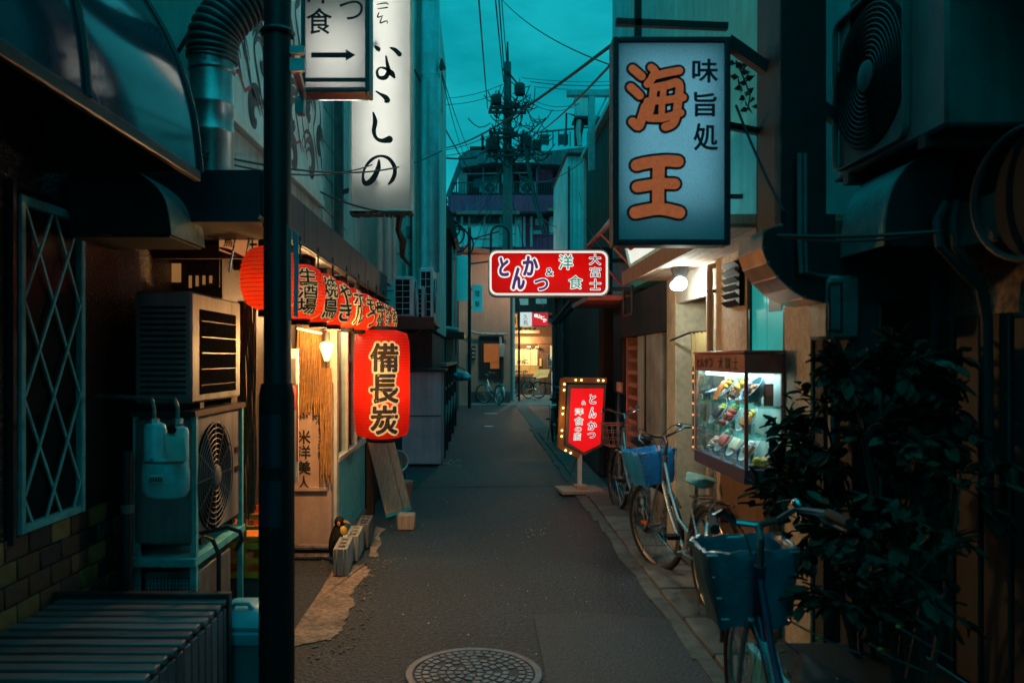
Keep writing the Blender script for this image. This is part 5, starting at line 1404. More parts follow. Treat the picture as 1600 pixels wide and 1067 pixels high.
# teal corrugated building right of it
b8 = T('corrugated_shed', 'teal corrugated metal building in front of the purple block', 'building', (3, 21, 0))
b8.part('wall', MB().box(X(885, 21) + .03, 5, 21.06, 25, 0, Z(243, 21)), M['teal_wall'])
me = MB().prism([(-.075, 0), (-.05, -.03), (.02, -.03), (.045, 0)], (0, 0, 0), UX, UY, Z(243, 21) - .01).mesh('corrugated_sheet', M['teal_wall'])
for k in range(9): b8.piece('corrugated_sheet', me, (X(885, 21) + .1 + k * .125, 21.058, 0.005))
b8.part('roof_edge', MB().box(X(884, 21), 5, 20.9, 25, Z(243, 21) + .001, Z(240, 21)), M['wall_dark'])
b8.part('pipe', MB().cyl((X(889, 20.9), 20.9, 0), (X(889, 20.9), 20.9, Z(262, 21)), .03, n=8), M['wall_dark'])

# ================================================================== utility pole and its hardware
px_, dpl = 793, 29.6
xp = X(px_, dpl)
up = T('utility_pole', 'tall concrete utility pole crowded with crossarms and wires', 'utility pole', (xp, dpl, 0))
up.part('shaft', MB().tube([(xp, dpl, 0), (xp, dpl, 6), (xp, dpl, Z(98, dpl))], [.21, .19, .135], 16), M['pole_concrete'])
up.part('spike', MB().cyl((xp, dpl, Z(98, dpl)), (xp, dpl, Z(66, dpl)), .055, .03, n=8), M['dark_metal'])
ins = MB()
def insul(mb_, c):
    mb_.lathe([(.03, -.08), (.06, -.05), (.035, -.02), (.06, .01), (.035, .04), (.02, .08)], c, 8)
for (py, a, b, tilt) in ((168, 765, 828, -2), (176, 763, 822, 1), (208, 764, 806, 0), (214, 764, 825, -8), (235, 760, 830, -4), (243, 760, 836, -3)):
    p, q = at(a, py - tilt / 2, dpl - .25), at(b, py + tilt / 2, dpl - .25)
    up.part('crossarm', MB().bar(p, q, .10, .10), M['dark_metal'])
    n_ = 6
    for k in range(n_):
        c_ = p.lerp(q, (k + .3) / n_) + UZ * .12; insul(ins, c_)
        if k % 2: insul(ins, c_ - UZ * .25)
up.part('insulators', ins, M['wall_dark'], kind='stuff')
for (px2, py2, r_, h_) in ((812, 140, .20, .42), (775, 156, .2, .34), (770, 226, .26, .5), (822, 222, .22, .45)):
    c_ = at(px2, py2, dpl - .2); tr_ = up.part('transformer', MB().lathe([(r_ * .9, -h_ / 2), (r_, -h_ / 2 + .05), (r_, h_ / 2 - .05), (r_ * .8, h_ / 2)], c_, 14), M['dark_metal'])
    up.part('bushing', MB().cyl(c_ + UZ * h_ / 2, c_ + UZ * (h_ / 2 + .2), .04, .02, n=8), M['wall_grey'], under=tr_)
mb = MB()
for k in range(120):
    a = at(rnd(762, 842), rnd(132, 246), dpl - rnd(-.3, .5)); b = a + Vector((rnd(-.9, .9), rnd(-.2, .2), rnd(-.7, .4)))
    m_ = (a + b) / 2 - UZ * rnd(.05, .4)
    mb.tube([a, (a + m_) / 2 - UZ * .05, m_, (b + m_) / 2 - UZ * .05, b], .018, 4)
up.part('jumper_wires', mb, M['cable'], kind='stuff')
for (a, b) in (((793, 112), (812, 136)), ((786, 108), (793, 118)), ((793, 170), (776, 160)), ((793, 262), (765, 230)), ((793, 262), (824, 230))):
    up.part('brace', MB().bar(at(a[0], a[1], dpl - .15), at(b[0], b[1], dpl - .22), .06, .06), M['dark_metal'])
up.part('step_bolts', (lambda m_: [m_.cyl((xp - .3, dpl, 3 + k * .45), (xp + .3, dpl, 3 + k * .45), .012, n=4) for k in range(16)] and m_)(MB()), M['dark_metal'])
up.part('conduit', MB().cyl((xp + .22, dpl - .1, 0), (xp + .22, dpl - .1, 5), .05, n=8), M['teal_wall'])

# overhead cables
def cable(label, a, b, sag=.15, r_=.012, group='overhead cables', n=14):
    a, b = Vector(a), Vector(b); mb_ = MB(); pts_ = []
    for k in range(n + 1):
        s_ = k / n; p = a.lerp(b, s_); p.z -= 4 * sag * s_ * (1 - s_); pts_.append(p)
    mb_.tube(pts_, r_, 5)
    return solo('cable', mb_, M['cable'], label, 'cable', group, loc=a)
top = at(793, 100, dpl)
cable('leftmost cable rising steeply from the pole to the top of the sky', at(762, 170, dpl), at(746, -30, 14), .05, .018)
cable('left one of three cables climbing from the pole tip', at(787, 128, dpl), at(772, -25, 18), .05, .02)
cable('middle one of three cables climbing from the pole tip', at(789, 126, dpl), at(778, -25, 18), .05, .02)
cable('right one of three cables climbing from the pole tip', at(793, 112, dpl), at(782, -25, 18), .05, .014)
cable('thin cable sloping across the sky to the blue lightbox sign', at(782, -2, 12), at(954, 102, 6), .1, .006)
cable('thick bundled cable sloping from top right to lower left', at(954, 72, 9), at(690, 232, 30), .25, .022)
cable('black cable dropping from the blue lightbox to the purple roof', at(952, 104, 9), at(826, 214, 29), .15, .016)
cable('upper one of the level wires leaving the pole to the right', at(815, 122, dpl), at(985, 126, 31), .1, .011)
cable('middle one of the level wires leaving the pole to the right', at(828, 128, dpl), at(985, 131, 31), .12, .016)
cable('lower one of the level wires leaving the pole to the right', at(835, 136, dpl), at(985, 137, 31), .1, .011)
cable('slack wire from the crossarm towards the rooftop tank', at(812, 146, dpl), at(905, 162, 30), .45, .012)
cable('second slack wire from the crossarm towards the rooftop tank', at(818, 148, dpl), at(900, 163, 30), .25, .012)
cable('upper wire leaving the pole to the left', at(786, 132, dpl), at(680, 154, 30), .15, .012)
cable('lower wire leaving the pole to the left', at(770, 150, dpl), at(680, 163, 30), .12, .012)
cable('third wire sloping down left from the crossarms', at(786, 200, dpl), at(686, 236, 30), .15, .014)
cable('fourth wire sloping down left from the crossarms', at(786, 214, dpl), at(688, 244, 30), .15, .014)
cable('steep wire down the left edge of the sky', at(690, 110, 12.1), at(692, 240, 20), .0, .006)
cable('thin wire slanting right from the fat downpipe', at(690, 114, 12.1), at(742, 250, 30), .2, .008)
cable('second thin wire slanting right from the fat downpipe', at(690, 118, 12.1), at(728, 245, 30), .2, .008)
cable('black cable slanting down across the fat downpipe', at(648, 110, 11.8), at(740, 275, 28), .1, .016)
cable('horizontal black cable left of the purple block', at(688, 246, 24), at(745, 246, 28), .05, .03)
cable('pale blue cable bundle slanting down before the purple block', at(818, 225, 29), at(850, 370, 27), .25, .045)
cable('second pale cable slanting down before the purple block', at(822, 232, 29), at(856, 368, 27), .3, .03)
cable('wire sagging from the pole to the corrugated shed', at(800, 240, dpl), at(905, 345, 22), 1.1, .012)
cable('wire from the pole down to the wide teal window', at(790, 260, dpl), at(722, 350, 40), .5, .014)
cable('wire crossing the purple wall below the balcony', at(780, 310, dpl), at(870, 365, 27), .3, .01)
cable('twin cable drooping across the mural and tall sign, upper strand', at(318, 238, 3.9), at(690, 236, 8.5), .16, .007)
cable('twin cable drooping across the mural and tall sign, lower strand', at(318, 246, 3.9), at(590, 254, 7.2), .10, .006)
cable('pale wire stretched under the tall sign', at(500, 300, 6.5), at(640, 333, 7.0), .05, .008)
cable('wire from the crossarm down to the beige building roof', at(782, 240, dpl), at(738, 388, 27), .4, .012)
cable('second wire from the crossarm to the beige building roof', at(784, 244, dpl), at(752, 390, 27), .3, .010)
cable('wire from the pole across to the ragged roof, upper', at(785, 262, dpl), at(700, 330, 19), .5, .014)
cable('wire from the pole across to the ragged roof, lower', at(786, 290, dpl), at(704, 352, 19), .6, .010)
cable('wire from the pole to the pale roof verge', at(800, 262, dpl), at(918, 246, 15), .5, .009)
cable('long wire sagging from the shed to the red signboard arm', at(905, 300, 21), at(948, 396, 8.2), .25, .007)
cable('wire dropping behind the red signboard to the far restaurant', at(797, 300, dpl), at(850, 480, 33), .3, .012)
cable('dark cable looping across the upper left wall, near the duct', at(240, 125, 4.15), at(330, -20, 4.1), .06, .012)
cable('thin cable hanging down the upper left wall', at(212, -10, 4.15), at(232, 95, 4.15), .0, .006)
bl = T('cable_clamp', 'dark cable clamp on the right edge of the fat downpipe', 'clamp', at(691, 100, 12.1))
bl.part('cone', MB().tube([at(690, 92, 12.1), at(691, 104, 12.1), at(692, 109, 12.1)], [.015, .05, .05], 8), M['dark_metal'])
mb_loc = at(691, 100, 12.1)
# tangled spare wire at the roof corner left
mb = MB()
for k in range(5):
    c_ = at(700 + k * 4, 350 + k * 8, 20); mb.torus(c_, UY, .18 + .05 * k, .02, 16, 4)
solo('wire_coil', mb, M['cable'], 'tangled coils of spare wire beside the ragged roof', 'cable', loc=at(705, 360, 20))
# ================================================================== cutlet shop, right
b9 = T('cutlet_shop', 'cutlet restaurant with warm plastered walls on the right', 'building', (1.7, 5.5, 0))
W = 1.54
M['teal_render'] = mat('teal_render', (.06, .46, .50), .75, 0, .22, 3, .15, 60, streak=.2)
M['window_sky_glow'] = glow('window_sky_glow', (.01, .42, .40), .55, .25, 3)  # emission painted in for the teal sky reflected by the panes
b9.part('wall', MB().box(W, 1.92, 3.72, 4.05, 0.012, 2.2), M['wall_warm'], label='warm plaster pier nearest the camera', bevel=.006)
b9.part('wall', MB().box(W + .001, 1.92, 4.05, 4.62, 0.012, 1.50), M['wall_warm'])
b9.part('wall', MB().box(W + .001, 1.92, 4.05, 4.62, 2.08, 2.2), M['wall_warm'])
b9.part('wall', MB().box(W, 1.92, 4.62, 5.27, 0.012, 2.2), M['wall_warm'], bevel=.006)
b9.part('wall', MB().box(W, 1.92, 6.3, 6.6, 0.012, 2.2), M['cream'], bevel=.006, label='cream plaster pier beyond the door')
b9.part('wall', MB().box(1.92, 2.6, 3.72, 9.3, 0.012, 2.2), M['wall_warm'])
b9.part('upper_wall', MB().box(W, 2.6, 4.15, 9.3, 2.26, 6.3), M['teal_render'], label='teal painted upper storey')
wn_ = b9.part('window', MB().box(W + .03, W + .07, 4.05, 4.62, 1.50, 2.08), M['dark_metal'], label='window over the food case with a painted teal sky glow')
b9.part('pane', MB().box(W + .018, W + .029, 4.09, 4.335, 1.55, 2.05), M['window_sky_glow'], under=wn_)
b9.part('pane', MB().box(W + .018, W + .029, 4.35, 4.585, 1.55, 2.05), M['window_sky_glow'], under=wn_)
b9.part('curtain', MB().box(W + .012, W + .017, 4.12, 4.3, 1.80, 2.03), M['ac_grey'], under=wn_)
b9.part('sill', MB().box(W - .05, W + .03, 4.03, 4.64, 1.485, 1.515), M['pink_trim'], under=wn_, bevel=.005)
for y in (4.06, 4.60): b9.part('frame', MB().box(W + .004, W + .03, y - .02, y + .02, 1.515, 2.08), M['dark_metal'], under=wn_)
b9.part('transom_panel', MB().box(W + .005, W + .05, 5.272, 6.298, 1.98, 2.2), M['white_paint'])
b9.part('door', MB().box(1.86, 1.90, 5.30, 6.28, 0.02, 1.95), M['wood_dark'])
b9.part('door_frame', MB().box(W + .06, W + .10, 5.272, 5.31, .02, 1.975), M['wood_dark'])
b9.part('threshold', MB().box(W + .01, 1.86, 5.28, 6.29, .012, .06), M['concrete_dark'])
vt = b9.part('vent', MB().box(W - .03, W - .002, 4.66, 4.92, 1.86, 2.13), M['plastic_black'], label='dark louvred vent')
for k in range(6): b9.part('slat', MB().bar((W - .045, 4.66, 1.88 + k * .045), (W - .045, 4.92, 1.88 + k * .045), .035, .006, up=(1, 0, 1)), M['plastic_black'], under=vt)
b9.part('pipe', MB().tube([(W + .02, 5.24, 2.16), (W - .035, 5.24, 2.15), (W - .035, 5.24, 2.10), (W - .035, 5.24, 1.4), (W - .035, 5.24, .02)], .022, 10), M['wood_pale'])
for z in (1.3, 1.98): b9.part('pipe_clip', MB().box(W - .06, W - .001, 5.225, 5.255, z, z + .02), M['dark_metal'])
b9.part('canopy', MB().box(1.2, 2.2, 3.9, 6.62, 2.205, 2.255), M['wood_pale'], label='boarded canopy over the door', bevel=.004)
for x_ in (1.195, 1.215): b9.part('fascia', MB().box(x_ - .02, x_, 3.9, 6.62, 2.15 if x_ < 1.2 else 2.2, 2.26 if x_ < 1.2 else 2.262), M['wood'])
for k in range(5): b9.part('soffit_board', MB().box(1.22 + k * .064, 1.28 + k * .064, 3.92, 6.6, 2.19, 2.2035), M['wood_pale'])
b9.part('corner_trim', MB().box(W - .012, W - .001, 3.70, 3.80, .02, 2.19), M['wall_warm'])
# stained lower wall, small red vent
b9.part('hatch', MB().box(W - .03, W - .002, 4.18, 4.52, .36, .68), M['wood'], label='small red-brown hatch in the base wall', bevel=.004)
b9.part('hatch_cover', MB().box(W - .04, W - .031, 4.21, 4.49, .39, .65), mat('hatch_red', (.28, .06, .035), .6))
b9.part('skirting', MB().box(W - .03, W - .002, 3.72, 5.26, .012, .12), M['concrete_dark'])

# lamp under the canopy
cl = T('canopy_lamp', 'round white lamp glowing under the canopy by the door', 'lamp', (1.40, 5.6, 2.19))
cl.part('base', MB().lathe([(.05, 2.13), (.06, 2.16), (.06, 2.188)], (1.40, 5.6, 0), 20), M['dark_metal'])
c = Vector((1.40, 5.6, 2.075))
cl.part('globe', MB().ball(c, .052, n=18, m=12), glow('globe', (.80, 1, .93), 2.2, .02))
cl.part('globe', MB().ball(c + Vector((-.03, .03, -.012)), .036, n=18, m=12), glow('globe_small', (.70, 1, .95), 1.6, .02))
cl.lamp('POINT', c + Vector((-.02, -.04, -.07)), 19, (.92, 1.0, .84), .05)

nn = T('door_noren', 'yellowish half noren hanging in the cutlet shop doorway', 'curtain', (W, 5.6, 1.37))
M['noren_y'] = sheer('noren_y', (.55, .45, .22), (.6, .45, .18), .35, .8, var=.15)
for k in range(3):
    a = 5.29 + k * .225
    A = [(W + .03 + .012 * math.sin(j * 2 + k), a + .215 * j / 6, 1.735) for j in range(7)]
    B = [(p[0] + .01 * math.sin(j * 1.4), p[1], 1.36 + .01 * math.sin(j)) for j, p in enumerate(A)]
    nn.part('cloth_panel', MB().shell(A, B, .004), M['noren_y'])
nn.part('rod', MB().cyl((W + .03, 5.28, 1.74), (W + .03, 6.02, 1.74), .009, n=8), M['wood_dark'])
nn.part('bracket', MB().bar((W + .03, 6.02, 1.74), (W - .04, 6.3, 1.69), .012, .012), M['dark_metal'])

# slanted lit sign above the canopy
sl_ = T('slanted_shop_sign', 'slanted white lit sign with red lettering above the canopy', 'sign', (1.2, 5.4, 2.27))
M['slant_white'] = glow('slant_white', (.78, .90, .84), .85, .1, 3)
A = [(1.19, 6.3, 2.275), (1.19, 4.5, 2.275)]; B = [(1.10, 6.3, 2.66), (1.10, 4.5, 2.66)]
sl_.part('face', MB().shell(A, B, -.01), M['slant_white'])
sl_.part('frame', MB().bar(A[0], B[0], .03, .03).bar(A[1], B[1], .03, .03).bar(A[0], A[1], .025, .025).bar(B[0], B[1], .025, .025), M['teal_wall'])
vdir = (Vector(B[0]) - Vector(A[0])).normalized()
for k, (ch, m_) in enumerate((('と', 'ink_red'), ('ん', 'ink_red'), ('か', 'teal_paint'), ('つ', 'ink_red'))):
    letters(sl_, ch, Vector((1.19, 6.2 - k * .42, 2.275)) + vdir * .11 - UX * .014, -UY, vdir, .3, .22, M[m_], .05)
for y in (4.7, 6.1): sl_.part('stay', MB().bar((1.2, y, 2.5), (W, y, 2.5), .025, .025), M['dark_metal'])

# awning beyond it
aw2 = T('shop_awning', 'sloping striped awning beyond the blue lightbox', 'awning', (1.4, 8, 2.9))
M['awn'] = [mat('awn_' + k, c_, .4, 0, .2, 5) for k, c_ in (('teal', (.08, .30, .31)), ('white', (.55, .62, .60)), ('red', (.45, .05, .04)))]
for k in range(8):
    y0_ = 6.9 + k * .3
    aw2.part('stripe', MB().shell([(1.25, y0_, 2.86), (1.25, y0_ + .298, 2.86)], [(W, y0_, 3.22), (W, y0_ + .298, 3.22)], .008), M['awn'][(0, 1, 2, 0, 1, 0, 2, 1)[k]])
aw2.part('front_bar', MB().bar((1.24, 6.85, 2.84), (1.24, 9.35, 2.84), .035, .035), M['pink_trim'])
for y in (7.0, 8.2, 9.2): aw2.part('arm', MB().bar((1.24, y, 2.83), (W, y - .5, 2.35), .022, .022), M['pink_trim'])

# far half of the shop: lattice, pillars, dark recess
b9.part('recess_wall', MB().box(1.76, 1.92, 6.6, 12, 0.012, 2.2), M['wood_black'])
b9.part('recess_lintel', MB().box(1.56, 1.76, 6.62, 8.9, 1.78, 2.2), M['wall_black'])
b9.part('pillar', MB().box(1.57, 1.75, 6.95, 7.55, 0.012, 1.775), M['concrete'], label='grey pebbled pillar', bevel=.008)
b9.part('pillar', MB().box(1.59, 1.75, 7.6, 8.05, 0.012, 1.775), M['wall_grey'], label='smooth grey pillar', bevel=.008)
b9.part('conduit', MB().cyl((1.56, 7.57, .02), (1.56, 7.57, 1.77), .014, n=6), M['dark_metal'])
br_me = MB().box(-.05, .05, -.28, .28, -.022, .022).mesh('brick', M['terracotta'], bevel=.004)
for k in range(13): b9.piece('brick', br_me, (1.66, 8.42, .10 + k * .13))
b9.part('lattice_post', MB().box(1.60, 1.72, 8.08, 8.14, .012, 1.775), M['terracotta'])
b9.part('lattice_post', MB().box(1.60, 1.72, 8.70, 8.76, .012, 1.775), M['terracotta'])
wf = b9.part('window', MB().box(1.60, 1.66, 8.95, 9.6, 1.15, 2.1), M['wood_dark'], label='small dim window past the brick lattice')
b9.part('pane', MB().box(1.59, 1.599, 9.0, 9.55, 1.22, 2.05), M['pane_dark'], under=wf)
b9.part('sign_plate', MB().box(1.585, 1.598, 8.96, 9.3, 1.17, 1.28), M['wood_pale'])
b9.part('soffit', MB().box(1.2, 1.76, 8.9, 10.4, 2.2, 2.255), M['pink_trim'], label='pinkish eave soffit')
b9.part('hanging_frame', MB().tube([(1.35, 7.1, 2.2), (1.35, 7.1, 1.95), (1.35, 7.5, 1.95), (1.35, 7.5, 2.2)], .014, 6), M['dark_metal'])
b9.part('pipe', MB().tube([(1.72, 9.75, 2.1), (1.70, 9.75, 1.2), (1.68, 9.72, .8), (1.70, 9.75, .4), (1.7, 9.75, .02)], .02, 7), M['wall_grey'])

# corrugated house beyond
b10 = T('corrugated_house', 'dark corrugated house with a pale roof verge, right of centre', 'house', (2.4, 12, 0))
b10.part('wall', MB().box(2.04, 5, 9.32, 15.2, 2.27, 5.35), M['wood_black'])
me = MB().prism([(-.07, 0), (-.045, -.025), (.02, -.025), (.045, 0)], (0, 0, 0), -UY, -UX, -3.0).mesh('corrugated_sheet', M['wall_dark'])
me = MB().box(-.02, .012, -.04, .04, 0, 3.05).mesh('corrugated_sheet', M['wood_dark'], bevel=.01)
for k in range(40): b10.piece('corrugated_sheet', me, (2.03, 9.42 + k * .145, 2.28))
b10.part('verge', MB().box(1.93, 2.1, 9.32, 15.3, 5.352, 5.43), M['teal_wall'])
b10.part('corner_post', MB().box(1.96, 2.04, 15.12, 15.22, 2.2, 5.35), M['teal_wall'])
b10.part('lower_wall', MB().box(1.62, 5, 10.45, 18, 0, 2.95), M['wall_black'])
b10.part('lower_roof', MB().box(1.40, 5, 10.45, 18.2, 2.951, 3.0), M['dark_metal'])
for px_ in (885, 897): b10.part('post', MB().cyl((1.56, 16.5 - (px_ - 885) * .12, 0), (1.56, 16.5 - (px_ - 885) * .12, 2.9), .035, n=8), M['mid_metal'])
b10.part('raking_eave', MB().bar(at(868, 505, 14.5), at(898, 470, 11.5), .16, .05), M['dark_metal'])
b10.part('raking_gutter', MB().bar(at(866, 508, 14.6), at(896, 474, 11.6), .05, .04), M['wall_grey'])
b10.part('dark_boarding', MB().box(1.56, 1.62, 10.5, 14, .02, 2.4), M['wood_black'])
bm_ = T('steel_t_frame', 'teal steel T-shaped frame on the corrugated roof', 'frame', (X(925, 13), 13, 5.4))
bm_.part('post', MB().box(X(920, 13), X(930, 13), 13, 13.1, 4.6, Z(149, 13)), M['teal_paint'], bevel=.005)
bm_.part('beam', MB().box(X(886, 13), X(956, 13), 12.99, 13.11, Z(149.5, 13), Z(140, 13)), M['teal_paint'], bevel=.005)
bm_.part('brace', MB().bar(at(929, 190, 13.05), at(948, 152, 13.05), .03, .03), M['teal_paint'])
wt = T('rooftop_tank', 'pale rooftop water tank on a dark stand', 'tank', at(915, 225, 38))
wt.part('tank', MB().box(X(900, 38), X(928, 38), 38, 38.8, Z(183, 38), Z(151, 38)), M['wall_upper'], bevel=.06)
wt.part('lid', MB().box(X(899, 38), X(929, 38), 37.95, 38.85, Z(151, 38) + .002, Z(149, 38)), M['teal_wall'])
wt.part('platform', MB().box(X(897, 38), X(936, 38), 37.8, 39, Z(187, 38), Z(183.5, 38)), M['wall_dark'])
for a, b in ((899, 900), (912, 904), (922, 930), (933, 932)): wt.part('leg', MB().bar(at(a, 187, 38.2), at(b, 228, 38.2), .14, .14), M['wall_dark'])
wt.part('pipe', MB().tube([at(905, 188, 38), at(903, 205, 38), at(906, 228, 38)], .12, 7), M['wall_grey'])
wt.part('handrail', MB().tube([at(884, 228, 37.8), at(885, 177, 37.8), at(898, 181, 37.8)], .05, 5), M['wall_dark'])

# ================================================================== red tonkatsu signboard
d = 8.0
x0, x1, z0, z1 = X(763, d), X(952, d), Z(463, d), Z(390, d)
ts = T('red_signboard', 'rounded red lit signboard over the alley with purple hiragana', 'sign', ((x0 + x1) / 2, d, z0))
M['sign_red'] = sheer('sign_red', (.40, .01, .008), (.95, .012, .008), .7, .3, emit=.32, var=.06, scale=3)
M['sign_trim'] = mat('sign_trim', (.40, .44, .40), .35, .3, .2, 8)
M['sign_white'] = glow('sign_white', (1, .97, .93), .78, .04)
M['ink_purple'] = glow('ink_purple', (.10, .02, .20), .5)
M['ink_green'] = glow('ink_green', (.005, .36, .28), .6)
M['ink_navy'] = glow('ink_navy', (.025, .02, .10), .5)
def rr_poly(x0, x1, z0, z1, r_, n=6):
    return [((x0 + x1) / 2 + a, (z0 + z1) / 2 + b) for a, b in rrect((x1 - x0) / 2, (z1 - z0) / 2, r_, n)]
def ring(outer, inner, y0_, y1_):
    n = len(outer); mb_ = MB()
    vs = [(a, y0_, b) for a, b in outer] + [(a, y0_, b) for a, b in inner] + [(a, y1_, b) for a, b in outer] + [(a, y1_, b) for a, b in inner]
    fs = []
    for k in range(n):
        l = (k + 1) % n
        fs += [(k, l, n + l, n + k), (2 * n + k, 3 * n + k, 3 * n + l, 2 * n + l), (k, 2 * n + k, 2 * n + l, l), (n + k, n + l, 3 * n + l, 3 * n + k)]
    return mb_.add(vs, fs)
ts.part('case', ring(rr_poly(x0, x1, z0, z1, .085), rr_poly(x0 + .012, x1 - .012, z0 + .012, z1 - .012, .075), d, d + .2), M['sign_trim'])
ts.part('white_border', ring(rr_poly(x0 + .013, x1 - .013, z0 + .013, z1 - .013, .074), rr_poly(x0 + .032, x1 - .032, z0 + .032, z1 - .032, .06), d + .012, d + .02), M['sign_white'])
ts.part('face', MB().prism(rr_poly(x0 + .0325, x1 - .0325, z0 + .0325, z1 - .0325, .06), (0, d + .02, 0), UX, UZ, .006), M['sign_red'])
ts.part('back', MB().prism(rr_poly(x0 + .013, x1 - .013, z0 + .013, z1 - .013, .074), (0, d + .198, 0), UX, UZ, .004), M['sign_red'])
fy = d + .013
for zz_ in (.30, .70):
    ts.lamp('AREA', ((x0 + x1) / 2, d + .17, z0 + (z1 - z0) * zz_), 20, (1, .9, .8), (x1 - x0) * .86, (R(90), 0, 0), .05)
def sgn(ch, a, b, c_, e, m_, off=.03, oo=.085):
    letters(ts, ch, (X(a, d), fy, Z(e, d)), UX, UZ, X(b, d) - X(a, d), Z(c_, d) - Z(e, d), M[m_], off, outline=M['sign_white'], out_off=oo)
sgn('と', 781, 794, 403, 430.5, 'ink_purple', .045, .13)
sgn('ん', 801, 819, 419, 451, 'ink_purple', .045, .13)
sgn('か', 818, 840, 401, 429.5, 'ink_purple', .045, .13)
sgn('つ', 836, 856, 436, 453, 'ink_purple', .045, .13)
sgn('&', 853, 865, 419, 431, 'ink_navy', .0, .10)
sgn('洋', 874, 895, 398, 420.5, 'ink_green', .01, .075)
sgn('食', 889, 910, 431, 451, 'ink_green', .01, .075)
sgn('大', 921, 939, 397.5, 413.5, 'ink_navy', .0, .065)
sgn('富', 922, 939, 417.5, 432.5, 'ink_navy', .0, .06)
sgn('士', 922, 939, 436, 452.5, 'ink_navy', .0, .065)
ts.part('arm', MB().bar((x1 + .002, d + .1, z1 - .1), (1.76, d + .1, z1 - .1), .04, .04), M['dark_metal'])
ts.part('arm', MB().bar((x1 + .002, d + .1, z0 + .08), (1.76, d + .1, z0 + .08), .04, .04), M['dark_metal'])

# ================================================================== blue lightbox sign
d = 3.55
t, pn, fy = backlit('blue_lightbox', 'tall dim blue lightbox sign with two big brown characters', 'sign', X(958, d), X(1142, d), d, .11, Z(383, d), Z(57, d),
                    M['acryl_blue'], M['navy'], .026, 2.9, (.82, .93, 1.0), lz=2.57, lsize=(.40, .70), inset=.004)
mbo, mbi = MB(), MB()
M['kanji_brown'] = glow('kanji_brown', (.62, .185, .07), .40, .1, 60, base=0)
def fat(pts, w):
    k_ = d / F; p_ = [(X(a, d), Z(b, d)) for a, b in pts]
    o1 = .0003 * (len(mbi.v) % 4)
    mbi.rib(p_, w * k_, (0, fy - .004 - o1, 0), UX, UZ)
    mbo.rib(p_, (w + 8) * k_, (0, fy - .0012 - o1, 0), UX, UZ)
# sea
fat([(989, 107), (996, 113), (1003, 119)], 13); fat([(986, 136), (993, 142), (1000, 149)], 13); fat([(989, 190), (998, 197), (1003, 185), (1009, 166)], 14)
fat([(1018, 105), (1024, 112), (1018, 124), (1012, 131)], 12); fat([(1020, 119), (1040, 114), (1062, 110)], 12)
fat([(1022, 137), (1019, 160), (1014, 180)], 12); fat([(1022, 137), (1042, 133), (1061, 130), (1060, 160), (1054, 190), (1040, 198)], 13)
fat([(1012, 158), (1040, 156), (1068, 152)], 12); fat([(1014, 184), (1036, 184), (1064, 176)], 12)
fat([(1037, 138), (1036, 158)], 10); fat([(1035, 158), (1034, 186)], 10)
# king
fat([(995, 258), (1012, 254), (1040, 251), (1060, 252)], 18); fat([(996, 292), (1030, 287), (1055, 287)], 17); fat([(993, 332), (1030, 326), (1062, 332)], 19)
fat([(1030, 255), (1029, 290), (1029, 325)], 19)
t.part('kanji_outline', mbo, M['ink_maroon'], fix=False)
t.part('kanji', mbi, M['kanji_brown'], fix=False)
for ch, a, b, c_, e in (('味', 1083, 1122, 92, 128), ('旨', 1086, 1120, 144, 181), ('処', 1085, 1122, 193, 234)):
    letters(t, ch, (X(a, d), fy, Z(e, d)), UX, UZ, X(b, d) - X(a, d), Z(c_, d) - Z(e, d), M['ink_maroon'], .022)
t.part('arm', MB().bar((X(1142, d), d + .06, 2.60), (1.54, d + .3, 2.60), .03, .03), M['black_paint'])
t.part('arm', MB().bar((X(1142, d), d + .06, 2.98), (1.9, d + .1, 2.45), .05, .05), M['black_paint'])
t.part('arm', MB().bar((X(1000, d), d + .05, Z(57, d)), (X(1000, d), d + .05, 3.6), .03, .03), M['wood_dark'])
t.part('arm', MB().bar((X(1142, d), d + .05, Z(35, d)), (X(965, d), d + .05, Z(28, d)), .03, .03), M['black_paint'])

# ================================================================== bulb-bordered arrow sign
ar = T('arrow_bulb_sign', 'red standing sign with an amber bulb border and wooden base', 'sign', (X(908, 9.2), 9.2, 0), R(7), local=True)
px = lambda a: (a - 908) * 9.2 / F
pz = lambda b: EYE + (560 - b) * 9.2 / F
M['amber_box'] = sheer('amber_box', (.35, .16, .05), (.7, .3, .06), .4, .5, emit=.05)
M['bulb_y'] = glow('bulb_y', (1, .78, .28), 4.5, .05)
ar.part('case', MB().prism([(px(887), pz(601)), (px(949), pz(601)), (px(943), pz(697)), (px(913), pz(712)), (px(882), pz(694))], (0, 0, 0), UX, UZ, -.12), M['ac_grey'], bevel=.006)
ar.part('face', MB().prism([(px(892), pz(607)), (px(944), pz(607)), (px(938.5), pz(694)), (px(912), pz(706.5)), (px(888), pz(691))], (0, -.001, 0), UX, UZ, .006),
        glow('arrow_red', (.90, .008, .012), .72, .1, 5))
for ch, a, b, c_, e in (('と', 922, 931, 617, 630), ('ん', 921, 931, 637, 652), ('か', 919, 932, 659, 671), ('つ', 918.5, 930, 676, 684)):
    letters(ar, ch, (px(a), -.007, pz(e)), UX, UZ, px(b) - px(a), pz(c_) - pz(e), M['ink_navy'], .015, outline=M['sign_white'], out_off=.10)
for ch, a, b, c_, e in (('&', 908.5, 915, 626, 632), ('洋', 898, 911, 638, 648), ('食', 897.5, 911, 651.5, 663.5), ('の', 898, 908, 667, 674), ('店', 896, 907, 676, 687)):
    letters(ar, ch, (px(a), -.007, pz(e)), UX, UZ, px(b) - px(a), pz(c_) - pz(e), M['ink_green'], .0, outline=M['sign_white'], out_off=.09)
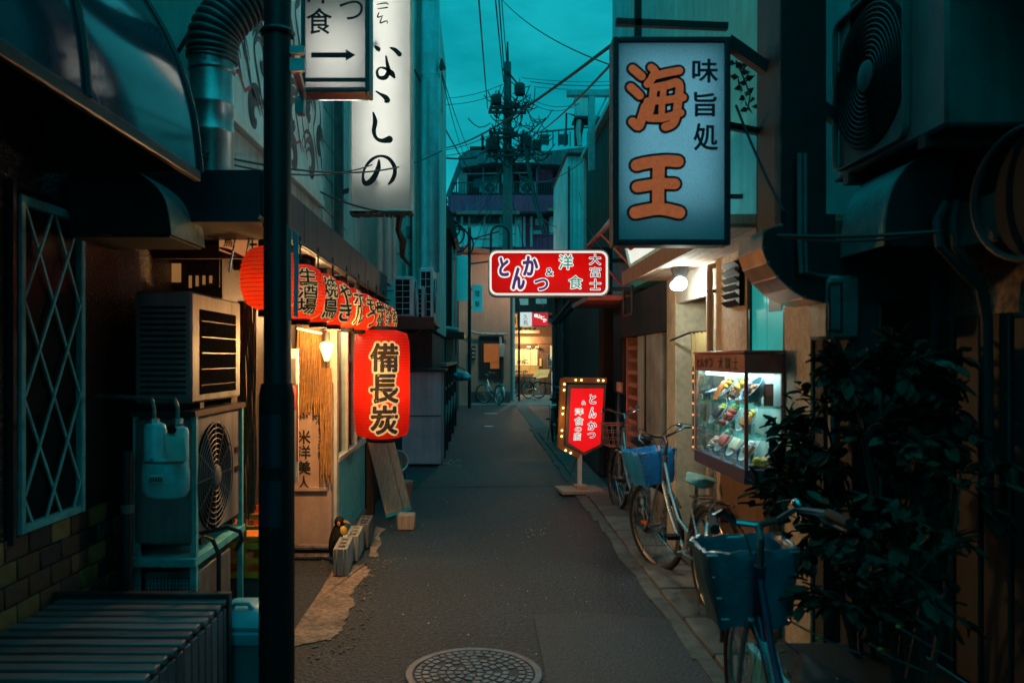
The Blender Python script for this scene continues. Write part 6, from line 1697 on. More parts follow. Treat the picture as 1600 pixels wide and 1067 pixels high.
def chan(a, b, w): return MB().bar((px(a[0]), .03, pz(a[1])), (px(b[0]), .03, pz(b[1])), w, .07, up=UY) if False else MB().bar((px(a[0]), .03, pz(a[1])), (px(b[0]), .03, pz(b[1])), .07, w, up=UX if abs(a[0] - b[0]) < 12 else UZ)
ar.part('bulb_channel', chan((880, 591), (876, 699), .062), M['amber_box'])
ar.part('bulb_channel', chan((881, 593.5), (949, 594.5), .06), M['amber_box'])
ar.part('bulb_channel', MB().bar((px(875), .03, pz(697)), (px(905), .03, pz(712)), .07, .06), M['amber_box'])
bl_me = MB().ball((0, 0, 0), .012, n=10, m=6).mesh('bulb', M['bulb_y'])
for a, b in ((899, 593.5), (908, 593.8), (935, 594.3), (943, 594.5), (881, 600), (880.5, 609), (879, 637), (878.3, 646), (877, 672), (876.6, 681), (883, 703), (891, 707)):
    ar.piece('bulb', bl_me, (px(a), -.014, pz(b)))
ar.part('post', MB().box(px(903.5), px(910), .01, .06, .05, pz(705)), M['white_paint'], bevel=.004)
ar.part('stay', MB().bar((px(905), .05, .45), (px(890), .16, .05), .012, .012), M['steel'])
ar.part('base', MB().box(px(872), px(939), -.20, .22, .02, .06), M['wood_pale'], bevel=.006)
ar.part('base_batten', MB().box(px(876), px(935), -.14, -.06, 0, .019), M['wood_dark'])
ar.part('base_block', MB().box(px(898), px(917), -.06, .1, .061, .10), M['wood_pale'], bevel=.004)
ar.lamp('POINT', (px(866), -.12, pz(650)), 1.2, (1, .62, .2), .05)
ar.lamp('POINT', (px(920), -.25, pz(650)), 2.2, (1, .05, .04), .08)
# ================================================================== food display case
fc = T('food_display_case', 'lit glass display case of plastic meals beside the shop door', 'display case', (1.44, 4.5, .9))
cx0, cx1, cy0, cy1, cz0, cz1 = 1.335, 1.538, 4.03, 4.97, .955, 1.575
M['case_brown'] = mat('case_brown', (.30, .10, .085), .45, 0, .3, 10, .1, 40)
M['case_purple'] = mat('case_purple', (.07, .05, .11), .45, 0, .25, 10)
M['shelf_glass'] = glass('shelf_glass', (.6, .95, .93), .25)
M['case_back'] = mat('case_back', (.45, .62, .60), .5, 0, .15, 6)
p_ = .018
for x_, y in ((cx0, cy0), (cx0, cy1 - p_), (cx1 - p_, cy0), (cx1 - p_, cy1 - p_)):
    fc.part('post', MB().box(x_, x_ + p_, y, y + p_, cz0 + .035, cz1 - .1), M['case_brown'], bevel=.003)
fc.part('header', MB().box(cx0 - .002, cx1, cy0 - .002, cy1 + .002, cz1 - .1, cz1), M['case_brown'], bevel=.004)
fc.part('top_lid', MB().box(cx0 - .008, cx1, cy0 - .01, cy1 + .01, cz1 + .001, cz1 + .016), M['case_brown'], bevel=.003)
fc.part('base', MB().box(cx0 - .004, cx1, cy0 - .004, cy1 + .004, cz0 - .04, cz0 + .035), M['case_purple'], bevel=.004)
fc.part('back', MB().box(cx1 - .012, cx1 - .002, cy0 + p_, cy1 - p_, cz0 + .036, cz1 - .101), M['case_back'])
fc.part('shelf', MB().box(cx0 + .012, cx1 - .014, cy0 + .012, cy1 - .012, 1.135, 1.142), M['shelf_glass'])
fc.part('shelf', MB().box(cx0 + .012, cx1 - .014, cy0 + .012, cy1 - .012, 1.297, 1.304), M['shelf_glass'])
fc.part('glass_front', MB().box(cx0 + .004, cx0 + .008, cy0 + p_, cy1 - p_, cz0 + .036, cz1 - .101), M['glass'])
fc.part('glass_end', MB().box(cx0 + p_, cx1 - p_, cy0 + .004, cy0 + .008, cz0 + .036, cz1 - .101), M['glass'])
fc.part('glass_end', MB().box(cx0 + p_, cx1 - p_, cy1 - .008, cy1 - .004, cz0 + .036, cz1 - .101), M['glass'])
for k, ch in enumerate('とんかつ'): letters(fc, ch, (cx0 - .003, cy1 - .06 - k * .085, cz1 - .075), -UY, UZ, .07, .05, M['ink'], .03)
for k, ch in enumerate('大富士'): letters(fc, ch, (cx0 - .003, cy1 - .5 - k * .13, cz1 - .08), -UY, UZ, .08, .06, M['ink'], .03)
fc.part('tube_light', MB().cyl((cx0 + .06, cy0 + .05, cz1 - .115), (cx0 + .06, cy1 - .05, cz1 - .115), .011, n=10), glow('tube', (.85, 1, .97), 3.5, .02))
fc.lamp('AREA', ((cx0 + cx1) / 2, (cy0 + cy1) / 2, cz1 - .104), 4.5, (.90, 1, .94), .15, (0, 0, 0), .85)
fc.lamp('AREA', ((cx0 + cx1) / 2, (cy0 + cy1) / 2, 1.132), .9, (.8, 1, .92), .15, (0, 0, 0), .85)
fc.lamp('AREA', ((cx0 + cx1) / 2, (cy0 + cy1) / 2, 1.294), 1.0, (.75, 1, .95), .15, (0, 0, 0), .85)
cs2 = T('case_plinth', 'brown boarded plinth carrying the food display case', 'plinth', (1.46, 4.5, 0))
cs2.part('body', MB().box(1.47, 1.536, 4.08, 4.9, .04, .913), M['wood'], bevel=.006)
FM = {k: mat('food_' + k, c_, .32, 0, .25, 30, .25, 80) for k, c_ in dict(orange=(.75, .22, .04), yellow=(.80, .50, .05), brown=(.20, .07, .03), green=(.05, .28, .05), pink=(.75, .38, .34),
        red=(.55, .05, .03), cream=(.75, .62, .45), white=(.75, .76, .72), dark=(.05, .025, .03)).items()}
M['plate'] = mat('plate', (.32, .34, .33), .2, 0, .08, 10)
M['bowl_blue'] = mat('bowl_blue', (.06, .22, .30), .25, 0, .2, 10)
def dish(label, y, z, tilt, foods, bowl=False, r_=.085):
    t_ = T('food_sample', label, 'plate of food', (cx0 + .105, y, z), 0, 'plastic meals in the display case', local=True)
    Mx = Matrix.Rotation(-tilt, 3, 'Y')
    c_ = Vector((0, 0, r_ * math.sin(tilt) + .005))
    if bowl: prof_ = [(r_ * .5, -.03), (r_ * .8, -.01), (r_, .035), (r_ * .94, .035), (r_ * .7, .0)]
    else: prof_ = [(r_ * .5, 0), (r_ * .75, .004), (r_, .016), (r_ * .97, .019), (r_ * .7, .008)]
    t_.part('plate', MB().lathe(prof_, c_, 24, M=Mx), M['bowl_blue'] if bowl else M['plate'])
    t_.part('price_card', MB().box(-.095, -.092, -.03, .03, .002, .03), M['white_paint'])
    t_.part('stand', MB().box(.0, .02, -.03, .03, 0, max(.012, c_.z - .01)), M['case_back'])
    for k, (fk, fx, fy_, s_, sh) in enumerate(foods):
        s_ *= 1.45
        mb_ = MB()
        if sh == 'lump':
            for j in range(11):
                v = Mx @ Vector((fx + rnd(-s_, s_) * .85, fy_ + rnd(-s_, s_) * .85, .012 + s_ * .25 + rnd(0, .008)))
                mb_.ball(c_ + v, s_ * rnd(.26, .42), sx=rnd(.8, 1.2), sy=rnd(.8, 1.2), sz=.8, n=8, m=6)
        elif sh == 'slab':
            for j in range(5):
                a = Mx @ Vector((fx - s_ * .6, fy_ - s_ + j * s_ * .45, .018)); b = Mx @ Vector((fx + s_ * .6, fy_ - s_ + j * s_ * .45, .024))
                mb_.bar(c_ + a, c_ + b, s_ * .36, .02, up=Mx @ UZ)
        elif sh == 'shrimp':
            for j in range(3):
                pts_ = [c_ + Mx @ Vector((fx - s_ + 2 * s_ * q / 5, fy_ + j * .022 - .02 + .008 * math.sin(q), .022 + .012 * math.sin(PI * q / 5))) for q in range(6)]
                mb_.tube(pts_, [.005, .010, .012, .012, .010, .004], 8)
        elif sh == 'leaf':
            for j in range(4):
                v = Mx @ Vector((fx + rnd(-s_, s_) * .6, fy_ + rnd(-s_, s_) * .6, .03 + rnd(0, .01))); mb_.ball(c_ + v, s_ * .5, sz=.5, n=7, m=5)
        t_.part({'lump': 'food', 'slab': 'cutlet', 'shrimp': 'shrimp', 'leaf': 'garnish'}[sh], mb_, FM[fk])
    return t_
tl = R(52)
dish('small white cup meal at the far end of the top shelf', 4.87, 1.304, R(20), [('white', 0, 0, .03, 'lump'), ('pink', .02, .02, .022, 'lump')], True, .06)
dish('fried shrimp plate with green garnish on the top shelf', 4.64, 1.304, tl, [('orange', -.01, .0, .06, 'shrimp'), ('pink', .03, .04, .024, 'lump'), ('yellow', .02, -.03, .03, 'lump'), ('green', .05, -.02, .02, 'leaf')])
dish('yellow omelette and cutlet plate near end of the top shelf', 4.40, 1.304, tl, [('yellow', .03, -.01, .034, 'lump'), ('brown', -.03, .02, .03, 'slab'), ('orange', 0, .045, .024, 'lump'), ('green', .05, .03, .018, 'leaf')])
dish('blue bowl of noodles at the near corner of the top shelf', 4.18, 1.304, R(48), [('brown', 0, .02, .028, 'lump'), ('orange', .01, -.02, .02, 'lump')], True, .085)
dish('dark grilled meat plate at the far end of the middle shelf', 4.80, 1.142, tl, [('dark', 0, .0, .035, 'slab'), ('yellow', .04, -.03, .02, 'lump')])
dish('red stew and yellow rice plate in the middle shelf centre', 4.55, 1.142, tl, [('red', -.015, .01, .036, 'lump'), ('yellow', .04, .02, .026, 'lump'), ('green', .05, -.03, .016, 'leaf'), ('red', -.01, -.03, .02, 'lump')])
dish('orange fry plate at the near end of the middle shelf', 4.28, 1.142, tl, [('orange', -.01, 0, .034, 'slab'), ('dark', .03, .03, .022, 'lump'), ('yellow', .04, -.02, .018, 'lump')])
dish('small pink dish at the far end of the bottom shelf', 4.86, .991, R(40), [('pink', 0, 0, .026, 'lump')], False, .06)
dish('red sauced cutlet plate on the bottom shelf', 4.68, .991, tl, [('red', 0, 0, .036, 'slab'), ('cream', .04, .03, .02, 'lump')])
dish('cream sauce fish plate mid bottom shelf', 4.46, .991, tl, [('cream', 0, 0, .038, 'slab'), ('brown', .01, .0, .014, 'lump')])
dish('white plate of grilled slices near end of the bottom shelf', 4.24, .991, tl, [('white', .02, .02, .026, 'lump'), ('brown', -.01, -.01, .03, 'slab')])
ye = T('menu_stand', 'dark upright menu card at the near end of the case', 'menu', (1.47, 4.1, 1.304))
ye.part('card', MB().box(1.455, 1.505, 4.10, 4.108, 1.306, 1.42), M['ink'], bevel=.002)
ye.part('printed_patch', MB().box(1.462, 1.498, 4.096, 4.099, 1.36, 1.41), M['case_brown'])
lm = T('food_sample', 'yellow lemon and fried cutlet dish behind the near end pane', 'plate of food', (1.44, 4.10, .992), 0, 'plastic meals in the display case')
lm.part('plate', MB().lathe([(.03, .992), (.06, .998), (.065, 1.004), (.05, 1.0)], (1.44, 4.11, 0), 20), M['plate'])
lm.part('food', MB().ball((1.42, 4.10, 1.02), .026, n=10, m=7).ball((1.455, 4.09, 1.018), .022, n=10, m=7), FM['yellow'])
lm.part('cutlet', MB().ball((1.47, 4.12, 1.025), .028, sx=1.3, sz=.7, n=10, m=7), FM['orange'])
fl = T('indicator_lights', 'string of small orange lights down the far post of the case', 'light string', (1.33, 4.98, 1.2))
fl.part('cord', MB().cyl((1.328, 4.985, .98), (1.328, 4.985, 1.5), .004, n=5), M['cable'])
om = glow('orange_dot', (1, .25, .08), 1.6, .05)
for z in (1.0, 1.06, 1.12, 1.2, 1.27, 1.34, 1.41, 1.46): fl.part('bulb', MB().ball((1.326, 4.98, z), .007, n=8, m=6), om)

# ================================================================== duct elbow, dark machinery at the upper right
fd = T('square_flue', 'big dark square flue with a coppery bent elbow', 'duct', (1.35, 3.55, 1.8))
M['flue'] = mat('flue', (.022, .018, .02), .5, .3, .3, 8, .1, 40, streak=.3)
dN, dF = 3.42, 3.72
def el(px_, py_): return Vector((X(px_, dN), Z(py_, dN)))
outer = [el(1222, -60), el(1220, 352), el(1193, 362), el(1191, 388), el(1199, 410), el(1214, 432), el(1234, 451), el(1256, 465), el(1284, 472)]
inner = [el(1290, -60), el(1290, 330), el(1288, 352), el(1286, 358), el(1285, 364), el(1285, 368), el(1285, 372), el(1285, 374), el(1285, 376)]
n = len(outer)
mb = MB(); mb.strip([(p.x, dN, p.y) for p in outer], [(p.x, dN, p.y) for p in inner]); 
fd.part('near_cheek', MB().shell([(p.x, dN, p.y) for p in outer], [(p.x, dN, p.y) for p in inner], .006), M['flue'])
fd.part('far_cheek', MB().shell([(p.x, dF, p.y) for p in outer], [(p.x, dF, p.y) for p in inner], -.006), M['flue'])
fd.part('straight_side', MB().box(outer[0].x - .004, outer[0].x + .012, dN + .007, dF - .007, outer[1].y, outer[0].y), M['flue'])
for k in range(1, n - 1):
    a, b = outer[k], outer[k + 1]
    fd.part('elbow_segment', MB().shell([(a.x, dN - .006, a.y), (b.x, dN - .006, b.y)], [(a.x, dF + .006, a.y), (b.x, dF + .006, b.y)], -.005), M['copper'])
    fd.part('seam', MB().bar((a.x, dN - .008, a.y), (a.x, dF + .008, a.y), .012, .012), M['copper'])
fd.part('outlet', MB().box(outer[-1].x + .001, 1.9, dN + .01, dF - .01, outer[-1].y + .004, inner[-1].y), M['flue'])

bA = T('fenced_house', 'very dark house with a board fence, near right', 'house', (2.2, 1, 0))
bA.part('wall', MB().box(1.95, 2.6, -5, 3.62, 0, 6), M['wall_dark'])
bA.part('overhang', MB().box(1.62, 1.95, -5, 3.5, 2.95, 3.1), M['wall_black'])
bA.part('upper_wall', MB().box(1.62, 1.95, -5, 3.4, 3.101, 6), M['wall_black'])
bA.part('gap_wall', MB().box(1.86, 1.95, 3.3, 3.7, 0, 2.3), M['wall_dark'])
bA.part('pier', MB().box(1.60, 1.72, 3.44, 3.56, 0, 2.05), M['wall_dark'], bevel=.006)
bA.part('corner_pier', MB().box(1.545, 1.60, 3.6, 3.715, 0, 2.2), M['wall_dark'])
bA.part('ledge', MB().box(1.82, 1.95, -1, 3.9, 1.965, 2.14), M['concrete_dark'], bevel=.008, label='grey concrete ledge')
bA.part('rendered_panel', MB().box(1.93, 1.949, -1, 3.5, 1.70, 1.96), M['rough_concrete'])
fnc = T('board_fence', 'dark vertical board fence in front of the near right house', 'fence', (1.9, 2, 0))
fb = MB().box(-.012, .012, -.072, .072, 0, 1.0).mesh('board', M['wood_black'], bevel=.004)
for k in range(20):
    o = fnc.piece('board', fb, (1.90, .35 + k * .172, 0)); o.scale = (1, 1, 1.70 + rnd(-.03, .02))
for z in (.5, 1.35): fnc.part('rail', MB().box(1.915, 1.945, .2, 3.75, z, z + .06), M['wood_black'])

def wall_ac():
    t_ = T('air_conditioner', 'large dark air conditioner bracketed high on the near right house', 'air conditioner', (1.78, 3.2, 2.36), R(90), local=True)
    w, dp, h = .84, .32, .72
    t_.part('casing', MB().box(-w / 2, w / 2, -dp / 2, dp / 2, 0, h), mat('ac_teal', (.09, .15, .15), .5, 0, .25, 6, .05, 40, streak=.3), bevel=.012)
    yf = dp / 2; cx_, cz_, r_ = .12, h / 2, .285
    t_.part('fan_opening', MB().lathe([(r_ + .015, 0), (r_ + .015, .008), (.02, .008)], (cx_, yf, cz_), 36, M=Matrix.Rotation(-PI / 2, 3, 'X')), M['plastic_black'])
    mb_ = MB()
    for k in range(1, 15): mb_.torus((cx_, yf + .02, cz_), UY, r_ * k / 14, .0028, 36, 4)
    for k in range(8): mb_.bar((cx_ - r_ * math.cos(k * PI / 8), yf + .016, cz_ - r_ * math.sin(k * PI / 8)), (cx_ + r_ * math.cos(k * PI / 8), yf + .016, cz_ + r_ * math.sin(k * PI / 8)), .005, .005)
    gd = t_.part('fan_guard', mb_, M['dark_metal'])
    t_.part('hub', MB().lathe([(.062, 0), (.062, .010), (.05, .016), (.001, .018)], (cx_, yf + .016, cz_), 22, M=Matrix.Rotation(-PI / 2, 3, 'X')), M['ac_white'], under=gd)
    t_.part('front_frame', ring([(cx_ + a, cz_ + b) for a, b in rrect(.305, .335, .05, 6)], [(cx_ + a, cz_ + b) for a, b in rrect(.295, .325, .045, 6)], yf + .001, yf + .026), M['ac_grey'])
    for sx_ in (-1, 1): t_.part('bracket', MB().box(sx_ * .3 - .025, sx_ * .3 + .025, -.2, .18, -.05, -.002), M['black_paint'])
    t_.part('drip_tray', MB().box(-.43, .43, -.17, .17, -.012, -.002), M['plastic_black'])
    return t_
wall_ac()
hd2 = T('curved_cowl', 'small curved teal cowl below the high air conditioner', 'hood', (1.66, 3.15, 1.97))
pr = curve([(1.80, 2.34), (1.66, 2.31), (1.58, 2.22), (1.545, 2.10), (1.54, 1.98)])
hd2.part('curved_shell', MB().shell([(p.x, 3.05, p.y) for p in pr], [(p.x, 3.42, p.y) for p in pr], .005), M['hood'])
for y in (3.06, 3.415): hd2.part('side_plate', MB().prism([(p.x, p.y) for p in pr] + [(1.80, 1.98)], (0, y, 0), UX, UZ, .005), M['black_paint'])
fn = T('round_cowl', 'big round black ventilator cowl at the right edge', 'ventilator', (1.75, 2.5, 2.05))
c = at(1610, 300, 2.55)
fn.part('rim', MB().torus(c, Vector((-1, -.25, 0)), .215, .012, 32, 8), M['dark_metal'])
fn.part('drum', MB().lathe([(.21, 0), (.21, .12), (.1, .2)], c + Vector((.02, 0, 0)), 28, M=Matrix.Rotation(R(90), 3, 'Y')), M['plastic_black'])
for k in range(5): fn.part('blade', MB().bar(c + Vector((.03, .03 * k - .06, -.1)), c + Vector((.03, .03 * k - .03, -.2)), .02, .004), M['dark_metal'])
ho = T('rubber_hoses', 'two black looping hoses running down to the fence', 'hose', (1.85, 2.9, 1.2))
for off in (0, .06):
    pts = [at(1478 + off * 300, 318 - off * 40, 2.95), at(1464 + off * 420, 345, 2.93), at(1468 + off * 420, 385, 2.9), at(1500 + off * 300, 420, 2.9), at(1530 + off * 100, 450, 2.92), at(1540 + off * 60, 500, 2.92), at(1541 + off * 50, 560, 2.92), at(1542 + off * 50, 660, 2.92), at(1542 + off * 50, 800, 2.92)]
    ho.part('hose', MB().tube(pts, .017, 8), M['rubber'])
emt = T('meter_cabinet', 'small grey meter cabinet beside the cutlet shop pier', 'meter box', (1.57, 3.4, 1.65))
dm = 3.4
emt.part('box', MB().box(X(1292, dm), X(1345, dm), dm, dm + .2, Z(530, dm), Z(430, dm)), M['mid_metal'], bevel=.014)
emt.part('door', ring([(X(1294, dm), Z(518, dm)), (X(1316, dm), Z(520, dm)), (X(1316, dm), Z(440, dm)), (X(1294, dm), Z(442, dm))], [(X(1297, dm), Z(514, dm)), (X(1313, dm), Z(516, dm)), (X(1313, dm), Z(444, dm)), (X(1297, dm), Z(446, dm))], dm - .006, dm - .001), M['dark_metal'])
emt.part('conduit', MB().cyl(at(1300, 530, dm + .1), at(1300, 700, dm + .1), .018, n=8), M['mid_metal'])
cpp = T('copper_pipes', 'pair of thin upright pipes beside the dark flue', 'pipe', (1.45, 3.5, 1.6))
for px_, r_ in ((1250, .012), (1258, .009)): cpp.part('tube', MB().tube([at(px_, 240, 3.36), at(px_, 380, 3.36), at(px_ + 2, 425, 3.36), at(px_ + 22, 432, 3.4), at(px_ + 60, 433, 3.45)], r_, 8), M['mid_metal'])
cable('grey cable strung past the flue, upper strand', at(1215, 368, 3.35), at(1470, 362, 2.9), .01, .008)
cable('grey cable strung past the flue, lower strand', at(1215, 368, 3.35), at(1470, 362, 2.9), .03, .005)
cable('thin black wire dangling by the blue lightbox', at(1150, 165, 3.6), at(1225, 330, 3.4), .02, .006)
iv = T('ivy_sprig', 'sprig of ivy hanging beside the blue lightbox', 'plant', at(1165, 150, 3.9))
lf = MB().add([(0, 0, 0), (.022, .006, .016), (.05, 0, 0), (.022, .006, -.016)], [(0, 1, 2), (0, 2, 3)]).mesh('leaf', M['leaf'][0], fix=False)
iv.part('stem', MB().tube([at(1150, 95, 3.9), at(1163, 125, 3.9), at(1172, 150, 3.9), at(1168, 172, 3.9)], .004, 5), M['stem'])
for k in range(26):
    s_ = k / 26; c = at(1152 + 22 * s_ + rnd(-6, 6), 98 + 75 * s_, 3.9 + rnd(-.03, .03)); iv.piece('leaf', lf, c, rot=(rnd(-.8, .8), rnd(-1, 1), rnd(0, 6.28)))
# ================================================================== bicycles
M['frame_silver'] = mat('frame_silver', (.42, .45, .48), .28, .8, .15, 20)
M['frame_purple'] = mat('frame_purple', (.06, .05, .10), .3, .4, .2, 20)
M['frame_dark'] = mat('frame_dark', (.03, .035, .04), .35, .4, .2, 20)
M['reflector'] = mat('reflector_orange', (.85, .16, .02), .25, 0, .1, 20)
def wheel_meshes(r_):
    tyre = MB().torus((0, 0, 0), UY, r_ - .018, .019, 40, 8)
    rim = MB().torus((0, 0, 0), UY, r_ - .042, .011, 40, 6)
    sp = MB()
    for k in range(28):
        a = 2 * PI * k / 28; b = a + (.5 if k % 2 else -.5)
        sp.cyl((.022 * math.cos(b), .022 * (1 if k % 2 else -1), .022 * math.sin(b)), ((r_ - .045) * math.cos(a), 0, (r_ - .045) * math.sin(a)), .0014, n=3)
    hub = MB().cyl((0, -.045, 0), (0, .045, 0), .017, n=10)
    return tyre.mesh('tyre', M['rubber']), rim.mesh('rim', M['steel']), sp.mesh('spokes', M['steel'], fix=False), hub.mesh('hub', M['steel'])
WM = wheel_meshes(.33)
def bicycle(label, loc, rz, steer=0.0, frame=None, saddle=None, basket=True, lean=0.0, group='parked bicycles', fender=None, basket_m=None, sd=0.0, bw=1.0):
    """x points forward, wheels on the ground, wheelbase 1.06 m."""
    frame = frame or M['frame_silver']; saddle = saddle or M['plastic_black']; fender = fender or M['steel']
    t_ = T('bicycle', label, 'bicycle', loc, rz, group, local=True)
    t_.o.rotation_euler = (lean, 0, rz)
    r_ = .33
    hx, hz_, ax = .53, .33, .53
    head_b, head_t = Vector((.40, 0, .66)), Vector((.345, 0, .86))
    axis = (head_t - head_b).normalized()
    S = Matrix.Translation(head_b) @ Matrix.Rotation(steer, 4, axis) @ Matrix.Translation(-head_b)
    def wheel(nm, c_, X4=None):
        o = link(nm, WM[0], t_.o); 
        Mx = Matrix.Translation(Vector(c_)) if X4 is None else X4 @ Matrix.Translation(Vector(c_))
        o.matrix_local = Mx
        for nm2, me_ in zip(('rim', 'spokes', 'hub'), WM[1:]): link(nm2, me_, o)
        link('spoke_reflector', MB().box(.10, .17, -.008, .008, -.012, .012).mesh('spoke_reflector', M['reflector']), o)
        return o
    wheel('wheel', (-.53, 0, .33)); wheel('wheel', (.53, 0, .33), S)
    bb = Vector((-.10, 0, .28)); seat_b = Vector((-.26, 0, .66)); rear = Vector((-.53, 0, .33))
    mb_ = MB()
    mb_.tube([head_b + Vector((.005, 0, .03)), (.25, 0, .50), (.08, 0, .36), bb], .017, 10)
    mb_.tube([head_t - Vector((0, 0, .05)), (.22, 0, .62), (.06, 0, .47), bb + Vector((-.04, 0, .14))], .013, 8)
    mb_.tube([bb, seat_b], .016, 10)
    for s_ in (-1, 1):
        mb_.tube([bb + Vector((0, .03 * s_, 0)), rear + Vector((0, .055 * s_, 0))], .009, 7)
        mb_.tube([seat_b + Vector((.01, .02 * s_, -.06)), rear + Vector((0, .055 * s_, 0))], .008, 7)
    mb_.tube([head_b, head_t], .019, 10)
    t_.part('frame', mb_, frame)
    def sm(mb_):                       # steered
        mb_.v = [tuple(S @ Vector(v)) for v in mb_.v]; return mb_
    mb_ = MB()
    for s_ in (-1, 1): mb_.tube([head_b + Vector((.004, .035 * s_, .0)), (.43, .05 * s_, .56), (.53, .055 * s_, .33)], .010, 7)
    mb_.tube([head_b + Vector((.004, -.035, 0)), head_b + Vector((.004, .035, 0))], .012, 6)
    t_.part('fork', sm(mb_), fender)
    mb_ = MB(); mb_.tube([head_t, head_t + axis * .10, head_t + axis * .13 + Vector((.03, 0, .01))], .013, 8)
    b0 = head_t + axis * .13 + Vector((.03, 0, .01))
    for s_ in (-1, 1): mb_.tube([b0, b0 + Vector((.02, .07 * s_, .01)), b0 + Vector((-.01, .17 * s_ * bw, .05)), b0 + Vector((-.12, .25 * s_ * bw, .055)), b0 + Vector((-.20, .27 * s_ * bw, .05))], .011, 8)
    hb_ = t_.part('handlebar', sm(mb_), M['chrome'])
    for s_ in (-1, 1):
        t_.part('grip', sm(MB().tube([b0 + Vector((-.13, .254 * s_ * bw, .055)), b0 + Vector((-.245, .278 * s_ * bw, .046))], .016, 9)), M['rubber'], under=hb_)
        t_.part('brake_lever', sm(MB().tube([b0 + Vector((-.06, .235 * s_ * bw, .045)), b0 + Vector((-.08, .26 * s_ * bw, .02)), b0 + Vector((-.19, .30 * s_ * bw, .01))], .006, 6)), M['steel'], under=hb_)
        t_.part('brake_cable', sm(MB().tube([b0 + Vector((-.06, .235 * s_ * bw, .045)), b0 + Vector((-.02, .225 * s_ * bw, .06)), b0 + Vector((.03, .18 * s_ * bw, .075)), b0 + Vector((.065, .12 * s_ * bw, .06)), b0 + Vector((.08, .06 * s_, .02)), b0 + Vector((.075, .02 * s_, -.06)), b0 + Vector((.07, 0, -.15))], .003, 5)), M['cable'], under=hb_)
    t_.part('bell', sm(MB().ball(b0 + Vector((-.01, -.13, .07)), .022, sz=.7, n=10, m=6)), M['chrome'], under=hb_)
    mb_ = MB(); mb_.tube([seat_b - Vector((0, 0, .02)), (-.29, 0, .76 - sd)], .0125, 9)
    t_.part('seat_post', mb_, M['chrome'])
    mb_ = MB()
    lv = []
    for (x_, w, z) in ((-.42, .06, .80), (-.38, .095, .815), (-.30, .085, .812), (-.22, .045, .815), (-.15, .028, .812), (-.135, .015, .80)):
        lv.append((x_, w, z - sd))
    n_ = 12; vs = []
    for x_, w, z in lv: vs += [(x_, w * math.cos(2 * PI * k / n_), z - .022 + (.03 if math.sin(2 * PI * k / n_) > 0 else .026) * math.sin(2 * PI * k / n_)) for k in range(n_)]
    mb_.add(vs, [(i * n_ + k, i * n_ + (k + 1) % n_, (i + 1) * n_ + (k + 1) % n_, (i + 1) * n_ + k) for i in range(len(lv) - 1) for k in range(n_)] + [tuple(range(n_)), tuple(reversed(range((len(lv) - 1) * n_, len(lv) * n_)))])
    t_.part('saddle', mb_, saddle, angle=60)
    # mudguards, rack, chain case, cranks, stand
    def guard(cx_, a0, a1):
        A, B = [], []
        for k in range(13):
            a = R(a0 + (a1 - a0) * k / 12); A.append((cx_ + .352 * math.cos(a), -.024, .33 + .352 * math.sin(a))); B.append((A[-1][0], .024, A[-1][2]))
        return MB().shell(A, B, .002)
    t_.part('mudguard', guard(-.53, 20, 190), fender); t_.part('mudguard', sm(guard(.53, 15, 150)), fender)
    mb_ = MB()
    for s_ in (-1, 1): mb_.tube([(-.30, .05 * s_, .69), (-.72, .06 * s_, .70)], .006, 6); mb_.tube([(-.68, .06 * s_, .70), (-.53, .07 * s_, .33)], .005, 6)
    for k in range(4): mb_.tube([(-.36 - k * .11, -.055, .70), (-.36 - k * .11, .055, .70)], .005, 6)
    t_.part('rack', mb_, M['steel'])
    t_.part('rear_reflector', MB().box(-.735, -.722, -.03, .03, .62, .65), M['ink_red'])
    t_.part('chain_case', MB().tube([bb + Vector((.05, -.05, .0)), bb + Vector((-.1, -.05, .045)), rear + Vector((.0, -.05, .02))], [.075, .05, .03], 8), frame)
    mb_ = MB(); mb_.cyl(bb + Vector((0, -.075, 0)), bb + Vector((0, .075, 0)), .02, n=10)
    mb_.bar(bb + Vector((0, -.08, 0)), bb + Vector((.10, -.085, -.13)), .018, .012); mb_.bar(bb + Vector((0, .08, 0)), bb + Vector((-.10, .085, .13)), .018, .012)
    cr = t_.part('crank', mb_, M['steel'])
    t_.part('pedal', MB().box(bb.x + .06, bb.x + .14, -.17, -.09, bb.z - .145, bb.z - .12), M['plastic_black'], under=cr)
    t_.part('pedal', MB().box(bb.x - .14, bb.x - .06, .09, .17, bb.z + .12, bb.z + .145), M['plastic_black'], under=cr)
    mb_ = MB()
    for s_ in (-1, 1): mb_.tube([rear + Vector((0, .06 * s_, 0)), (-.60, .11 * s_, .03), (-.58, .12 * s_, .008)], .007, 6)
    mb_.tube([(-.58, -.12, .008), (-.58, .12, .008)], .006, 6)
    t_.part('kickstand', mb_, M['steel'])
    if basket:
        mb_ = MB(); bxs = b0 + Vector((.06, 0, -.115)); L_, W0, W1, Hh = .26, .12, .155, .22
        def bp(u_, v_, w_): 
            s_ = w_; x_ = .02 + u_ * (L_ * (.82 + .18 * s_)) + .0
            return bxs + Vector((x_, v_ * (W0 + (W1 - W0) * s_), -Hh + Hh * s_))
        for s_ in (0, .33, .66, 1): 
            rad = .006 if s_ == 1 else .003
            mb_.tube([bp(0, -1, s_), bp(1, -1, s_), bp(1, 1, s_), bp(0, 1, s_)], rad, 5, closed=True)
        for k in range(6):
            v_ = -1 + 2 * k / 5
            mb_.tube([bp(0, v_, 1), bp(0, v_, 0), bp(1, v_, 0), bp(1, v_, 1)], .0028, 4)
            mb_.tube([bp(k / 5, -1, 1), bp(k / 5, -1, 0), bp(k / 5, 1, 0), bp(k / 5, 1, 1)], .0028, 4)
        t_.part('basket', sm(mb_), basket_m or M['steel'])
        t_.bp = bp; t_.S = S
    return t_
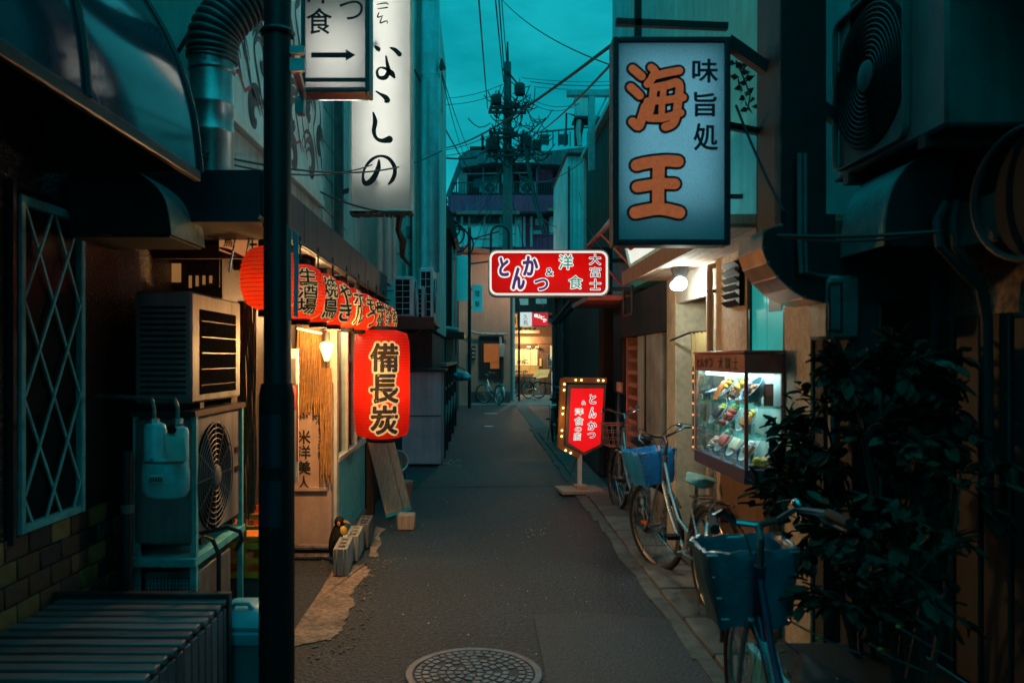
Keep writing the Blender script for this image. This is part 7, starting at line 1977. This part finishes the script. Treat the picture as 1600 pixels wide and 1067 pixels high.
def liner(bk, label, m_, ex=1.07, drop=.0, name='basket_liner'):
    """Plastic bag lining a bicycle basket, folded over its rim."""
    bp, S = bk.bp, bk.S
    wm = Matrix.Translation(bk.o.location) @ bk.o.rotation_euler.to_matrix().to_4x4() @ S
    ringp = []
    for k in range(10): ringp.append((k / 10, -1))
    for k in range(8): ringp.append((1, -1 + 2 * k / 8))
    for k in range(10): ringp.append((1 - k / 10, 1))
    for k in range(8): ringp.append((0, 1 - 2 * k / 8))
    n_ = len(ringp); rows_ = []
    for (s_, e) in ((.03, .94), (.35, .95), (.7, .96), (.98, .965), (1.05, .99), (1.04, ex), (.9, ex + .02), (.55, ex + .035), (.25 - drop, ex + .03), (-.02 - drop, ex)):
        row = []
        for i, (a, b) in enumerate(ringp):
            c_ = bp(.5, 0, s_ if s_ > 0 else 0); a2, b2 = a * 2 - 1, b; kq = (abs(a2) ** 5 + abs(b2) ** 5) ** .2; p = bp((a2 / kq + 1) / 2, b2 / kq, max(0, s_)); 
            if s_ < 0: p = p + Vector((0, 0, s_ * .24))
            j = 1 + .028 * math.sin(i * 1.9 + s_ * 6) + .02 * math.sin(i * 4.3 + s_ * 3)
            q = c_ + (p - c_) * e * j; q.z = p.z + (.006 * math.sin(i * 2.7) if s_ > .8 else .010 * math.sin(i * 1.1))
            row.append(wm @ q)
        rows_.append(row)
    mb_ = MB(); mb_.v = [tuple(p) for r__ in rows_ for p in r__]
    mb_.f = [(i * n_ + k, i * n_ + (k + 1) % n_, (i + 1) * n_ + (k + 1) % n_, (i + 1) * n_ + k) for i in range(len(rows_) - 1) for k in range(n_)]
    mb_.f.append(tuple(range(n_)))
    return solo(name, mb_, m_, label, 'bag', 'plastic bags lining bicycle baskets', loc=wm @ bp(.5, 0, 0), fix=True, angle=70)
def heading(x0, y0, x1, y1): return ((x0 + x1) / 2, (y0 + y1) / 2, 0), math.atan2(y1 - y0, x1 - x0)

l_, a_ = heading(1.44, 7.10, 1.40, 8.18)
B1 = bicycle('silver bicycle with a wire basket beside the red arrow sign', l_, a_, R(6), lean=R(2), basket_m=M['pink_trim'])
l_, a_ = heading(1.385, 4.80, 1.295, 5.84)
B2 = bicycle('bicycle with a bright blue bag in its basket by the food case', l_, a_, R(18), saddle=mat('saddle_cover', (.20, .42, .40), .45, 0, .2, 12, .5, 30), frame=M['frame_silver'])
liner(B2, 'bright blue plastic bag in the middle bicycle basket', M['blue_bag'], 1.05, .05)
l_, a_ = heading(.87, 1.80, .985, 2.85)
B3 = bicycle('nearest bicycle, its basket wrapped in a dark teal bag', l_, a_, R(4), frame=M['frame_purple'], lean=R(-2), sd=.07, bw=.72)
liner(B3, 'dark teal plastic bag wrapped over the nearest bicycle basket', M['teal_bag'], 1.08, .12)
B4 = bicycle('black bicycle half hidden behind the amber bulb sign', (1.02 + .42, 15.2, 0), R(80), R(-20), frame=M['frame_dark'], fender=M['dark_metal'])
B5 = bicycle('pale bicycle leaning on the beige corner building', (X(767, 27.2), 27.2, 0.004), R(118), R(30), frame=M['wall_grey'] if False else M['frame_silver'], basket=False, lean=R(4))
B6 = bicycle('dark bicycle in front of the far restaurant, left', (X(806, 30.5), 30.5, 0.004), R(25), R(15), frame=M['frame_dark'], fender=M['dark_metal'])
B7 = bicycle('dark bicycle in front of the far restaurant, right of the slim post', (X(822, 31.2), 31.2, 0.004), R(150), R(-15), frame=M['frame_dark'], fender=M['dark_metal'], basket=False)

# ================================================================== shrubs in front of the fence
leaf_src = []
for k in range(3):
    L_, Wd = .06, .018
    pts = []
    mbf = MB()
    for j in range(5):
        s_ = j / 4; w = Wd * math.sin(PI * (s_ * .92 + .04)) ; zc = -.012 * s_ * s_
        mbf.v += [(L_ * s_, -w, zc + .006), (L_ * s_, 0, zc), (L_ * s_, w, zc + .006)]
    for j in range(4):
        mbf.f += [(3 * j, 3 * j + 1, 3 * j + 4, 3 * j + 3), (3 * j + 1, 3 * j + 2, 3 * j + 5, 3 * j + 4)]
    leaf_src.append((mbf, mbf.mesh('leaf', M['leaf'][k], fix=False)))
def shrub(label, base, hgt, blobs, nstuff, nsingle, side=None):
    """Stems fan out from base; leaves sit on twigs through the blobs (centre, radius)."""
    t_ = T('shrub', label, 'shrub', base, group='shrubs before the board fence')
    b0 = Vector(base)
    stems = MB(); big = [MB(), MB(), MB()]; cnt = 0
    tips = []
    for (c_, rx, ry, rz_) in blobs:
        c_ = Vector(c_)
        mid = b0.lerp(c_, .5) + Vector((rnd(-.05, .05), rnd(-.05, .05), .05))
        stems.tube([b0 + Vector((rnd(-.05, .05), rnd(-.05, .05), 0)), mid, c_], [.012, .008, .004], 5)
        for k in range(11):
            while True:
                q = Vector((rnd(-1, 1), rnd(-1, 1), rnd(-1, 1)))
                if q.length < 1: break
            p = c_ + Vector((q.x * rx, q.y * ry, q.z * rz_))
            stems.tube([c_, (c_ + p) / 2 + Vector((0, 0, .02)), p], [.004, .003, .0018], 4)
            tips.append((c_, p))
    def place(p, dirv):
        g = rnd(0, 6.28)
        xa = (dirv + Vector((rnd(-.8, .8), rnd(-.8, .8), rnd(-.7, .5)))).normalized()
        za = Vector((rnd(-.5, .5), rnd(-.5, .5), 1)); ya = za.cross(xa).normalized(); za = xa.cross(ya)
        s_ = rnd(.75, 1.35)
        return Matrix((xa * s_, ya * s_, za * s_)).transposed().to_4x4(), p
    for i in range(nstuff):
        c_, p = random.choice(tips); s_ = rnd(.35, 1.08)
        pos = c_.lerp(p, s_) + Vector((rnd(-.02, .02), rnd(-.02, .02), rnd(-.02, .02)))
        m4, pos = place(pos, (p - c_).normalized()); k = random.choices([0, 1, 2], [6, 3, 1])[0]
        src = leaf_src[k][0]; n0 = len(big[k].v)
        big[k].v += [tuple(m4 @ Vector(v) + pos) for v in src.v]; big[k].f += [tuple(i_ + n0 for i_ in f_) for f_ in src.f]
    t_.part('stems', stems, M['stem'])
    for k in range(3): t_.part('foliage', big[k], M['leaf'][k], kind='stuff', fix=False)
    order = sorted(tips, key=lambda q: (q[1].x if side else q[1].y))
    for i in range(nsingle):
        c_, p = order[(i * 7) % max(1, int(len(order) * .55))]
        m4, pos = place(p + Vector((rnd(-.03, .03), rnd(-.03, .03), rnd(-.03, .03))), (p - c_).normalized())
        o = link('leaf', leaf_src[random.choice((0, 0, 1))][1], t_.o)
        o.matrix_local = Matrix.Translation(pos - b0) @ m4
    return t_
def blob(px_, py_, d_, rx, ry=None, rz_=None): return (at(px_, py_, d_), rx, ry or rx, rz_ or rx)
shrub('leafy shrub hanging in front of the lit food case', (1.58, 3.28, .3), 1, [blob(1245, 690, 3.35, .13), blob(1235, 780, 3.3, .14), blob(1285, 640, 3.3, .17), blob(1270, 830, 3.2, .16), blob(1300, 720, 3.3, .17), blob(1232, 745, 3.4, .1)], 620, 110, side=True)
shrub('tall dark shrub below the meter cabinet', (1.6, 2.95, .3), 1, [blob(1330, 580, 3.0, .16), blob(1390, 600, 3.0, .18), blob(1430, 560, 2.95, .16), blob(1350, 680, 2.95, .2), blob(1420, 690, 2.9, .2), blob(1470, 640, 2.95, .16)], 900, 90)
shrub('low sprawling dark shrub at the foot of the fence', (1.45, 2.7, .3), 1, [blob(1350, 840, 2.8, .2), blob(1420, 800, 2.8, .22), blob(1340, 950, 2.7, .2), blob(1430, 900, 2.65, .22), blob(1500, 760, 2.8, .2)], 700, 70)
pt = T('planter_trough', 'teal plastic planter trough under the dark shrubs', 'planter', (1.5, 2.9, 0))
pt.part('trough', MB().box(1.16, 1.82, 2.62, 3.42, .02, .30), M['bin_teal'], bevel=.015)
pt.part('rim', MB().box(1.14, 1.84, 2.60, 3.44, .302, .33), M['bin_teal'], bevel=.006)
pt.part('soil', MB().box(1.17, 1.81, 2.63, 3.41, .331, .338), M['wood_black'])
ws = T('wire_hoops', 'thin bent wires with orange glints beside the nearest bicycle', 'wires', (1.15, 2.3, .4))
for k, pts_ in enumerate((((1232, 968), (1262, 985), (1300, 1004), (1345, 1020)), ((1222, 998), (1265, 1035), (1310, 1062), (1345, 1075)), ((1402, 978), (1440, 1000), (1490, 1030)), ((1358, 1004), (1390, 1025), (1450, 1050)), ((1228, 1048), (1250, 1075)))):
    ws.part('wire', MB().tube([at(a, b, 2.45 - .05 * k) for a, b in pts_] , .003, 5), M['steel'])
for a, b, k in ((1278, 997, 0), (1275, 1042, 1), (1404, 979, 2), (1376, 1014, 3), (1222, 1017, 1)):
    ws.part('reflector', MB().ball(at(a, b, 2.445 - .05 * k), .006, sx=1.6, n=8, m=6), M['reflector'])
